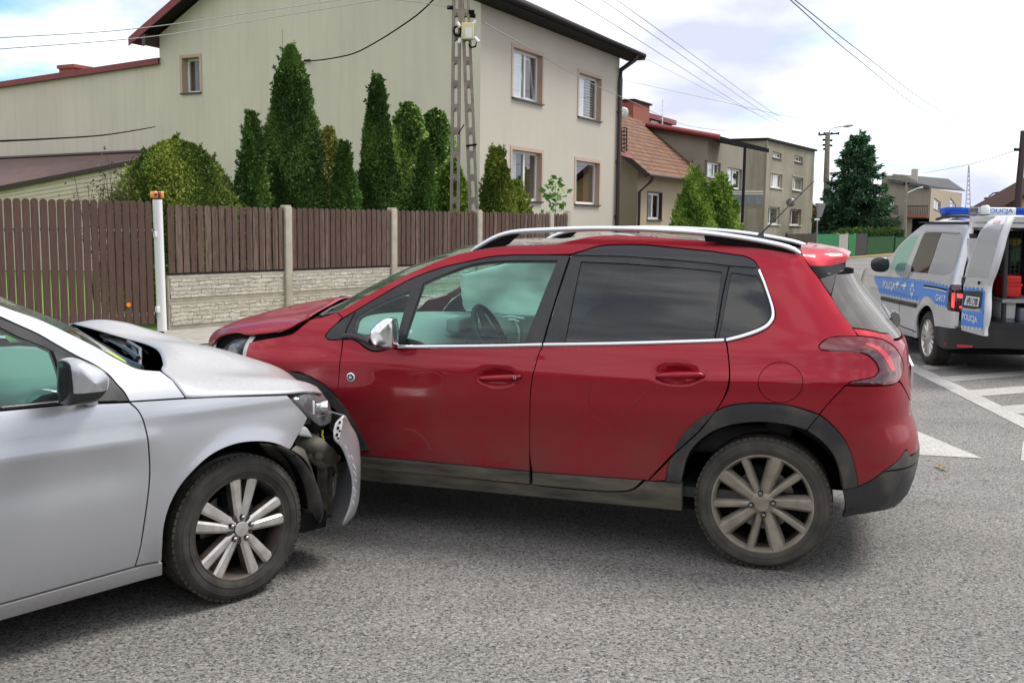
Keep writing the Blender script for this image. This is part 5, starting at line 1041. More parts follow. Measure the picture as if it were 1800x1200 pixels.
# inner frame of the door seen edge-on: a white shell with real thickness
edo = [(1772, 379), (1766, 391), (1757, 417), (1750.7, 443), (1740, 478), (1731, 502), (1729.5, 550), (1728.5, 591)]
E1 = [DS.pt(*[np.array([k]) for k in dz(*p)], 0, 1)[0] for p in edo]
E2 = []
for i_, p in enumerate(E1): E2.append(p+np.array([.04 if i_ < 7 else .06, -.095 if i_ < 7 else -.06, 0.0 if i_ < 7 else .05]))
wf = mat('white door inner', (.50, .51, .53), .4); MB().grid(loft([E1, [(a*.3+b*.7)+np.array([-.02, .02, 0]) for a, b in zip(E1, E2)], E2, [p+np.array([.45, .03, 0]) for p in E2]], 24, 4)).build('door_inner', wf, rd, .004)
fz = skin_fn(DS, 1, .004)
brl = MB(); brl.add([fz(dz(*p)) for p in ((1745, 394.5), (1747, 390.5), (1759, 387.3), (1756, 392.3))], [(0, 1, 2, 3)]); brl.build('brake_light', M['redlit'], rd)
panel('blue_band', DS, dl([C(1694, 507), C(1731.5, 511), C(1730, 548.5), C(1690.8, 545)]), blue, rd, 1, off=.002, g=.06, thick=.002, ins=0)
panel('blue_band', DS, dl([C(1690.6, 546), C(1730, 549.5), C(1728.5, 577), C(1690, 571.5)]), blue, rd, 1, off=.002, g=.06, thick=.002, ins=0)
cb = MB(); checks(cb, DK, [dz(1696, 504), dz(1731.5, 506.5)], [dz(1696, 508), dz(1731.5, 511)], 5, fz, 0); f5 = skin_fn(DS, 1, .005); checks(cb, DK, [dz(1690, 571.5), dz(1729, 577)], [dz(1690, 575.5), dz(1729, 581)], 6, f5, 1); cb.build('checker_band', [blue, whi], rd)
rc = MB(); panel('plate_recess', DS, dl([C(1692.5, 541), C(1694, 511), C(1727.5, 511.5), (1728, 516), C(1725, 541.5), C(1715, 544)]), M['vplastic'], rd, 1, off=.006, g=.06, thick=.004)
pl = panel('number_plate', DS, dl([C(1696, 536), C(1701, 519.5), C(1724.5, 523), C(1721, 539.5)]), whi, rd, 1, off=.012, g=.06, thick=.004)
f4 = skin_fn(DS, 1, .0145); tx = MB(); text_on(tx, 'HPG CY80', [dz(1700, 534.5), dz(1719.5, 537.5), dz(1722.3, 525), dz(1703, 522.3)], f4, 0, .02, .95); tx.build('plate_characters', M['black'], pl)
ch = MB(); ch.add([f5(dz(*p)) for p in ((1692.5, 544.5), (1693, 540.5), (1724, 543), (1724, 547.5))], [(0, 1, 2, 3)]); ch.build('plate_trim', M['alu'], rd)
tx = MB(); text_on(tx, 'POLICJA', [dz(1692, 564), dz(1719, 571.5), dz(1719, 556.5), dz(1692, 549.5)], f5, 0, .03, .95); tx.build('police_lettering', whi, rd)
lk = MB(); p = fz(dz(1722, 497)); lk.tube([p, p+np.array([0, .01, 0])], .018, 10); lk.build('lock', M['dark'], rd)
hg = MB(); 
for (u, v) in ((1694, 493), (1688.5, 572)): 
    p = VF.at(u, v, y=.86); m_ = MB(); m_.box(p[0]-.05, p[0]+.05, p[1]-.03, p[1]+.01, p[2]-.04, p[2]+.04, bev=.01); m_.build('hinge', M['vplastic'], van)
# load space
ld = MB(); dk2 = mat('load space lining', (.022, .022, .026), .8)
ld.box(-.80, -.76, -.80, .74, 1.62, 1.74, 1); ld.box(-.86, 1.1, -.80, .80, .52, .575); ld.box(1.0, 1.06, -.64, .64, .575, 1.58); 
for s in (1, -1): ld.box(-.78, 1.06, min(s*.66, s*.70), max(s*.66, s*.70), .575, 1.55)
ld.box(-.80, 1.06, -.70, .70, 1.66, 1.68); 
for s in (1, -1): ld.box(-.82, -.70, min(s*.62, s*.73), max(s*.62, s*.73), .50, 1.50, 1)
ld.build('load_space', [dk2, M['vansilver']], van)
cg = MB()
for k in range(14): cg.box(-.30, -.29, -.02+.05*k, -.014+.05*k, .6, 1.60)
for k in range(20): cg.box(-.30, -.29, -.02, .66, .6+.05*k, .606+.05*k)
cg.build('cage', M['inner'], van)
pst = MB(); p0, p1 = VF.at(1763, 575, x=-.62), VF.at(1770, 405, x=-.62); pst.tube([p0, p1], .028, 8); pst.build('cage_post', M['inner'], van)
fr2 = mat('dark blue frame paint', (.03, .035, .05), .5)
def crate(u0, v0, u1, v1, x, dep, name, label, mt, parts):
    a, b = VF.at(u0, v1, x=x), VF.at(u1, v0, x=x); f_ = Frame(VF.w(a*np.array([1, 0, 0])+np.array([0, (a[1]+b[1])/2, a[2]])), 86.2)
    e_ = empty(name, f_, label, 'box' if 'box' in name else 'canister'); hw, hh = abs(a[1]-b[1])/2, b[2]-a[2]; parts(e_, hw, hh, dep, mt); return e_
redp = mat('red plastic', (.62, .015, .012), .4, 0, .2)
def p_box(e_, hw, hh, dep, mt):
    m_ = MB(); m_.box(0, dep, -hw*.92, hw*.92, 0, hh*.55, bev=.015); m_.build('case', mt, e_)
    m_ = MB(); m_.box(-.012, dep+.01, -hw, hw, hh*.5, hh*.62, bev=.01); m_.box(0, dep, -hw*.88, hw*.88, hh*.6, hh, bev=.02); m_.build('lid', mt, e_)
crate(1764, 484.5, 1799, 522, -.55, .4, 'tool_box', 'red plastic toolbox on the shelf in the open back of the police van', redp, p_box)
def p_can(e_, hw, hh, dep, mt):
    m_ = MB(); m_.box(0, dep, -hw, hw, hh*.3, hh, bev=.02); m_.build('body', mt[0], e_); m_ = MB(); m_.box(0.0, dep, -hw*.97, hw*.97, 0, hh*.3, bev=.01); m_.build('base', mt[1], e_)
gw = mat('frosted white plastic', (.50, .53, .52), .5); gb = mat('slate plastic', (.14, .16, .20), .5)
crate(1757.5, 529, 1787, 575.5, -.62, .35, 'canister', 'tall pale canister with slate base below the red toolbox in the van', (gw, gb), p_can)
crate(1791, 542, 1815, 577, -.66, .3, 'canister', 'grey canister at the right edge of the photo in the van boot', (gb, gb), p_can)
sh_ = MB(); z_ = VF.at(1780, 523.5, x=-.6)[2]; sh_.box(-.68, .1, -.64, .30, z_-.03, z_-.012); sh_.box(-.68, -.64, -.64, .30, z_-.05, z_-.03); sh_.build('shelf', M['innerg'], van)
vst = MB(); bm_ = bmesh.new(); bmesh.ops.create_icosphere(bm_, subdivisions=3, radius=1)
q = VF.at(1782, 445, x=.1)
for v in bm_.verts: v.co = Vector((v.co.x*.08, v.co.y*.07, v.co.z*.14))*(1+.12*math.sin(v.co.x*9+v.co.z*14)); v.co += Vector((q[0], q[1], q[2]))
hv = mat('high visibility fabric', (.12, .26, .14), .8); hvy = mat('yellow fabric', (.5, .5, .03), .8)
vst.bm(bm_, 0, True); o = vst.build('safety_vest', hv); o.location = VF.o; o.rotation_euler = (0, 0, VF.ang); tag(o, 'green and yellow safety vest hanging inside the police van behind its mesh', 'vest')
bm_ = bmesh.new(); bmesh.ops.create_icosphere(bm_, subdivisions=3, radius=1)
for v in bm_.verts: v.co = Vector((v.co.x*.07, v.co.y*.085, v.co.z*.05)) + Vector((q[0]-.02, q[1]+.01, q[2]+.14))
m_ = MB(); m_.bm(bm_, 0, True); m_.build('collar', hvy, o)
# light bar: blue ends, clear middle, lettered sign
lb = empty('light_bar', Frame(VF.w((0.35, 0, 0)), 86.2), 'blue and white emergency lightbar with blue lettering across the police van roof', 'light bar')
x0, y0l = .05, VF.at(1656, 377, x=.4)[1]; zt = VF.at(1660, 364, x=.4)[2]; zb2 = VF.at(1660, 377.5, x=.4)[2]
yb = lambda u: VF.at(u, 370, x=.4)[1]
bl_ = glassm('blue lamp lens', (.05, .25, .95), film=.55, filmc=(.02, .16, .75)); cl_ = M['clear']
def lseg(n, ya, yb_, m_):
    b = MB(); b.box(-.13, .13, min(ya, yb_), max(ya, yb_), zb2, zt, bev=.02); return b.build(n, m_, lb)
lseg('blue_lens', yb(1655.5), yb(1694), bl_); lseg('clear_lens', yb(1694.5), yb(1722), cl_); lseg('sign_panel', yb(1722.5), yb(1776), M['whitep']); lseg('blue_lens', yb(1776.5), -.72, bl_)
for u in (1665, 1680, 1716): 
    b = MB(); b.tube([(-.05, yb(u), (zt+zb2)/2), (-.10, yb(u), (zt+zb2)/2)], [.02, .035], 12); b.build('lamp_reflector', M['chrome'], lb)
b = MB(); b.box(-.11, .11, -.72, y0l-.01, zb2-.03, zb2); b.build('bar_base', M['inner'], lb)
b = MB(); text_on(b, 'POLICJA', [(yb(1723), zb2+.012), (yb(1770), zb2+.012), (yb(1770), zt-.014), (yb(1723), zt-.014)], lambda p: (-.132, p[0], p[1]), 0, .02); b.build('police_lettering', blue, lb)
dm = MB(); p0, p1 = VF.at(1732, 385, x=.1), VF.at(1732, 361, x=.1); dm.tube([p0-np.array([0, 0, .02]), p0+(p1-p0)*.35], [.06, .052], 16, mi=1); dm.tube([p0+(p1-p0)*.35, p0+(p1-p0)*.5, p0+(p1-p0)*.92, p1], [.052, .054, .048, .03], 16)
o = dm.build('beacon', [mat('frosted lamp cover', (.62, .66, .62), .3, 0, .3), M['inner']]); o.location = VF.o; o.rotation_euler = (0, 0, VF.ang); tag(o, 'small white beacon dome on the rear edge of the police van roof', 'beacon')
lo, hi = VLO, VHI
mb = MB()
for s in (-1, 1):
    P = np.array([(-.6, .24), (3.1, .24), (3.1, .9), (-.6, .9)]); vo, F = tri2d(P, [circle(0, .32, .40), circle(2.68, .32, .40)], .09)
    mb.add(VS.pt(vo[:, 0], vo[:, 1], np.full(len(vo), -.05), s), F)
    for x in (0, 2.68): wheel_well(mb, x, .32, .40, s, .82, .45)
mb.box(-.7, 3.3, -.8, .8, .22, .30); mb.build('inner_body', M['dark'], van)
for y in (.42, -.42): seat(van, 1.25, y, .58)
for s in (1, -1):
    make_wheel(van, (0, s*.858, .316), s, .316, .215, .205, 'van', rot=.2); make_wheel(van, (2.68, s*.858, .316), s, .316, .215, .205, 'van')
# ---------------------------------------------------------------- ground
def sheet(name, pts, z, m, kind='structure', g=None):
    me = bpy.data.meshes.new(name); me.from_pydata([(p[0], p[1], z) for p in pts], [], [list(range(len(pts)))]); me.update()
    o = link(name, me, m); tag(o, kind=kind); return o
asp = mat('worn asphalt', (.2, .2, .2), .85, spec=.3); nt = asp.node_tree; v = coords(nt)
vo = N(nt, 'ShaderNodeTexVoronoi'); nset(vo, Scale=120.0, Randomness=1.0); nt.links.new(v, vo.inputs['Vector'])
sp = N(nt, 'ShaderNodeSeparateColor'); nt.links.new(vo.outputs['Color'], sp.inputs[0])
st = ramp(nt, [(0.0, (.052, .056, .058)), (0.15, (.090, .092, .090)), (0.22, (.190, .181, .170)), (0.55, (.222, .210, .196)), (0.85, (.268, .251, .233)), (1.0, (.36, .34, .315))], sp.outputs[0]).outputs[0]
n1 = ramp(nt, [(0.35, .55), (0.6, 1.08)], noise(nt, v, 55, 3, .7)).outputs[0]
n2 = ramp(nt, [(0.3, .80), (0.7, 1.12)], noise(nt, v, .42, 6)).outputs[0]
n3 = ramp(nt, [(0.30, .86), (0.50, 1.0), (0.72, 1.06)], noise(nt, coords(nt, (.35, 2.2, 1), rot=(0, 0, R_(-18))), 1.1, 5)).outputs[0]
c_ = mixc(nt, 1.0, mixc(nt, 1.0, mixc(nt, 1.0, st, n1, 'MULTIPLY'), n2, 'MULTIPLY'), n3, 'MULTIPLY')
nt.links.new(c_, pb(asp).inputs['Base Color'])
hh = mth(nt, 'ADD', mth(nt, 'MULTIPLY', vo.outputs['Distance'], -1.0), mth(nt, 'MULTIPLY', noise(nt, v, 60, 3), .8)); bump(asp, hh, .55, .006)
wm = mat('road paint', (.62, .60, .56), .75, spec=.3); nt = wm.node_tree; v = coords(nt)
wv = ramp(nt, [(0.36, (.22, .21, .20)), (0.50, (.46, .44, .41)), (0.8, (.54, .52, .48))], noise(nt, v, 45, 6, .78)).outputs[0]
w2_ = ramp(nt, [(0.3, .70), (0.65, 1.0)], noise(nt, v, 1.3, 4)).outputs[0]; nt.links.new(mixc(nt, 1.0, wv, w2_, 'MULTIPLY'), pb(wm).inputs['Base Color']); bump(wm, noise(nt, v, 70, 3), .3, .004)
pavm = varied('concrete paving', (.26, .245, .22), (.36, .34, .30), 4, .9, bscale=60, bs=.2)
soil = varied('rough grass ground', (.055, .075, .028), (.12, .10, .05), 1.2, .95, bscale=14, bs=.6, bd=.05)
FF = Frame((-4.95, 14.4, 0), 51.2)
sheet('ground', [(-900, -300), (1200, -300), (1200, 1500), (-900, 1500)], -.05, soil)
vA, vB = gpt(1433, 458), gpt(1575, 449)
fw = lambda x, y: FF.w((x, y, 0))
road_poly = [(-120, -80), (260, -80), (260, 160), (60, 120), (vB[0]+9, vB[1]+9), vB, vA, (vA[0]-1.5, vA[1]-2.0), fw(3, -1.6), fw(-60, -1.6)]
sheet('road', road_poly, 0.0, asp)
pv = MB(); k1 = [fw(-60, -1.6), fw(3, -1.6), (vA[0]-1.5, vA[1]-2.0)]; k2 = [fw(-60, .1), fw(3.6, .1), fw(10, -.1), (vA[0]-4, vA[1]-1)]
pv.add([(*p[:2], .012) for p in k1]+[(*p[:2], .03) for p in k2], [(0, 1, 4, 3), (1, 2, 6, 5), (1, 5, 4)]); o = pv.build('pavement', pavm); tag(o, kind='structure')
leafg = varied('dry leaves and grass', (.30, .20, .07), (.16, .15, .05), 7, .9, bscale=30, bs=.5); dv_ = (vB-vA)/np.linalg.norm(vB-vA); dn_ = np.array([-dv_[1], dv_[0], 0])
sheet('verge', [vA-dv_*6, vB+dv_*12, vB+dv_*12+dn_*3.2, vA-dv_*6+dn_*2.6], .02, leafg)
mk = MB(); zz = .004
def mquad(px): mk.add([(*gpt(*p)[:2], zz) for p in px], [list(range(len(px)))])
a0, a1, b0, b1 = [gpt(*p)[:2] for p in ((1601, 637), (1800, 732.5), (1595, 649), (1800, 753))]
e0 = a0+(a0-a1)*1.6; e1 = b0+(b0-b1)*1.6; e2 = b1+(b1-b0)*1.2; e3 = a1+(a1-a0)*1.2; mk.add([(*p, zz) for p in (e0, e1, e2, e3)], [(0, 1, 2, 3)])
for q in (((1598, 622), (1616, 631), (1700, 622), (1690, 615)), ((1616, 643), (1631, 650.5), (1700, 645.5), (1700, 637.5)), ((1654, 662.5), (1674, 671), (1900, 652), (1900, 645)), ((1703, 686), (1726, 696.5), (1900, 683), (1900, 671.5)), ((1761, 714), (1790, 727), (1900, 722), (1900, 704)), ((1600, 753), (1727, 806), (1560, 797)), ((1798, 776), (1794, 810), (1870, 822), (1880, 790)), ((1511, 502), (1516, 502), (1524, 494), (1519, 494)), ((1524, 502), (1529, 502), (1537, 494), (1532, 494)), ((1538, 502), (1543, 502), (1551, 494), (1546, 494))): mquad(q)
o = mk.build('road_markings', wm); tag(o, kind='structure')
lf = MB(); lm_ = mat('fallen leaf', (.32, .22, .08), .8)
for k in range(60):
    if k < 4: p = gpt(*((1648, 822), (1656, 825), (1652, 820), (1660, 827))[k])
    else: q = vA+dv_*rs.uniform(0, 14)+dn_*rs.uniform(-.4, .6); p = q
    a = rs.uniform(0, 6.28); s_ = .03 if k < 4 else .05; c, n_ = math.cos(a)*s_, math.sin(a)*s_
    lf.add([(p[0]+c, p[1]+n_, .012), (p[0]-n_*.6, p[1]+c*.6, .02), (p[0]-c, p[1]-n_, .012), (p[0]+n_*.6, p[1]-c*.6, .022)], [(0, 1, 2, 3)])
o = lf.build('fallen_leaves', lm_); tag(o, 'small dry yellow leaves scattered on the asphalt and verge', 'leaves', kind='stuff')
# ---------------------------------------------------------------- fence and gate
wood = mat('brown stained pickets', (.08, .045, .035), .75); nt = wood.node_tree; v = coords(nt, (16, 16, 1.6)); g = noise(nt, v, 3.2, 7, .65); s0 = sepz(nt)[0]; wn_ = N(nt, 'ShaderNodeTexWhiteNoise', noise_dimensions='1D'); nt.links.new(mth(nt, 'FLOOR', mth(nt, 'MULTIPLY', s0, 8.55)), wn_.inputs['W']); pz = wn_.outputs['Value']
c_ = mixc(nt, ramp(nt, [(0.35, 0.0), (0.68, 1.0)], g).outputs[0], (.045, .021, .014), (.115, .064, .044)); c_ = mixc(nt, mth(nt, 'MULTIPLY', ramp(nt, [(0.3, 0.0), (1.0, .75)], pz).outputs[0], ramp(nt, [(.38, 0.0), (.6, 1.0)], noise(nt, coords(nt, (30, 30, 2.2)), 2.0, 5)).outputs[0]), c_, (.20, .145, .115)); nt.links.new(c_, pb(wood).inputs['Base Color']); bump(wood, g, .4, .004)
gwood = mat('gate pickets', (.085, .045, .038), .7); nt = gwood.node_tree; v = coords(nt, (16, 16, 1.6)); g = noise(nt, v, 3.2, 7, .65); nt.links.new(mixc(nt, ramp(nt, [(0.35, 0.0), (0.75, 1.0)], g).outputs[0], (.056, .025, .018), (.102, .053, .038)), pb(gwood).inputs['Base Color'])
conc = varied('cast concrete', (.42, .38, .30), (.33, .30, .24), 6, .9, bscale=50, bs=.2)
stone = mat('ledge stone relief', (.4, .38, .3), .9); nt = stone.node_tree
t_ = N(nt, 'ShaderNodeTexCoord'); s_ = N(nt, 'ShaderNodeSeparateXYZ'); nt.links.new(t_.outputs['Object'], s_.inputs[0])
nzv = noise(nt, coords(nt, (1, 1, 1)), 5, 3); 
cx = N(nt, 'ShaderNodeCombineXYZ'); nt.links.new(mth(nt, 'ADD', s_.outputs[0], mth(nt, 'MULTIPLY', nzv, .12)), cx.inputs[0]); nt.links.new(mth(nt, 'ADD', s_.outputs[2], mth(nt, 'MULTIPLY', noise(nt, coords(nt, (1.5, 1, 3)), 3.0, 4), .075)), cx.inputs[1])
br = N(nt, 'ShaderNodeTexBrick'); nset(br, Scale=1.0, Mortar_Size=.0035, Mortar_Smooth=.25, Brick_Width=.33, Row_Height=.062); br.inputs['Color1'].default_value = (.54, .50, .41, 1); br.inputs['Color2'].default_value = (.41, .385, .32, 1); br.inputs['Mortar'].default_value = (.085, .08, .065, 1); br.offset = .37; br.squash = .7; br.squash_frequency = 3
nt.links.new(cx.outputs[0], br.inputs[0]); grain = ramp(nt, [(0.3, .8), (0.7, 1.12)], noise(nt, coords(nt, (1, 1, 1)), 18, 5)).outputs[0]; nt.links.new(mixc(nt, 1.0, br.outputs[0], grain, 'MULTIPLY'), pb(stone).inputs['Base Color'])
bump(stone, mth(nt, 'ADD', mth(nt, 'MULTIPLY', br.outputs['Fac'], -1.0), mth(nt, 'MULTIPLY', noise(nt, coords(nt, (1, 1, 2.5)), 12, 5), .9)), .8, .03)
dkst = mat('dark steel rail', (.015, .017, .018), .6)
def picket(mb, x, w, z0, z1, y=0, th=.02):
    n = 7; P = [(x-w/2, z0), (x+w/2, z0)]+[(x+w/2*math.cos(math.pi*k/(n-1)), z1-w/2+w/2*math.sin(math.pi*k/(n-1))) for k in range(n)]
    mb.prism(P, y-th/2, y+th/2)
fence = empty('garden_fence', FF, 'brown picket fence on moulded stone-look concrete panels between concrete posts', 'fence')
posts = [2.22, 4.53, 6.81, 9.10, 9.72]; prev = .10
for i, s in enumerate(posts):
    pm = MB(); pm.box(s-.065, s+.065, -.07, .07, 0, 1.80, bev=.012)
    pm.prism([(s-.065, 1.80), (s+.065, 1.80), (s+.045, 1.83), (s-.045, 1.83)], -.06, .06); pm.build('post', conc, fence)
    a, b = prev, s-.065
    for (z0, z1) in ((.035, .425), (.43, .80)):
        m_ = MB(); m_.box(a, b, -.022, .022, z0, z1); m_.box(a+.03, b-.03, -.034, -.0222, z0+.05, z1-.045, 1); m_.box(a, b, -.036, -.0225, z1-.042, z1-.006); m_.build('concrete_panel', [conc, stone], fence)
    n = max(1, int(round((b-a)/.1175))); m_ = MB()
    for k in range(n): picket(m_, a+(k+.5)*(b-a)/n+rs.uniform(-.004, .004), .094, .835, 1.79+rs.uniform(-.008, .008), -.03)
    m_.build('pickets', wood, fence)
    m_ = MB(); m_.box(a, b, -.015, .02, .805, .845); m_.box(a, b, -.012, .018, 1.0, 1.03); m_.box(a, b, -.012, .018, 1.6, 1.63); m_.build('rail', dkst, fence); prev = s+.065
m_ = MB()
for k in range(9): m_.box(.15+k*1.05, .15+k*1.05+1.0, -.28, .06, -.02+.0*k, .018+.012*math.sin(k*2.1), bev=.01)
m_.build('footing_slabs', conc, fence)
# gate: steel pipe post with an amber lamp, then a long picket leaf
gx = lambda u, v: FF.at(u, v, y=0)[0]
pst = MB(); pst.tube([(0.0, 0, 0), (-.02, 0, 1.86)], .065, 24); o = fixn(pst.build('gate_post', M['whitep'])); o.location = FF.o; o.rotation_euler = (0, 0, FF.ang); tag(o, 'white painted steel pipe post holding the picket gate, amber lamp on top', 'post')
amb = mat('amber lens', (.85, .22, .01), .2, 0, .6); bc = empty('warning_lamp', Frame(FF.w((-.02, 0, 1.86)), 51.2), 'small amber gate warning lamp on top of the white pipe post', 'lamp')
m_ = MB(); m_.tube([(0, 0, 0), (0, 0, .02)], .05, 16); m_.build('lamp_base', M['black'], bc); m_ = MB(); m_.box(-.085, -.02, -.05, .05, .02, .115, bev=.012); m_.box(.025, .08, -.05, .05, .02, .115, bev=.012); m_.build('lens', amb, bc); m_ = MB(); m_.box(-.02, .025, -.045, .045, .02, .105, bev=.01); m_.tube([(-.055, -.05, .065), (-.055, -.058, .065)], .022, 14); m_.build('lamp_body', M['frame'], bc)
gate = empty('picket_gate', FF, 'long brown picket gate leaf hinged on the white pipe post', 'gate')
x1, x0 = gx(261, 450), gx(15.5, 450); pit = (x1-x0)/17; m_ = MB()
ztop = FF.at(200, 352, y=0)[2]
n = 60
for k in range(-n, 2):
    x = x1+(k)*pit
    if x > -.085: continue
    picket(m_, x+rs.uniform(-.004, .004), pit*.80, .14, ztop+rs.uniform(-.006, .006), -.02)
xg = x1-n*pit; m_.build('pickets', gwood, gate)
m_ = MB(); zb_ = FF.at(205, 555, y=0)[2]
m_.box(xg, -.09, 0, .03, zb_-.02, zb_+.02); m_.box(xg, -.09, 0, .03, 1.42, 1.46); m_.build('gate_rail', M['alu'] if 0 else dkst, gate)
m_ = MB()
for k in range(-n, 2):
    x = x1+(k+.5)*pit
    if x < -.12: m_.box(x-.008, x+.008, -.012, -.002, zb_-.02, zb_+.02); m_.box(x-.008, x+.008, -.012, -.002, 1.42, 1.455)
m_.build('rail_clips', M['whitep'], gate)
m_ = MB(); p = FF.at(225.5, 535.5, y=-.035); m_.tube([p, p+np.array([0, -.012, 0])], .031, 20); m_.build('round_reflector', amb, gate)
for z in (zb_+.05, 1.38): m_ = MB(); m_.box(-.10, -.045, -.045, .01, z-.045, z+.045, bev=.006); m_.build('hinge', M['whitep'], gate)
# ---------------------------------------------------------------- walls and windows
class Wall:
    """A vertical wall plane of a house: (a, b) = along, up; d = outwards."""
    def __init__(s, fr, ax, const, out): s.fr, s.ax, s.c, s.out = fr, ax, const, out; s.holes = []
    def ab(s, u, v): q = s.fr.at(u, v, **{s.ax: s.c}); return np.array([q[1] if s.ax == 'x' else q[0], q[2]])
    def p(s, a, b, d=0): return (s.c+s.out*d, a, b) if s.ax == 'x' else (a, s.c+s.out*d, b)
    def quad(s, px): q = np.array([s.ab(*p) for p in px]); return q[:, 0].min(), q[:, 0].max(), np.sort(q[:, 1])[:2].mean(), np.sort(q[:, 1])[2:].mean()
    def box(s, mb, a0, a1, b0, b1, d0, d1, mi=0):
        p, q = s.p(a0, b0, d0), s.p(a1, b1, d1); mb.box(min(p[0], q[0]), max(p[0], q[0]), min(p[1], q[1]), max(p[1], q[1]), min(p[2], q[2]), max(p[2], q[2]), mi)
    def mesh(s, poly, mb, mi=0, g=2.0):
        vo, F = tri2d(np.array(poly, float), [np.array(h) for h in s.holes], g); mb.add([s.p(a, b) for a, b in vo], F, mi); mb.add([s.p(a, b) for a, b in vo], F[:, ::-1], mi) if 0 else None
def window(parent, W, r, dep=.18, band=None, bandm=None, frm=None, pane=None, mull=(0.5,), sill=True, sillm=None, fw=.07, revm=None, open_=False, curtain=None, blind=None):
    a0, a1, b0, b1 = r; W.holes.append([(a0, b0), (a1, b0), (a1, b1), (a0, b1)])
    frm = frm or M['whitep']; pane = pane or M['wglass']; f = MB(); e = .003
    for (x0_, x1_, y0_, y1_) in ((a0+e, a0+fw, b0+e, b1-e), (a1-fw, a1-e, b0+e, b1-e), (a0+fw, a1-fw, b0+e, b0+fw), (a0+fw, a1-fw, b1-fw, b1-e)): W.box(f, x0_, x1_, y0_, y1_, -dep-.05, -dep)
    for m_ in mull: x = a0+(a1-a0)*m_; W.box(f, x-fw*.6, x+fw*.6, b0+fw, b1-fw, -dep-.045, -dep+.008)
    wn_ = f.build('window', frm, parent)
    g_ = MB(); W.box(g_, a0+fw*.5, a1-fw*.5, b0+fw*.5, b1-fw*.5, -dep-.032, -dep-.024); g_.build('pane', pane, wn_)
    k = MB(); W.box(k, a0, a1, b0, b1, -dep-.45, -dep-.40); k.build('room', M['dark'], wn_)
    if curtain: 
        k = MB(); W.box(k, a0+fw, a0+(a1-a0)*curtain[1], b0+fw, b1-fw, -dep-.055, -dep-.05); k.build('curtain', curtain[0], wn_)
    if blind:
        k = MB(); nb = 14; bx0, bx1, m_b, hfrac = blind
        for i in range(nb): h = (b1-b0-2*fw)/nb; W.box(k, a0+(a1-a0)*bx0, a0+(a1-a0)*bx1, b0+fw+h*i+.004, b0+fw+h*(i+hfrac), -dep-.09, -dep-.08)
        k.build('blind', m_b, wn_)
    rv = MB(); rm = revm or bandm or M['wallm']
    for (x0_, x1_, y0_, y1_) in ((a0-.02, a0, b0, b1), (a1, a1+.02, b0, b1), (a0, a1, b1, b1+.02), (a0, a1, b0-.02, b0)): W.box(rv, x0_, x1_, y0_, y1_, -dep-.40, -.002)
    rv.build('reveal', rm, wn_)
    if band:
        k = MB(); B_ = band
        for (x0_, x1_, y0_, y1_) in ((a0-B_, a0, b0-.0, b1+B_), (a1, a1+B_, b0-.0, b1+B_), (a0, a1, b1, b1+B_)): W.box(k, x0_, x1_, y0_, y1_, .001, .018)
        k.build('surround', bandm, wn_)
    if sill: k = MB(); W.box(k, a0-.06, a1+.06, b0-.045, b0-.005, -dep*.9, .07); k.build('sill', sillm or M['frame'], wn_)
    if open_:      # one tilted sash
        k = MB(); x0_, x1_ = a0+(a1-a0)*mull[0]+.03, a1-fw; t = .16
        for (p, q, r1_, r2_) in ((x0_, x0_+.05, b0+fw, b1-fw), (x1_-.05, x1_, b0+fw, b1-fw), (x0_, x1_, b0+fw, b0+fw+.05), (x0_, x1_, b1-fw-.05, b1-fw)):
            V = [];
            for (aa, bb) in ((p, r1_), (q, r1_), (q, r2_), (p, r2_)):
                for d in (-.04, 0): V.append(W.p(aa, bb, -dep-.03+d-t*(bb-b0)/(b1-b0)))
            k.add(V, [(0, 2, 4, 6), (1, 7, 5, 3), (0, 1, 3, 2), (2, 3, 5, 4), (4, 5, 7, 6), (6, 7, 1, 0)])
        k.build('sash', frm, wn_)
    return wn_
def render_mat(name, c1, c2, streak=.5, c3=None, zs=.25):
    """Rendered house wall: base tint, large stains and vertical rain streaks."""
    m = mat(name, c1, .92, spec=.15); nt = m.node_tree
    big = ramp(nt, [(0.35, 0.0), (0.7, 1.0)], noise(nt, coords(nt, (1, 1, 1)), .45, 5)).outputs[0]
    stv = ramp(nt, [(0.45, 0.0), (0.75, 1.0)], noise(nt, coords(nt, (1, 1, .06)), 5.0, 5, .6)).outputs[0]
    c = mixc(nt, mth(nt, 'MULTIPLY', big, .8), c1, c2); c = mixc(nt, mth(nt, 'MULTIPLY', stv, streak), c, c3 or tuple(x*.72 for x in c1))
    nt.links.new(c, pb(m).inputs['Base Color']); bump(m, noise(nt, coords(nt), 90, 3), .12, .004); return m
M['wallm'] = render_mat('sandy render', (.49, .458, .392), (.445, .415, .355), .10)
M['gablem'] = render_mat('weathered gable render', (.60, .55, .465), (.53, .49, .415), .40, (.43, .40, .34))
M['pink'] = varied('pinkish beige band', (.47, .35, .28), (.44, .33, .265), 4, .9)
M['roofred'] = varied('dark red sheet roof', (.22, .035, .04), (.17, .03, .035), 5, .5)
M['roofdark'] = mat('near black roof sheet', (.018, .016, .017), .75, spec=.15)
M['brick'] = varied('brick', (.32, .10, .07), (.24, .085, .06), 12, .9, bscale=30)
M['pipe'] = mat('dark brown downpipe', (.035, .018, .016), .4)
lace = varied('sky whitened lace', (.74, .76, .80), (.95, .95, .96), 6, .9, stretch=(1, 1, 6)); blm = mat('roller blind', (.36, .34, .28), .8); cur = mat('net curtain', (.42, .42, .40), .9)  # lace whitened to stand in for sky reflected in the panes
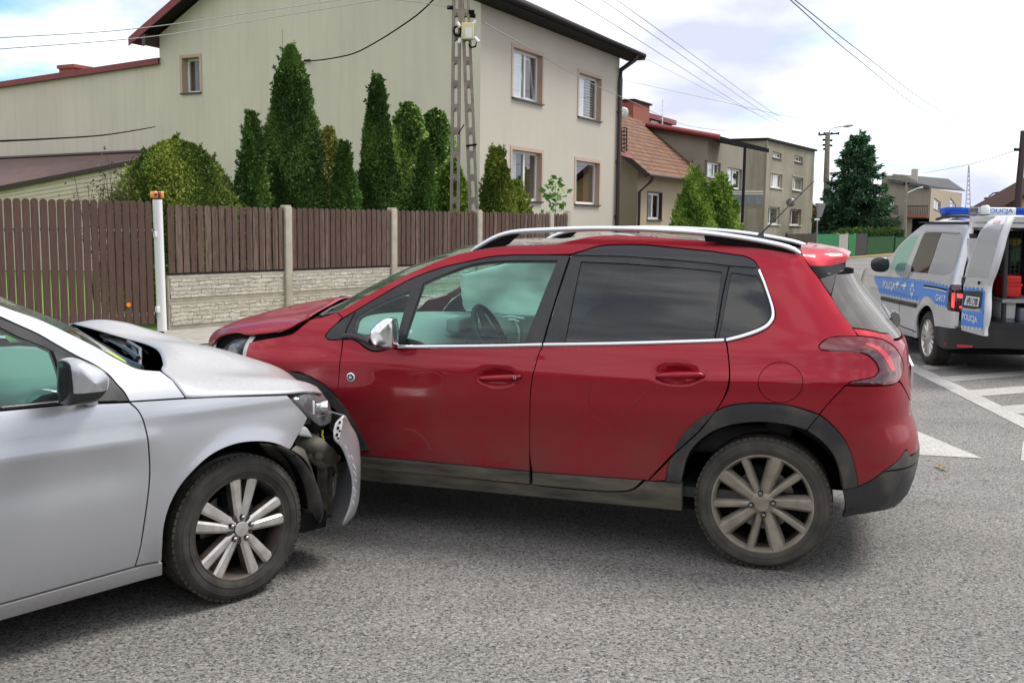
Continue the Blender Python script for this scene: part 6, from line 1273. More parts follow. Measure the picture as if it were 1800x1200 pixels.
# ---------------------------------------------------------------- the big rendered house
H1 = Frame((-.87, 26.2, 0), 62.6); h1 = empty('house', H1, 'large beige rendered two-storey house with dark red roof behind the picket fence', 'house')
Ws, Wg = Wall(H1, 'y', 0.0, -1), Wall(H1, 'x', 0.0, -1)
xe = Ws.ab(1087, 200)[0]; yl = Wg.ab(283, 200)[0]; zev = Ws.ab(1087, 92)[1]
window(h1, Ws, Ws.quad(((904, 81), (952, 101), (952, 183), (901, 170.5))), .15, .10, M['pink'], curtain=(lace, .5), mull=(.55,), sillm=M['frame'], open_=True)
window(h1, Ws, Ws.quad(((1018.7, 126.6), (1056, 140.8), (1055, 214.5), (1016.5, 203))), .15, .10, M['pink'], mull=(), blind=(.45, .93, blm, .55), curtain=(lace, .48))
window(h1, Ws, Ws.quad(((900.5, 262.7), (952, 269.8), (949.5, 354), (899, 351.5))), .15, .10, M['pink'], mull=(.55,), curtain=(cur, .35))
window(h1, Ws, Ws.quad(((1013.6, 282.5), (1053.6, 286.8), (1050.5, 361), (1010.8, 357))), .15, .10, M['pink'], mull=(), curtain=(cur, .3))
window(h1, Wg, Wg.quad(((321.5, 103), (350.4, 99.7), (350.4, 161), (321.5, 165))), .22, .09, M['pink'], mull=(), open_=False, sillm=M['frame'])
window(h1, Wg, Wg.quad(((352, 279), (374, 277.5), (374, 330), (352, 331))), .22, .09, M['pink'], mull=(), sillm=M['frame'])
# ridge: the gable is symmetric about its middle, eaves at both ends
zeL = Wg.ab(283, 62)[1]; pk = (yl*.5, max(zev, zeL)+yl*.5*.50)
m_ = MB(); Wg.mesh([(0, 0), (yl, 0), (yl, zeL), pk, (0, zev)], m_, 0, 3.0); m_.build('gable_wall', M['gablem'], h1)
m_ = MB(); Ws.mesh([(0, 0), (xe, 0), (xe, zev), (0, zev)], m_, 0, 3.0); m_.build('street_wall', M['wallm'], h1)
m_ = MB(); m_.add([(xe, 0, 0), (xe, yl, 0), (xe, yl, zeL), (xe, pk[0], pk[1]), (xe, 0, zev)], [(0, 1, 2, 3, 4)]); m_.add([(0, yl, 0), (xe, yl, 0), (xe, yl, zeL), (0, yl, zeL)], [(0, 1, 2, 3)]); m_.build('back_wall', M['wallm'], h1)
def pitched(mb, x0, x1, ya, za, yr, zr, th=.10, mi=0):
    mb.add([(x0, ya, za), (x1, ya, za), (x1, yr, zr), (x0, yr, zr), (x0, ya, za-th), (x1, ya, za-th), (x1, yr, zr-th), (x0, yr, zr-th)], [(0, 1, 2, 3), (4, 7, 6, 5), (0, 4, 5, 1), (0, 3, 7, 4), (1, 5, 6, 2)], mi)
sl1 = (pk[1]-zev)/pk[0]; ov = .62; zev0 = zev; zev = zev+.16; m_ = MB(); rx0, rx1 = -.55, xe+.75
pitched(m_, rx0, rx1, -ov, zev-ov*sl1+.16, pk[0], pk[1]+.16); pitched(m_, rx0, rx1, yl+ov, zeL-ov*sl1+.16, pk[0], pk[1]+.16)
rf = m_.build('roof', M['roofdark'], h1)
m_ = MB(); pitched(m_, rx0-.03, rx0, yl+ov+.02, zeL-ov*sl1+.20, pk[0], pk[1]+.20, .24); m_.build('bargeboard', M['roofred'], h1)
m_ = MB(); pitched(m_, rx0, 0, yl+ov, zeL-ov*sl1+.055, yl, zeL+.055, .02); m_.box(rx0, 0, yl-.02, yl+.12, zeL-.35, zeL-.05); m_.build('soffit', M['pipe'], h1)
m_ = MB(); zg_ = zev-ov*sl1+.08; m_.tube([(rx0+.1, -ov-.05, zg_), (rx1-.25, -ov-.05, zg_)], .075, 10); m_.build('gutter', M['roofdark'], h1)
m_ = MB(); m_.prism([(-ov, zg_-.10), (0, zg_-.10), (0, zev+.15), (-ov, zev-ov*sl1+.15)], rx0+.03, rx1-.02, plane='yz'); m_.build('eaves_board', M['roofdark'], h1)
m_ = MB(); xp = xe-.10; m_.tube([(xp+.05, -ov, zg_-.05), (xp, -ov+.05, zg_-.2), (xp-.0, -.09, zg_-.5), (xp, -.09, zg_-.8), (xp, -.09, 0)], .075, 10); m_.build('downpipe', M['pipe'], h1)
for z in (1.8, 3.6, 5.2): k = MB(); k.box(xp-.08, xp+.08, -.16, 0, z, z+.04); k.build('pipe_clamp', M['pipe'], h1)
# annex wall running left, its red flashing and chimney
A1, A2 = Wg.ab(283, 111), Wg.ab(0, 153); dd = (A2-A1)/(A2[0]-A1[0]); yE = A1[0]+14; zE = A1[1]+dd[1]*14
m_ = MB(); Wx = Wall(H1, 'x', .02, -1); Wx.mesh([(yl, 0), (yE, 0), (yE, zE), (A1[0], A1[1])], m_, 0, 3.0); m_.add([(.02, yE, 0), (6, yE, 0), (6, yE, zE), (.02, yE, zE)], [(0, 1, 2, 3)]); m_.build('annex_wall', M['gablem'], h1)
m_ = MB(); m_.add([(-.12, A1[0], A1[1]+.14), (-.12, yE, zE+.14), (7, yE, zE+.14), (7, A1[0], A1[1]+.14), (-.12, A1[0], A1[1]-.03), (-.12, yE, zE-.03)], [(0, 1, 2, 3), (0, 4, 5, 1)]); m_.add([(.0, A1[0], A1[1]-.03), (.0, yE, zE-.03), (-.12, yE, zE-.03), (-.12, A1[0], A1[1]-.03)], [(0, 1, 2, 3)]); m_.build('annex_roof', M['roofred'], h1)
q = H1.at(104, 128, x=2.0); q2 = H1.at(130, 113, x=2.0); m_ = MB(); y_ = sorted((q[1], q2[1])); m_.box(2.0, 2.7, y_[0], y_[1], q[2]-.6, q2[2]-.12); m_.box(1.95, 2.75, y_[0]-.05, y_[1]+.05, q2[2]-.12, q2[2]); m_.build('chimney', M['brick'], h1)
m_ = MB(); 
a_, b_ = Wg.ab(397, 100)[0], Wg.ab(497, 100)[0]; Wg.box(m_, min(a_, b_), max(a_, b_), 0, 6.8, .001, .02)
m_.build('render_strip', M['gablem'], h1)
# lean-to shed with brown sheet roof
shd = empty('shed', H1, 'low shed with brown sheet-metal roof and cream boarding beside the annex wall', 'shed')
s1, s2 = H1.at(-90, 284, x=-.2), H1.at(277, 267, x=-.2); s3, s4 = H1.at(277, 273, x=-.8), H1.at(-90, 344, x=-3.6)
brm = varied('brown roofing sheet', (.10, .058, .050), (.13, .078, .066), 3, .6); cream = varied('cream boarding', (.58, .51, .39), (.53, .465, .355), 2, .8, bscale=None)
m_ = MB(); m_.add([s1, s2, s3, s4], [(0, 1, 2, 3)]); dn = np.array([0, 0, -.16]); m_.add([s4, s3, s3+dn*.6, s4+dn], [(0, 1, 2, 3)], 1); m_.build('roof', [brm, M['pipe']], shd)
m_ = MB(); m_.tube([s1+np.array([0, 0, .03]), s2+np.array([0, 0, .03])], .06, 6); m_.build('ridge_cap', M['pipe'], shd)
m_ = MB(); o_ = np.array([.12, 0, -.1]); nbd = 22
for k in range(nbd):
    z0_, z1_ = k/nbd, (k+.94)/nbd; g0 = lambda p, t: np.array([p[0], p[1], (p[2]-.1)*t]); m_.add([g0(s4, z0_)+[.12, 0, 0], g0(s3, z0_)+[.12, 0, 0], g0(s3, z1_)+[.14, 0, 0], g0(s4, z1_)+[.14, 0, 0]], [(0, 1, 2, 3)])
m_.add([np.array([s4[0]+.16, s4[1], 0]), np.array([s3[0]+.16, s3[1], 0]), s3+np.array([.16, 0, -.1]), s4+np.array([.16, 0, -.1])], [(0, 1, 2, 3)]); m_.build('boarding', cream, shd)
# ---------------------------------------------------------------- houses down the street
def barrel_tiles(name, c1, c2, sc=(3.2, 3.0)):
    m = mat(name, c1, .85, spec=.2); nt = m.node_tree; t = N(nt, 'ShaderNodeTexCoord'); s = N(nt, 'ShaderNodeSeparateXYZ'); nt.links.new(t.outputs['Object'], s.inputs[0]); c = N(nt, 'ShaderNodeCombineXYZ')
    nt.links.new(s.outputs[0], c.inputs[0]); nt.links.new(s.outputs[2], c.inputs[1]); b = N(nt, 'ShaderNodeTexBrick'); nset(b, Scale=1.0, Mortar_Size=.028, Mortar_Smooth=.4, Brick_Width=.30, Row_Height=.19); b.offset = .5
    b.inputs['Color1'].default_value = (*c1, 1); b.inputs['Color2'].default_value = (*c2, 1); b.inputs['Mortar'].default_value = (.06, .035, .03, 1); nt.links.new(c.outputs[0], b.inputs[0])
    nt.links.new(mixc(nt, 1.0, b.outputs[0], ramp(nt, [(.3, .75), (.7, 1.1)], noise(nt, coords(nt), 2.5, 5)).outputs[0], 'MULTIPLY'), pb(m).inputs['Base Color']); bump(m, b.outputs['Fac'], -.6, .03); return m
tiles = barrel_tiles('clay roof tiles', (.26, .135, .075), (.18, .095, .06))
M['wall2'] = render_mat('ochre render', (.40, .33, .235), (.34, .29, .21), .35); M['wall2s'] = render_mat('bare grey brick render', (.30, .265, .20), (.24, .21, .165), .4)
M['wall3'] = render_mat('grey cement render', (.27, .25, .205), (.21, .195, .16), .35); M['wall4'] = render_mat('mossy grey render', (.36, .335, .265), (.20, .185, .13), .8, (.22, .20, .14))
H2 = Frame((4.66, 39.0, 0), 62.6); h2 = empty('house', H2, 'low ochre house with brown tiled roof beyond the dark downpipe', 'house')
W2, W2g = Wall(H2, 'y', 0.0, -1), Wall(H2, 'x', 0.0, -1)
ze = H2.at(1134.6, 303, y=-.5)[2]; window(h2, W2, W2.quad(((1139, 338), (1163, 340), (1162, 386), (1138, 386))), .12, .05, M['pipe'], mull=(.5,), sill=True, curtain=(cur, .5), fw=.09)
window(h2, W2, W2.quad(((1195.5, 343), (1212, 344), (1212, 386), (1195.5, 386))), .12, .05, M['pipe'], mull=(.5,), fw=.09)
m_ = MB(); W2.mesh([(0, 0), (7, 0), (7, ze+.3), (0, ze+.3)], m_, 0, 3.0); m_.build('street_wall', M['wall2'], h2)
m_ = MB(); W2g.mesh([(0, 0), (9, 0), (9, ze+.3), (4.5, ze+4.2), (0, ze+.3)], m_, 0, 3.0); m_.build('gable_wall', M['wall2s'], h2)
rz = H2.at(1128, 205, y=4.0)[2]; m_ = MB(); pitched(m_, -.45, 8, -.5, ze, 4.0, max(rz, ze+3.6), .12); pitched(m_, -.45, 8, 9.2, ze, 4.0, max(rz, ze+3.6), .12); m_.build('roof', tiles, h2)
m_ = MB(); m_.tube([(-.45, -.58, ze-.08), (8, -.58, ze-.08)], .07, 8); m_.build('gutter', M['pipe'], h2)
m_ = MB(); m_.tube([(.15, -.58, ze-.1), (.1, -.5, ze-.3), (-.05, -.1, ze-.7), (-.05, -.1, 0)], .06, 8); m_.build('downpipe', M['pipe'], h2)
m_ = MB(); pitched(m_, -.50, -.45, -.55, ze+.03, 4.0, max(rz, ze+3.6)+.03, .26); m_.build('bargeboard', M['pipe'], h2)
q = H2.at(1126, 200, y=3.4); m_ = MB(); m_.box(q[0]-2.0, q[0]+.1, 3.0, 3.7, q[2]-1.2, H2.at(1126, 186, y=3.4)[2]); m_.box(q[0]-2.1, q[0]+.2, 2.9, 3.8, H2.at(1126, 186, y=3.4)[2], H2.at(1126, 183, y=3.4)[2], 1); m_.build('chimney', [M['brick'], M['roofdark']], h2)
# porch roof and the curly balcony grille by the corner, with a satellite dish
pr = MB(); pr.grid([[H2.at(1088, 266, x=-1.0), H2.at(1110, 272, x=-1.0)], [H2.at(1088, 272, x=-1.4), H2.at(1110, 278.5, x=-1.4)]]); pr.build('porch_roof', M['roofred'], h2)
gr_ = MB(); 
for u in (1093, 1097, 1101): gr_.tube([H2.at(u, 224, x=-1.1), H2.at(u, 266, x=-1.1)], .018, 5)
for k in range(6):
    c = H2.at(1097, 228+k*7, x=-1.1); gr_.tube([c+np.array([0, .13*math.cos(a), .09*math.sin(a)]) for a in np.linspace(0, 5.2, 10)], .012, 4)
gr_.build('balcony_grille', M['dark'], h2)
def dish(fr, p, r, label, mm):
    m_ = MB(); G = [[np.array([-(0.25*rr*rr)*r, math.cos(a)*rr*r, math.sin(a)*rr*r])*np.array([-1, 1, 1])+p for a in np.linspace(0, 2*math.pi, 20)] for rr in np.linspace(0.02, 1, 5)]
    m_.grid(G); m_.tube([p+np.array([-.0, 0, 0]), p+np.array([-.45*r*1.6, 0, -.3*r])], .02, 5); m_.tube([p, p+np.array([.2, 0, -.5*r])], .03, 5); o = m_.build('satellite_dish', mm, None, .01); o.location = fr.o; o.rotation_euler = (0, 0, fr.ang); tag(o, label, 'satellite dish')
dish(H2, H2.at(1095, 198, x=-1.0), .20, 'white satellite dish above the balcony grille beside the dark downpipe', M['whitep'])
H3 = Frame((8.55, 46.0, 0), 62.6); h3 = empty('house', H3, 'grey house with red roof edge, railed balcony and dark canopy post', 'house')
W3, W3g = Wall(H3, 'y', 0.0, -1), Wall(H3, 'x', 0.0, -1)
t1 = W3g.ab(1145, 224); t2 = W3g.ab(1236, 241); zc = t2[1]; x3 = 6.2
window(h3, W3, W3.quad(((1239, 282), (1266, 287), (1266, 314), (1239, 312))), .12, None, None, mull=(.33, .7), fw=.09, revm=M['wall3'], curtain=(lace, .5)); window(h3, W3, W3.quad(((1279, 294), (1303, 298), (1303, 334), (1279, 331))), .12, None, None, mull=(.5,), fw=.09, revm=M['wall3'], curtain=(lace, .6))
m_ = MB(); W3.mesh([(0, 0), (x3, 0), (x3, zc-.1), (0, zc)], m_, 0, 3.0); m_.build('street_wall', M['wall3'], h3)
m_ = MB(); W3g.mesh([(0, 0), (t1[0]+4, 0), (t1[0]+4, t1[1]+.8), (t1[0], t1[1]), (0, zc)], m_, 0, 3.0); m_.build('side_wall', M['wall3'], h3)
ra_ = H3.at(1136, 219, x=-.3); rb_ = H3.at(1266, 242, x=-.3); rc_ = H3.at(1352, 264, y=-2.3)
m_ = MB(); r3 = [ra_, rb_, np.array([rc_[0], -2.3, rc_[2]]), np.array([rc_[0]+.5, ra_[1], ra_[2]])]; m_.add([p+np.array([0, 0, .06]) for p in r3]+[p-np.array([0, 0, .12]) for p in r3], [(0, 1, 2, 3), (7, 6, 5, 4), (0, 4, 5, 1), (1, 5, 6, 2)]); m_.build('roof', M['roofdark'], h3)
m_ = MB(); m_.tube([ra_+np.array([-.05, 0, .0]), rb_+np.array([-.05, 0, .0])], .13, 4, flat=(.5, 1)); m_.build('roof_edge', M['roofred'], h3)
p = H3.at(1308, 300, y=-2.0); zt_ = H3.at(1308, 258, y=-2.0)[2]; m_ = MB(); m_.tube([(p[0], -2.0, 0), (p[0], -2.0, zt_)], .065, 8); m_.build('canopy_post', M['roofdark'], h3)
b1_ = H3.at(1341, 337, y=-1.7); b2_ = H3.at(1341, 358, y=-1.7); bx = b1_[0]; bx0 = H3.at(1280, 329, y=0)[0]-.2
m_ = MB(); m_.box(bx0, bx, -1.7, 0, b2_[2]-.22, b2_[2]-.04); m_.build('balcony_slab', M['wall4'], h3)
rl_ = MB(); 
for (a, b) in (((bx0, -1.7), (bx, -1.7)), ((bx, -1.7), (bx, 0)), ((bx0, -1.7), (bx0, 0))):
    for z in (b1_[2], b1_[2]-.12): rl_.tube([(a[0], a[1], z), (b[0], b[1], z)], .025, 5)
rl_.build('balcony_rail', M['whitep'], h3)
pnl = varied('blue grey balcony cladding', (.20, .25, .29), (.28, .31, .32), 3, .7, stretch=(3, 3, .3)); och = mat('ochre cladding', (.25, .21, .08), .8)
for k in range(5): a, b = bx0+(bx-bx0)*k/5, bx0+(bx-bx0)*(k+.96)/5; m_ = MB(); m_.box(a, b, -1.72, -1.69, b2_[2]-.04, b1_[2]-.14); m_.build('balcony_panel', och if k == 1 else pnl, h3)
m_ = MB(); m_.box(bx-.03, bx, -1.68, -.02, b2_[2]-.04, b1_[2]-.14); m_.build('balcony_panel', pnl, h3)
m_ = MB(); m_.box(2.2, 3.8, -.03, -.005, 0, 2.1); m_.build('door', M['pipe'], h3)
# rooftop room with red walls behind, and an aerial
q1, q2, q3 = H3.at(1132, 202, y=5), H3.at(1181, 215, y=5), H3.at(1132, 222, y=5); m_ = MB(); W5 = Wall(H3, 'y', 5.0, -1); m_.box(q1[0], q2[0], 5, 8, q3[2]-1.5, q2[2]-.15); m_.box(q1[0]-.2, q2[0]+.2, 4.8, 8.2, q2[2]-.15, q2[2]+.1); rt = m_.build('rooftop_room', M['roofred'], h3)
a, b = W5.ab(1143.5, 211.5), W5.ab(1155, 220); m_ = MB(); W5.box(m_, a[0], b[0], b[1], a[1], .005, .03); m_.build('window', M['whitep'], rt)
q = H3.at(1164, 222, y=4.5); zt_ = H3.at(1164, 173, y=4.5)[2]; m_ = MB(); m_.tube([q, (q[0], q[1], zt_)], .03, 5)
for k in range(5): z = zt_-.15-k*.22; m_.tube([(q[0]-.22, q[1], z), (q[0]+.12, q[1], z)], .018, 4)
o = m_.build('roof_aerial', M['alu']); o.location = H3.o; o.rotation_euler = (0, 0, H3.ang); tag(o, 'thin television aerial on the roof of the grey house with red roof edge', 'aerial')
H4 = Frame((14.1, 58.3, 0), 62.6); h4 = empty('house', H4, 'flat-roofed three-row-window house with mossy stained grey render', 'house')
W4, W4g = Wall(H4, 'y', 0.0, -1), Wall(H4, 'x', 0.0, -1); x4 = W4.ab(1431, 300)[0]; z4 = W4.ab(1336, 241)[1]; z4r = W4.ab(1431, 264)[1]
for r in (((1358, 267), (1373.6, 269), (1373.6, 279), (1358, 277.5)), ((1397, 274), (1411, 276), (1411, 286), (1397, 284.5))): window(h4, W4, W4.quad(r), .1, None, None, mull=(.33, .66), fw=.08, revm=M['wall4'], sill=True)
cu2 = mat('warm curtain', (.55, .48, .36), .9)
for r in (((1355, 303.5), (1374, 307), (1374, 332), (1355, 329)), ((1393.5, 310), (1411, 313), (1411, 336), (1393.5, 334))): window(h4, W4, W4.quad(r), .1, .10, M['wall2'], mull=(.33,), fw=.09, curtain=(cu2, .9), sillm=M['whitep'])
for r in (((1351, 362.5), (1370, 364.5), (1370, 395.5), (1351, 394)), ((1389, 366.5), (1407.6, 369), (1407.6, 397), (1389, 395.5))): window(h4, W4, W4.quad(r), .14, None, None, mull=(.33,), fw=.09, revm=M['wall2'], sillm=M['whitep'])
m_ = MB(); W4.mesh([(0, 0), (x4, 0), (x4, z4r), (0, z4)], m_, 0, 3.0); m_.build('street_wall', M['wall4'], h4)
m_ = MB(); W4g.mesh([(0, 0), (9, 0), (9, z4-.1), (0, z4)], m_, 0, 3.0); m_.build('side_wall', M['wall4'], h4); m_ = MB(); m_.add([(x4, 0, 0), (x4, 9, 0), (x4, 9, z4), (x4, 0, z4r)], [(0, 1, 2, 3)]); m_.build('far_wall', M['wall4'], h4)
m_ = MB(); m_.add([(-.15, -.15, z4+.06), (x4+.15, -.15, z4r+.06), (x4+.15, 9.2, z4r+.06), (-.15, 9.2, z4+.06), (-.15, -.15, z4-.06), (x4+.15, -.15, z4r-.06), (x4+.15, 9.2, z4r-.06), (-.15, 9.2, z4-.06)], [(0, 1, 2, 3), (0, 4, 5, 1), (0, 3, 7, 4), (1, 5, 6, 2), (4, 7, 6, 5)]); m_.build('roof', M['roofdark'], h4)
m_ = MB(); a = W4.ab(1331.5, 300)[0]; m_.tube([(-.06, -.06, 0), (-.06, -.06, z4)], .05, 6); m_.build('downpipe', M['wall2s'], h4)
dish(H4, H4.at(1389, 356, y=-.4), .26, 'grey satellite dish on the stained wall of the flat-roofed house', M['disc'])
# far house behind the spruce
H5 = Frame(tuple(ray(1634, 380)[:2]/ray(1634, 380)[1]*104)+(0,), 66); h5 = empty('house', H5, 'distant tan house with grey roof, chimney and balconies right of the spruce', 'house')
W5a, W5g = Wall(H5, 'y', 0.0, -1), Wall(H5, 'x', 0.0, -1); M['wall5'] = render_mat('tan render', (.40, .335, .25), (.36, .30, .23), .15)
x5 = W5a.ab(1690, 360)[0]; z5 = W5a.ab(1634, 328)[1]; z5r = W5a.ab(1690, 336)[1]; yL5 = W5g.ab(1548, 350)[0]; z5l = W5g.ab(1560, 305)[1]; z5m = W5g.ab(1580, 318)[1]
window(h5, W5a, W5a.quad(((1642, 351), (1653, 352), (1653, 370), (1642, 369.5))), .15, None, None, mull=(.5,), fw=.12, revm=M['wall5']); window(h5, W5a, W5a.quad(((1670, 353), (1680, 354), (1680, 370), (1670, 370))), .15, None, None, mull=(.5,), fw=.12, revm=M['wall5'])
m_ = MB(); W5a.mesh([(0, 0), (x5, 0), (x5, z5r), (0, z5)], m_, 0, 4); m_.add([(x5, 0, 0), (x5, 8, 0), (x5, 8, z5r), (x5, 0, z5r)], [(0, 1, 2, 3)]); m_.build('front_wall', M['wall5'], h5)
dr = W5g.quad(((1564, 352), (1570, 352), (1570, 378), (1564, 378))); W5g.holes.append([(dr[0], dr[2]), (dr[1], dr[2]), (dr[1], dr[3]), (dr[0], dr[3])]); d2 = W5g.quad(((1603, 384), (1632, 384), (1632, 412), (1603, 412))); d2 = (d2[0], d2[1], .1, d2[3]); W5g.holes.append([(d2[0], d2[2]), (d2[1], d2[2]), (d2[1], d2[3]), (d2[0], d2[3])])
m_ = MB(); W5g.mesh([(0, 0), (yL5, 0), (yL5, z5l-.2), (yL5*.55, z5l-.2), (0, z5)], m_, 0, 4); m_.build('side_wall', M['wall3'], h5)
k = MB(); W5g.box(k, dr[0], dr[1], dr[2], dr[3], -.3, -.2, 0); k.build('balcony_door', M['whitep'], h5); k = MB(); W5g.box(k, d2[0], d2[1], 0, d2[3], -1.2, -1.1, 0); k.build('garage_opening', M['dark'], h5)
for (u0, u1, v1) in ((1556, 1579, 378), (1592, 1631, 378)):
    a, b = W5g.ab(u0, v1), W5g.ab(u1, v1); m_ = MB(); W5g.box(m_, min(a[0], b[0]), max(a[0], b[0]), a[1]-.25, a[1], .0, 1.2); W5g.box(m_, min(a[0], b[0]), max(a[0], b[0]), a[1]+.85, a[1]+.93, 1.14, 1.2, 1)
    for k in range(14): y_ = min(a[0], b[0])+abs(a[0]-b[0])*k/13; W5g.box(m_, y_-.02, y_+.02, a[1], a[1]+.9, 1.15, 1.19, 1)
    m_.build('balcony', [M['brick'] if u0 > 1580 else M['wall3'], M['dark']], h5)
r1, r2, r3_, r4_ = H5.at(1562, 314, x=-.5), H5.at(1634, 326, x=-.5), H5.at(1697, 335, y=-.6), H5.at(1675, 325, y=5); m_ = MB(); m_.add([r1, r2, r3_, np.array([r3_[0], 6, r4_[2]+.6]), np.array([2.0, yL5*.8, r1[2]+.6])]+[p-np.array([0, 0, .3]) for p in (r1, r2, r3_)], [(0, 1, 2, 3, 4), (0, 5, 6, 1), (1, 6, 7, 2)]); m_.build('roof', varied('grey sheet roof', (.07, .07, .075), (.12, .12, .12), 2, .95, spec=.1), h5)
a, b = H5.at(1601, 318, x=1.5), H5.at(1613.5, 297, x=1.5); m_ = MB(); m_.box(1.5, 2.3, min(a[1], b[1]), max(a[1], b[1]), a[2]-1, b[2]); m_.build('chimney', M['wallm'], h5)
H6 = Frame((33.6, 62, 0), 78); h6 = empty('house', H6, 'yellow gabled house with brown roof at the right edge behind the van', 'house')
yw = mat('yellow render', (.50, .33, .12), .9); q = H6.at(1790, 345, x=0); m_ = MB(); zz6 = H6.at(1775, 352, x=0)[2]; m_.box(0, 8, -7, q[1], 0, zz6); m_.add([(0, -7, zz6), (0, q[1], zz6), (0, (q[1]-7)/2, zz6+3)], [(0, 1, 2)]); m_.build('walls', yw, h6)
m_ = MB(); ym = (q[1]-7)/2; pitched(m_, -.5, 8.5, q[1]+.9, zz6-.35, ym, zz6+3.4, .25); pitched(m_, -.5, 8.5, -7.9, zz6-.35, ym, zz6+3.4, .25); m_.build('roof', mat('brown roof sheet', (.05, .025, .02), .9, spec=.1), h6)
# ---------------------------------------------------------------- fences of the far gardens
GD = Frame(gpt(1505, 450.5), math.degrees(math.atan2(*(gpt(1571, 445)-gpt(1505, 450.5))[[1, 0]])))
gxx = lambda u: GD.at(u, 430, y=0)[0]
def gz(u, v): return GD.at(u, v, y=0)[2]
grn = varied('green fence boards', (.012, .16, .055), (.02, .20, .07), 3, .6, stretch=(6, 6, .4)); dgr = varied('dark green mesh screen', (.012, .07, .028), (.02, .10, .03), 5, .8); ant = varied('anthracite boards', (.03, .03, .036), (.045, .045, .052), 3, .6, stretch=(8, 8, .4)); gry = varied('weathered white boards', (.42, .41, .38), (.34, .33, .30), 3, .8, stretch=(8, 8, .4)); brn = varied('old dark brown boards', (.05, .04, .032), (.085, .07, .055), 3, .9, stretch=(8, 8, .4))
def boards(name, u0, u1, v0, m, label, cat, bw=.12, gap=.015, th=.04):
    a, b = gxx(u0), gxx(u1); zt = gz((u0+u1)/2, v0); e_ = empty(name, Frame(GD.w((a, 0, 0)), math.degrees(GD.ang)), label, cat); m_ = MB(); n_ = max(1, int((b-a)/(bw+gap)))
    for k in range(n_): x_ = (b-a)*k/n_; m_.box(x_, x_+(b-a)/n_-gap, 0, th, .05, zt+rs.uniform(-.01, .01))
    m_.build('boards', m, e_); m_ = MB(); m_.box(0, b-a, th, th+.05, .3, .36); m_.box(0, b-a, th, th+.05, zt-.3, zt-.24); m_.build('rail', m, e_)
    for x_ in (0, b-a): m_ = MB(); m_.box(x_-.04, x_+.04, .045, .12, 0, zt+.05); m_.build('post', M['alu'] if m in (grn, gry) else m, e_)
    return e_
boards('board_fence', 1385, 1434, 411, brn, 'old dark brown board fence in front of the flat-roofed house', 'fence', .1, .05)
boards('board_fence', 1435, 1474, 411.5, grn, 'bright green board fence left of the pale boarded gate', 'fence')
boards('boarded_gate', 1475, 1491, 411.5, gry, 'pale weathered boarded gate between two green fence panels', 'gate', .13, .05)
boards('board_fence', 1492, 1504.5, 412, grn, 'narrow green fence panel between the pale gate and anthracite gate', 'fence')
boards('boarded_gate', 1505, 1524, 411, ant, 'anthracite boarded gate beside the hedge', 'gate', .15, .012)
boards('screen_fence', 1525, 1571, 416, dgr, 'dark green slatted screen fence standing before the hedge', 'fence', .16, .05)
boards('screen_fence', 1574, 1660, 416, dgr, 'dark green screen fence partly hidden by the van bonnet', 'fence', .3, .01)
# ---------------------------------------------------------------- foliage
def leafy(name, P, D, size, mats, parent, asp_=.4, jit=.6):
    """many small leaf faces: P positions, D growth directions."""
    n = len(P); rnd = rs.normal(size=(n, 3)); D = D+rnd*jit; D /= np.linalg.norm(D, axis=1)[:, None]
    S = np.cross(D, rs.normal(size=(n, 3))); S /= np.linalg.norm(S, axis=1)[:, None]; L_ = (size*rs.uniform(.6, 1.4, n))[:, None]
    up = np.cross(S, D)*L_*.15
    V = np.stack([P-S*L_*asp_*.25, P+D*L_*.5-S*L_*asp_*.5+up, P+D*L_, P+D*L_*.5+S*L_*asp_*.5+up, P+S*L_*asp_*.25], 1)[:, [0, 1, 2, 3]].reshape(-1, 3)
    me = bpy.data.meshes.new(name); me.vertices.add(4*n); me.vertices.foreach_set('co', V.ravel()); me.loops.add(4*n); me.loops.foreach_set('vertex_index', np.arange(4*n)); me.polygons.add(n)
    me.polygons.foreach_set('loop_start', np.arange(0, 4*n, 4)); me.polygons.foreach_set('loop_total', np.full(n, 4))
    cl = (np.sin(P[:, 0]*7+P[:, 2]*3)+np.sin(P[:, 1]*8-P[:, 2]*5)+rs.normal(size=n)*.9); k = np.clip(np.digitize(cl, [-.7, .8]), 0, len(mats)-1); me.polygons.foreach_set('material_index', k.astype(int)); me.update(calc_edges=True)
    return link(name, me, mats, parent)
def fm(name, c, r=.75): 
    m = mat(name, c, r, spec=.25); b = pb(m); return m
F_dark = [fm('dark thuja', (.022, .050, .010)), fm('mid thuja', (.042, .092, .016)), fm('light thuja', (.080, .150, .028))]
F_mid = [fm('mid conifer shade', (.045, .070, .012)), fm('mid conifer', (.095, .140, .020)), fm('mid conifer tips', (.18, .22, .035))]
def brighten(L_, k):
    for m_ in L_: c = pb(m_).inputs['Base Color']; c.default_value = (*[x*k for x in c.default_value[:3]], 1)
F_gold = [fm('golden shade', (.07, .085, .018)), fm('golden sprays', (.16, .16, .035)), fm('golden tips', (.26, .23, .06))]
F_vari = [fm('variegated shade', (.045, .085, .02)), fm('variegated leaf', (.11, .19, .04)), fm('pale leaf edge', (.26, .34, .11))]
F_lime = [fm('lime shade', (.05, .10, .015)), fm('lime leaf', (.11, .19, .028)), fm('lime tips', (.18, .26, .05))]
F_spr = [fm('deep spruce', (.010, .030, .014)), fm('spruce', (.018, .048, .022)), fm('spruce tips', (.032, .075, .033))]
for L_ in (F_gold, F_vari, F_lime): brighten(L_, 1.75)
brighten(F_dark, 1.45); brighten(F_mid, 1.5)
brighten(F_spr, 2.4)
bark = varied('bark', (.09, .065, .045), (.06, .045, .033), 9, .95)
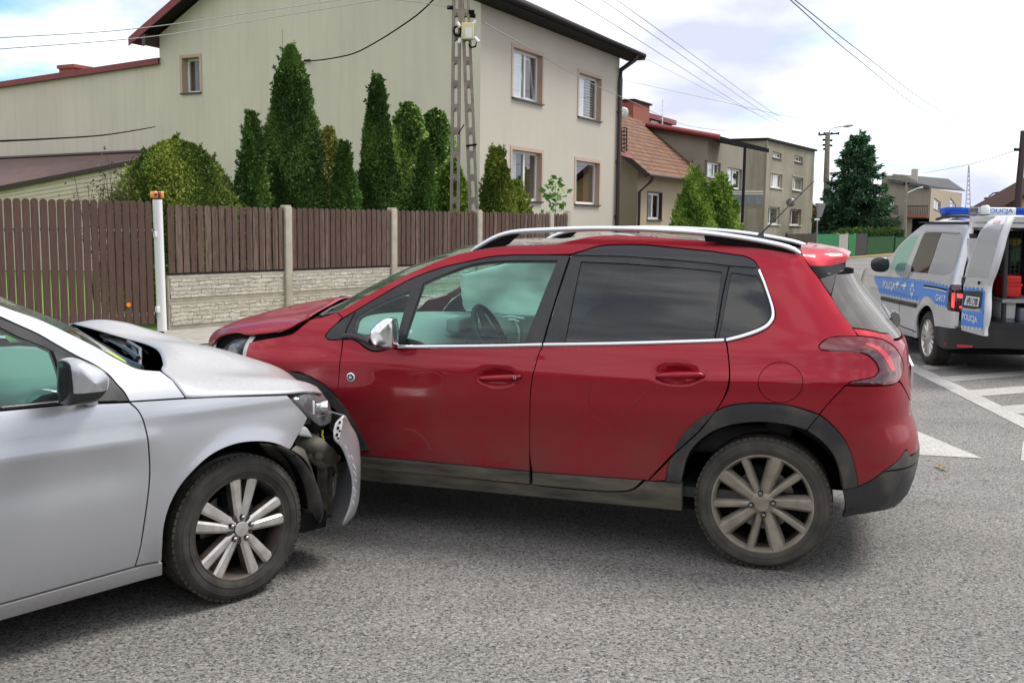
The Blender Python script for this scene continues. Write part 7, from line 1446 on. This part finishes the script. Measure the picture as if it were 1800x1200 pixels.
def crown(parent, h, R, n, size, mats, prof, lump=.14, z0=0.1, upw=1.0, seed=0, asp_=.4, jit=.6, core=True):
    R = R*1.2; n = int(n*1.9); size = size*.66
    r_ = np.random.RandomState(seed); t = np.sort(r_.uniform(0, 1, n)**.9); th = r_.uniform(0, 2*math.pi, n)
    lum = 1+lump*(np.sin(th*3+t*11+seed)+.7*np.sin(th*5-t*17+seed*2)+.5*np.sin(th*9+t*31)) ; dep = 1.04-.44*r_.uniform(0, 1, n)**2.0+.10*(r_.uniform(0, 1, n) > .93)
    rad = R*prof(t)*lum*dep; z = z0+(h-z0)*t; P = np.stack([rad*np.cos(th), rad*np.sin(th), z], 1)
    D = np.stack([np.cos(th), np.sin(th), np.full(n, upw)], 1)
    # stray tufts breaking the outline
    nt_ = 120; tt_ = r_.uniform(.05, 1.0, nt_); ta = r_.uniform(0, 6.283, nt_); tr = R*prof(np.minimum(tt_, .99))*(1+lump*.6); m2 = 34; k_ = np.repeat(np.arange(nt_), m2); s2 = r_.uniform(0, 1, nt_*m2); ln_ = (.10+.16*r_.uniform(0, 1, nt_))[k_]*size*9
    ux = np.cos(ta)[k_]; uy = np.sin(ta)[k_]; q_ = np.stack([ux*tr[k_], uy*tr[k_], (z0+(h-z0)*tt_)[k_]], 1)+np.stack([ux*.55, uy*.55, np.full(len(ux), max(.3, upw*.7))], 1)*(s2*ln_)[:, None]+r_.normal(size=(nt_*m2, 3))*size*.28*(1-s2*.7)[:, None]
    P = np.concatenate([P, q_]); D = np.concatenate([D, np.stack([ux, uy, np.full(len(ux), upw)], 1)])
    D /= np.linalg.norm(D, axis=1)[:, None]; o = leafy('crown', P, D, size, mats, parent, asp_, jit)
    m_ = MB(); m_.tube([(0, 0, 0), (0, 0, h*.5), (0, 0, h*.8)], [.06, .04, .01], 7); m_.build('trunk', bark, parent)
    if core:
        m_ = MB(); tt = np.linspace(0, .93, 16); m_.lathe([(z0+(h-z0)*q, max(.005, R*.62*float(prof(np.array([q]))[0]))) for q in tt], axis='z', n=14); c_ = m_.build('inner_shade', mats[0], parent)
    return o
cone = lambda t: np.clip(1.02-t, 0, 1)**.62*(.82+.25*np.sin(np.clip(t*1.6, 0, 1)*math.pi))
column = lambda t: np.clip(1.01-t**3.2, 0, 1)**.7*(.80+.25*np.sin(np.clip(t*1.1+.1, 0, 1)*math.pi))
blunt = lambda t: np.clip(1.0-t**4, 0, 1)**.5*(.9+.1*np.sin(t*4))
globe = lambda t: np.sqrt(np.clip(1-(t*1.02)**2.3, 0, 1))*(.9+.12*np.sin(t*3))
def shrub(u, vtop, uw, back, name, label, mats, prof, n, size, cat='shrub', lump=.14, upw=1.0, seed=1, asp_=.4, jit=.6, group=None, core=True):
    """plant standing a given distance behind the fence line, centred on pixel column u, top at vtop, uw wide."""
    d = ray(u, 385); o = FF.l(CO); dl_ = FF.e @ d; t = (back-o[1])/dl_[1]; p = CO+d*t; Z = t
    h = 1.63-(vtop-(385+(u-900)*.0122))*Z/1800*-1*-1 if 0 else 1.63+((386+(u-900)*.0122)-vtop)*Z/1800; R = uw*.5*Z/1800
    e_ = empty(name, Frame((p[0], p[1], 0), 0), label, cat, group); crown(e_, h, R, n, size, mats, prof, lump, .1, upw, seed, asp_, jit, core); return e_
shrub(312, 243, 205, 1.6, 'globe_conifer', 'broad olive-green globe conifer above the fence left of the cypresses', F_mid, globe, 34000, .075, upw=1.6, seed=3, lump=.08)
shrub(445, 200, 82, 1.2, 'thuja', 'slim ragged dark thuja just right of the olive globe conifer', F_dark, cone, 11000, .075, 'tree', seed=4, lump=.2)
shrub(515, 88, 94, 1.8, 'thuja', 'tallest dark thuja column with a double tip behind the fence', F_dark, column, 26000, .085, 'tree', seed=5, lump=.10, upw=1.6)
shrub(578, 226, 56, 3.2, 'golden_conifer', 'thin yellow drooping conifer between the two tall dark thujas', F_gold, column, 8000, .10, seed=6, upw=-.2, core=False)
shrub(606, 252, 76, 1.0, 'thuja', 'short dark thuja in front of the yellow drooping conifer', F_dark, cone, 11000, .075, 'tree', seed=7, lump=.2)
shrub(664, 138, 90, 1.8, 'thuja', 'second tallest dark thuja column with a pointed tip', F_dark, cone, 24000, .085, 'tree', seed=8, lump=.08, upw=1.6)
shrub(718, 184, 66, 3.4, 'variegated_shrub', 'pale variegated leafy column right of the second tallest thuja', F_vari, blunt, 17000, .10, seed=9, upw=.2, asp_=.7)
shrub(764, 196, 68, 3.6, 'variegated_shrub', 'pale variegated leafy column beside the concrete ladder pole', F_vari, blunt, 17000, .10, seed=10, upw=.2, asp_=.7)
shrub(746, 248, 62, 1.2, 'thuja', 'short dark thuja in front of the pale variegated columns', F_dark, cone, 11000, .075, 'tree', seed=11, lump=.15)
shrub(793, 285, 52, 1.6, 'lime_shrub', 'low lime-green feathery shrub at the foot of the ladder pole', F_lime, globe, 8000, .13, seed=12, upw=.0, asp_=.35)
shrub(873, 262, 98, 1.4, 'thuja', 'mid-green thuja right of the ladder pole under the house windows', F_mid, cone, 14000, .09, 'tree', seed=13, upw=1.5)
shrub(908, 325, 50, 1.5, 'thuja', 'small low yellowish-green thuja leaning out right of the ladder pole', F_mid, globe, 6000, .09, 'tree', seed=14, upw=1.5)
# bare twiggy shrub over the gate, and a maple sapling
def twigs(u, vtop, back, label, n, spread, seed, leaves=0):
    r_ = np.random.RandomState(seed); d = ray(u, 385); o = FF.l(CO); dl_ = FF.e @ d; t = (back-o[1])/dl_[1]; p = CO+d*t; h = 1.63+((386+(u-900)*.0122)-vtop)*t/1800
    e_ = empty('bare_shrub', Frame((p[0], p[1], 0), 0), label, 'shrub'); m_ = MB(); LP = []
    for k in range(n):
        a = r_.uniform(0, 6.28); s_ = spread*r_.uniform(.3, 1); hh_ = h*r_.uniform(.75, 1); pts = [(0, 0, 0), (s_*.3*math.cos(a), s_*.3*math.sin(a), hh_*.5), (s_*math.cos(a), s_*math.sin(a), hh_)]
        m_.tube(pts, [.012, .008, .003], 4)
        for q in range(9):
            f_ = r_.uniform(.4, 1); c = np.array(pts[1])+(np.array(pts[2])-np.array(pts[1]))*(f_-.4)/.6; v_ = r_.normal(size=3)*.13+np.array([0, 0, .08]); m_.tube([c, c+v_], [.005, .002], 3); LP.append(c+v_)
    m_.build('twigs', bark, e_); LP = np.array(LP); leafy('leaves', np.repeat(LP, leaves, 0)+r_.normal(size=(len(LP)*leaves, 3))*.04, r_.normal(size=(len(LP)*leaves, 3)), .05, [fm('last leaves', (.10, .10, .05))]*1, e_, .7)
twigs(163, 300, 1.2, 'bare twiggy bush above the gate at left', 7, .35, 21, 2); twigs(205, 275, 1.3, 'taller sparse twiggy bush between the gate and globe conifer', 8, .4, 22, 3)
d = ray(975, 385); dl_ = FF.e @ d; t = (1.0-FF.l(CO)[1])/dl_[1]; p = CO+d*t; e_ = empty('maple_sapling', Frame((p[0], p[1], 0), 0), 'thin maple sapling with sparse bright green leaves by the last fence post', 'sapling')
h = 1.63+(387-320)*t/1800; m_ = MB(); m_.tube([(0, 0, 0), (.02, 0, h*.6), (0, 0, h)], [.012, .008, .004], 5); LP = []
for k in range(11):
    z = h*(.50+.048*k); a = k*2.4; l = .30*(1-.06*k); q = np.array([math.cos(a)*l, math.sin(a)*l, z+.05]); m_.tube([(0, 0, z), q], .004, 3); LP.append(q)
m_.build('stem', bark, e_); LP = np.array(LP+[np.array([0, 0, h])]); leafy('leaves', np.repeat(LP, 9, 0)+rs.normal(size=(len(LP)*9, 3))*.06, rs.normal(size=(len(LP)*9, 3)), .13, [fm('young maple leaf', (.10, .24, .05)), fm('maple leaf', (.14, .30, .07)), fm('maple leaf light', (.2, .36, .1))], e_, 1.0)
def at_z(u, vtop, Z, uw):
    d = ray(u, 395); p = CO+d*(Z/d[1]); return (p[0], p[1], 0), 1.63+((386+(u-900)*.0122)-vtop)*Z/1800, uw*.5*Z/1800
for (u, vt, Z, uw, lab, sd) in ((1220, 298, 33, 56, 'left half of the tall yellow-green thuja pair before the ochre house', 31), (1264, 310, 33.5, 56, 'right and lower of the yellow-green thuja pair before the ochre house', 32)):
    p, h, R = at_z(u, vt, Z, uw); e_ = empty('thuja', Frame(p, 0), lab, 'tree'); crown(e_, h, R, 15000, .13, F_lime, column, .10, .1, 1.6, sd)
# spruce: whorls of drooping branches
p, h, R = at_z(1503, 227, 64, 148); sp_ = empty('spruce', Frame(p, 0), 'tall dark spruce with drooping branches by the street lamp', 'tree'); r_ = np.random.RandomState(5); PP, DD = [], []; bm_ = MB()
m_ = MB(); m_.tube([(0, 0, 0), (0, 0, h*.6), (0, 0, h)], [.16, .09, .02], 8); m_.build('trunk', bark, sp_)
for k in range(230):
    t = r_.uniform(.05, .985); a = r_.uniform(0, 6.283); l = R*(1-t)**.72*r_.uniform(.62, 1.12)*1.12+.15; z = h*t; n_ = int(26+75*l)
    s_ = r_.uniform(.05, 1, n_)**.75*l; x = np.cos(a)*s_; y = np.sin(a)*s_; zz_ = z-.22*s_+.16*(s_**2)/max(l, .3); w_ = r_.normal(size=n_)*.14*(1-s_/l*.6)
    PP.append(np.stack([x-np.sin(a)*w_, y+np.cos(a)*w_, zz_-np.abs(r_.normal(size=n_))*.12], 1)); DD.append(np.tile([np.cos(a)*.8, np.sin(a)*.8, -.25], (n_, 1))); bm_.tube([(0, 0, z), (np.cos(a)*l, np.sin(a)*l, z-.22*l+.16*l)], [.03, .008], 4)
bm_.build('branches', bark, sp_); leafy('crown', np.concatenate(PP), np.concatenate(DD), .24, F_spr, sp_, .32, .5)
# hedge behind the screen fence
a, b = gxx(1497), gxx(1600); n_ = 16000; P = np.stack([rs.uniform(a, b, n_), rs.uniform(.35, 1.1, n_), rs.uniform(.2, 1, n_)], 1); ztop_ = gz(1545, 406.5); P[:, 2] = P[:, 2]**.6*(ztop_+.08*np.sin(P[:, 0]*2.1)+.05*np.sin(P[:, 0]*5)); e_ = empty('hedge', GD, 'clipped green hedge rising behind the dark green screen fence', 'hedge'); leafy('foliage', P, np.tile([0, -.3, 1.0], (n_, 1)), .13, [fm('hedge shade', (.025, .07, .015)), fm('hedge', (.05, .12, .022)), fm('hedge tips', (.11, .16, .03))], e_)
for (u, vt, Z, uw, lab, mm, sd) in ((1562, 385, 80, 22, 'small golden autumn bush between the spruce and the far house', F_gold, 41), (1508, 405, 62, 34, 'low yellow-green bush under the spruce', F_lime, 42)):
    p, h, R = at_z(u, vt, Z, uw); e_ = empty('bush', Frame(p, 0), lab, 'bush'); crown(e_, h, R, 3000, .22, mm, globe, .15, .1, 1, sd)
p, h, R = at_z(1425, 362, 85, 60); e_ = empty('deciduous_tree', Frame(p, 0), 'brownish autumn tree in the gap beside the flat-roofed house', 'tree'); crown(e_, h, R, 5000, .3, [fm('autumn shade', (.09, .08, .04)), fm('autumn leaf', (.17, .14, .07)), fm('autumn tips', (.24, .19, .08))], globe, .2, .6, .6, 43)
n_ = 40000; th = rs.uniform(R_(5), R_(50), n_); rr_ = rs.uniform(170, 260, n_); P = np.stack([np.sin(th)*rr_, np.cos(th)*rr_, rs.uniform(0, 1, n_)**1.2*(3.6+1.2*np.sin(th*37)+1.0*np.sin(th*91))], 1); o = leafy('distant_treeline', P, np.tile([0, 0, 1.0], (n_, 1)), .8, [fm('far wood shade', (.16, .18, .17)), fm('far wood', (.22, .24, .21)), fm('far autumn', (.28, .26, .22))], None, .8); tag(o, 'low hazy band of trees along the horizon behind the van', 'trees', kind='stuff')  # distance haze is mixed into these pale leaf colours
# garden lawn seen through the gate pickets
sheet('lawn', [fw(-30, .1), fw(9.5, .1), H1.w((0, 0, 0)), H1.w((0, 22, 0))], -.02, varied('bright lawn', (.09, .19, .02), (.13, .24, .03), 3, .9, bscale=40, bs=.5))
# ---------------------------------------------------------------- poles, lamps and wires
pcon = varied('pole concrete', (.22, .19, .155), (.30, .265, .22), 5, .95, bscale=40, bs=.3)
def zplane(u, v, Y): d = ray(u, v); return CO+d*(Y/d[1])
pole = empty('utility_pole', Frame((0, 0, 0), 0), 'concrete A-shaped ladder pole with arched openings and a cream box', 'pole'); YP = 20.6
def leg(px_top, px_bot, w0, w1, n_, zt, name):
    a, b = zplane(*px_bot, YP), zplane(*px_top, YP); ax = (b-a)/np.linalg.norm(b-a); base = a-ax*(a[2]/ax[2]); top = a+ax*((zt-a[2])/ax[2]); Lg = np.linalg.norm(top-base); sx = np.cross(ax, [0, 1.0, 0]); sx /= np.linalg.norm(sx); m_ = MB(); yv = np.array([0, 1.0, 0])
    for s in (-1, 1):
        c0, c1 = base+sx*s*w1*.36, top+sx*s*w0*.36; cc = (c0+c1)/2; dx = (c1-c0); l = np.linalg.norm(dx); m_.obox(cc, [sx, yv, dx/l], (w1*.14, .09, l/2))
    for k in range(n_):
        t = (k+.5)/n_; c = base+(top-base)*t; w_ = w1+(w0-w1)*t; m_.obox(c, [sx, yv, ax], (w_*.36, .085, .045))
        # arched heads: small fillets
        for s in (-1, 1): m_.obox(c+sx*s*w_*.20-ax*.06, [(sx+ax*s)/1.4142, yv, (ax-sx*s)/1.4142], (.035, .084, .02))
    m_.build(name, pcon, pole); return base, top
leg((803, 0), (800, 315), .15, .20, 19, 8.6, 'leg'); leg((818.5, 15), (832.5, 369), .15, .205, 19, 8.6, 'leg')
c = zplane(822, 56, YP-.15); bxm = mat('cream box', (.62, .55, .30), .6); m_ = MB(); m_.box(c[0]-.115, c[0]+.115, c[1]-.10, c[1]+.02, c[2]-.155, c[2]+.155, bev=.012); m_.box(c[0]-.04, c[0]+.09, c[1]-.104, c[1]-.10, c[2]-.13, c[2]+.06, 1); o = m_.build('junction_box', [bxm, M['whitep']]); tag(o, 'cream electrical box with a white label high on the ladder pole', 'box')
m_ = MB(); 
for (u, v, u2, v2) in ((803, 40, 809, 48), (833, 42, 837, 37), (810, 68, 806, 76), (834, 66, 841, 74)): m_.tube([zplane(u, v, YP-.2), zplane(u2, v2, YP-.2)], .035, 8)
m_.build('fuse_holders', M['whitep'], pole)
m_ = MB(); cc = zplane(804, 55, YP-.15); m_.tube([cc+np.array([.07*math.cos(a), 0, .09*math.sin(a)]) for a in np.linspace(0, 6.3, 20)], .022, 6); m_.build('cable_coil', M['dark'], pole); m_ = MB(); m_.tube([zplane(838, 73, YP-.15), zplane(836, 82, YP-.15), zplane(828, 84, YP-.15), zplane(824, 78, YP-.15)], .02, 6); m_.build('cable_loop', M['dark'], pole)
m_ = MB()
for (u, v) in ((791, 13.5), (829, 21), (831, 28)): m_.tube([zplane(u-5, v, YP-.1), zplane(u+5, v+.5, YP-.1)], .04, 8)
m_.tube([zplane(806, 235, YP-.1), zplane(816, 219, YP-.1)], .012, 5); m_.tube([zplane(819, 257, YP-.12), zplane(838, 254, YP-.12)], .02, 5); m_.build('insulators', M['dark'], pole)
def wire(pts, r, name, label, m=None, sag=0):
    m_ = MB(); q = spl(pts, 40); 
    if sag: q[:, 2] -= sag*4*np.linspace(0, 1, 40)*(1-np.linspace(0, 1, 40))
    m_.tube(q, r, 5, cap=False); o = m_.build(name, m or wirem); return tag(o, label, 'cable')
wirem = mat('overhead wire', (.22, .22, .24), .6); blk = M['dark']
gw = lambda u, v: H1.w(H1.at(u, v, x=-.08))
wire([gw(535, 107), zplane(570, 105, 24.6), zplane(620, 95, 24), zplane(660, 75, 23.3), zplane(700, 50, 22.6), zplane(740, 21, 22), zplane(800, -40, 20.8)], .016, 'service_cable', 'thick black cable sagging from the gable wall up to the pole', blk)
wire([H1.w(H1.at(273, 223, x=-.1)), zplane(240, 229, 24), zplane(180, 238, 20), zplane(90, 244, 16), zplane(-40, 250, 12)], .014, 'service_cable', 'black cable low across the annex wall at the left', blk)
m_ = MB(); p = H1.at(535, 107, x=-.05); m_.tube([p, p+np.array([0, -.2, 0])], .03, 6); m_.build('cable_anchor', M['dark'], h1)
wire([zplane(-60, 70, 13), zplane(227, 52, 15.5), zplane(460, 20, 18), zplane(640, -6, 20)], .007, 'overhead_wire', 'upper of two thin wires crossing the sky at upper left')
wire([zplane(-60, 91, 13), zplane(263, 65, 15.5), zplane(460, 34, 18), zplane(700, -5, 20.5)], .007, 'overhead_wire', 'lower of two thin wires crossing the sky at upper left')
wire([zplane(790, 13, 20.4), zplane(740, 5, 19.6), zplane(640, -6, 18)], .007, 'overhead_wire', 'thin wire running left from the top of the ladder pole')
wire([zplane(850, 40, 21), zplane(930, 85, 24), zplane(1020, 137, 28), zplane(1095, 172, 34), zplane(1230, 225, 50), zplane(1437, 240, 70)], .010, 'overhead_wire', 'thin wire crossing the street wall of the beige house')
lampY = 70
for (u0, v0, u1, lab) in ((1003, -4, 1441, 'leftmost long wire sagging from top centre towards the street lamp pole'), (1052, -4, 1449, 'second long wire from top centre towards the street lamp pole'), (1078, -4, 1460, 'third long wire from top centre towards the street lamp pole'), (1100, 86, 1470, 'long wire passing behind the dark eave tip towards the street lamp pole')):
    a = zplane(u0, v0, 16 if v0 < 0 else 36); b = zplane(u1, 236, lampY); wire([a, (a+b)/2+np.array([0, 0, -.55]), b], .006, 'overhead_wire', lab)
fpl = zplane(1792, 263, 33)
for (pts, lab) in (([zplane(1385, -4, 9), zplane(1500, 98, 14), zplane(1640, 203, 21), fpl], 'upper of two close wires sweeping down to the pole at the right edge'), ([zplane(1392, -4, 9), zplane(1508, 88, 14), zplane(1652, 195, 21), fpl+np.array([0, 0, .03])], 'lower of two close wires sweeping down to the pole at the right edge'), ([zplane(1096, 141, 36), zplane(1250, 175, 38), zplane(1450, 218, 36), zplane(1640, 245, 34), fpl], 'faint wire crossing the whole sky to the pole at the right edge'), ([zplane(1620, 305, 90), zplane(1700, 290, 60), fpl], 'wire rising from the far house to the pole at the right edge')): wire(pts, .006 if pts[0][1] < 50 else .013, 'overhead_wire', lab)
rp = empty('utility_pole', Frame((0, 0, 0), 0), 'dark wooden pole cut by the right edge behind the yellow house gable', 'pole'); m_ = MB(); m_.tube([zplane(1784, 470, 33), zplane(1789, 360, 33), zplane(1797, 262, 33), zplane(1799, 230, 33)], [.13, .12, .10, .09], 8); m_.build('pole_shaft', M['pipe'], rp); m_ = MB(); m_.tube([zplane(1783, 263, 33), zplane(1806, 264, 33)], .05, 6); m_.build('crossarm', M['dark'], rp)
# street lamp on a twin concrete pole
lp = empty('street_lamp', Frame((0, 0, 0), 0), 'street lamp on a tall concrete pole with a crossarm, left of the spruce', 'street lamp'); L_ = lambda u, v: zplane(u, v, lampY)
m_ = MB(); m_.tube([L_(1455, 233), L_(1452.5, 320)], [.16, .20], 8); m_.tube([L_(1451, 315), L_(1447, 452)], .10, 6); m_.tube([L_(1454.5, 315), L_(1455, 452)], .10, 6)
for v in range(330, 450, 14): m_.tube([L_(1450, v), L_(1455, v)], .07, 4)
m_.build('pole_shaft', pcon, lp)
m_ = MB(); m_.tube([L_(1457, 236), L_(1458, 230), L_(1463, 225.5), L_(1484, 221.5)], .05, 6); m_.build('lamp_arm', M['alu'], lp)
m_ = MB(); m_.tube([L_(1483, 222), L_(1489, 220.5), L_(1498, 219.5)], [.10, .20, .16], 8, flat=(1, .7)); m_.build('lamp_head', M['alu'], lp)
m_ = MB(); m_.tube([L_(1438.5, 237.5), L_(1475, 234.5)], .06, 4); m_.build('crossarm', M['dark'], lp)
for u in (1440, 1449, 1462, 1474): m_ = MB(); m_.tube([L_(u, 237), L_(u, 232.5)], .06, 6); m_.build('insulator', M['dark'], lp)
for (u, v) in ((1448, 246), (1448, 255), (1461, 247), (1461, 256), (1449, 262)): m_ = MB(); m_.tube([L_(u-2, v), L_(u+2, v)], .08, 6); m_.build('bracket', M['dark'], lp)
fp = empty('utility_pole', Frame((0, 0, 0), 0), 'slim grey pole standing before the far tan house with balconies', 'pole'); m_ = MB(); Q = lambda u, v: zplane(u, v, 88); m_.tube([Q(1590, 425), Q(1593, 320)], [.14, .10], 7); m_.build('pole_shaft', pcon, fp); m_ = MB(); m_.tube([Q(1593, 340), Q(1613, 331), Q(1622, 329.5)], [.04, .04, .09], 5); m_.build('lamp_arm', M['alu'], fp); m_ = MB(); m_.tube([Q(1588, 323), Q(1598, 322)], .09, 5); m_.build('crossarm', M['dark'], fp)
sg = empty('road_sign', Frame((0, 0, 0), 0), 'back of a grey triangular road sign on a pole before the green fence', 'road sign'); Q = lambda u, v: zplane(u, v, 46); m_ = MB(); m_.tube([Q(1434, 462), Q(1437.5, 357)], .04, 8); m_.build('sign_pole', M['disc'], sg); bk_ = mat('grey sign back', (.22, .22, .23), .5)
m_ = MB(); P = [Q(1433, 357), Q(1452, 358), Q(1444, 382), Q(1438, 382)]; m_.add(P+[p+np.array([0, .03, 0]) for p in P], [(0, 1, 2, 3), (7, 6, 5, 4), (0, 4, 5, 1), (1, 5, 6, 2), (2, 6, 7, 3), (3, 7, 4, 0)]); m_.build('sign_plate', bk_, sg); m_ = MB(); m_.tube([Q(1432, 386), Q(1440, 386)], .06, 6); m_.build('clamp', M['whitep'], sg)
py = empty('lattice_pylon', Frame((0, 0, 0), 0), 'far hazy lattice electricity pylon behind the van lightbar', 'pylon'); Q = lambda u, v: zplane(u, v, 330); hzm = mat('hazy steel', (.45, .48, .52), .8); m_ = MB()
for (a, b) in (((1697, 372), (1702.5, 291)), ((1706, 372), (1703.5, 291))): m_.tube([Q(*a), Q(*b)], .14, 4)
for k in range(9): v = 300+k*8; w_ = .6+.45*k; m_.tube([Q(1703-w_, v), Q(1703+w_*.6, v+4)], .09, 4); m_.tube([Q(1703+w_*.6, v), Q(1703-w_, v+4)], .09, 4)
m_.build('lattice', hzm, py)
rp2 = empty('utility_pole', Frame((0, 0, 0), 0), 'small distant dark pole with crossarm above the van beacon', 'pole'); Q = lambda u, v: zplane(u, v, 120); m_ = MB(); m_.tube([Q(1733.5, 420), Q(1736, 347)], .22, 6); m_.tube([Q(1740, 420), Q(1738.5, 347)], .22, 6); m_.build('pole_shaft', M['dark'], rp2); m_ = MB(); m_.tube([Q(1730, 349), Q(1745, 348)], .10, 5); m_.tube([Q(1738, 346), Q(1745, 340), Q(1755, 338)], .08, 5); m_.build('crossarm', M['dark'], rp2)

# ---------------------------------------------------------------- trees and house added out of view to darken the cars' reflections
n_ = 30000; bx_ = rs.uniform(-60, 60, n_); P = np.stack([bx_, -15-rs.uniform(0, 2.5, n_)+1.5*np.sin(bx_*.3), rs.uniform(0, 1, n_)**.8*(4.2+1.6*np.sin(bx_*.37)+1.1*np.sin(bx_*.91+1))], 1)
o = leafy('reflection_trees', P, np.tile([0, .4, 1.0], (n_, 1)), .6, F_mid, None, .7); tag(o, 'row of unseen trees added behind the camera to darken the car reflections', 'trees', kind='stuff')
H7 = Frame((14, -20, 0), 180); h7 = empty('house', H7, 'plain ochre house added out of view behind the camera to darken reflections', 'house'); m_ = MB(); m_.box(-6, 6, -4, 4, 0, 5.6); m_.build('walls', M['wall2'], h7)
m_ = MB(); pitched(m_, -6.5, 6.5, -4.6, 5.3, 0, 8.6); pitched(m_, -6.5, 6.5, 4.6, 5.3, 0, 8.6); m_.build('roof', tiles, h7)
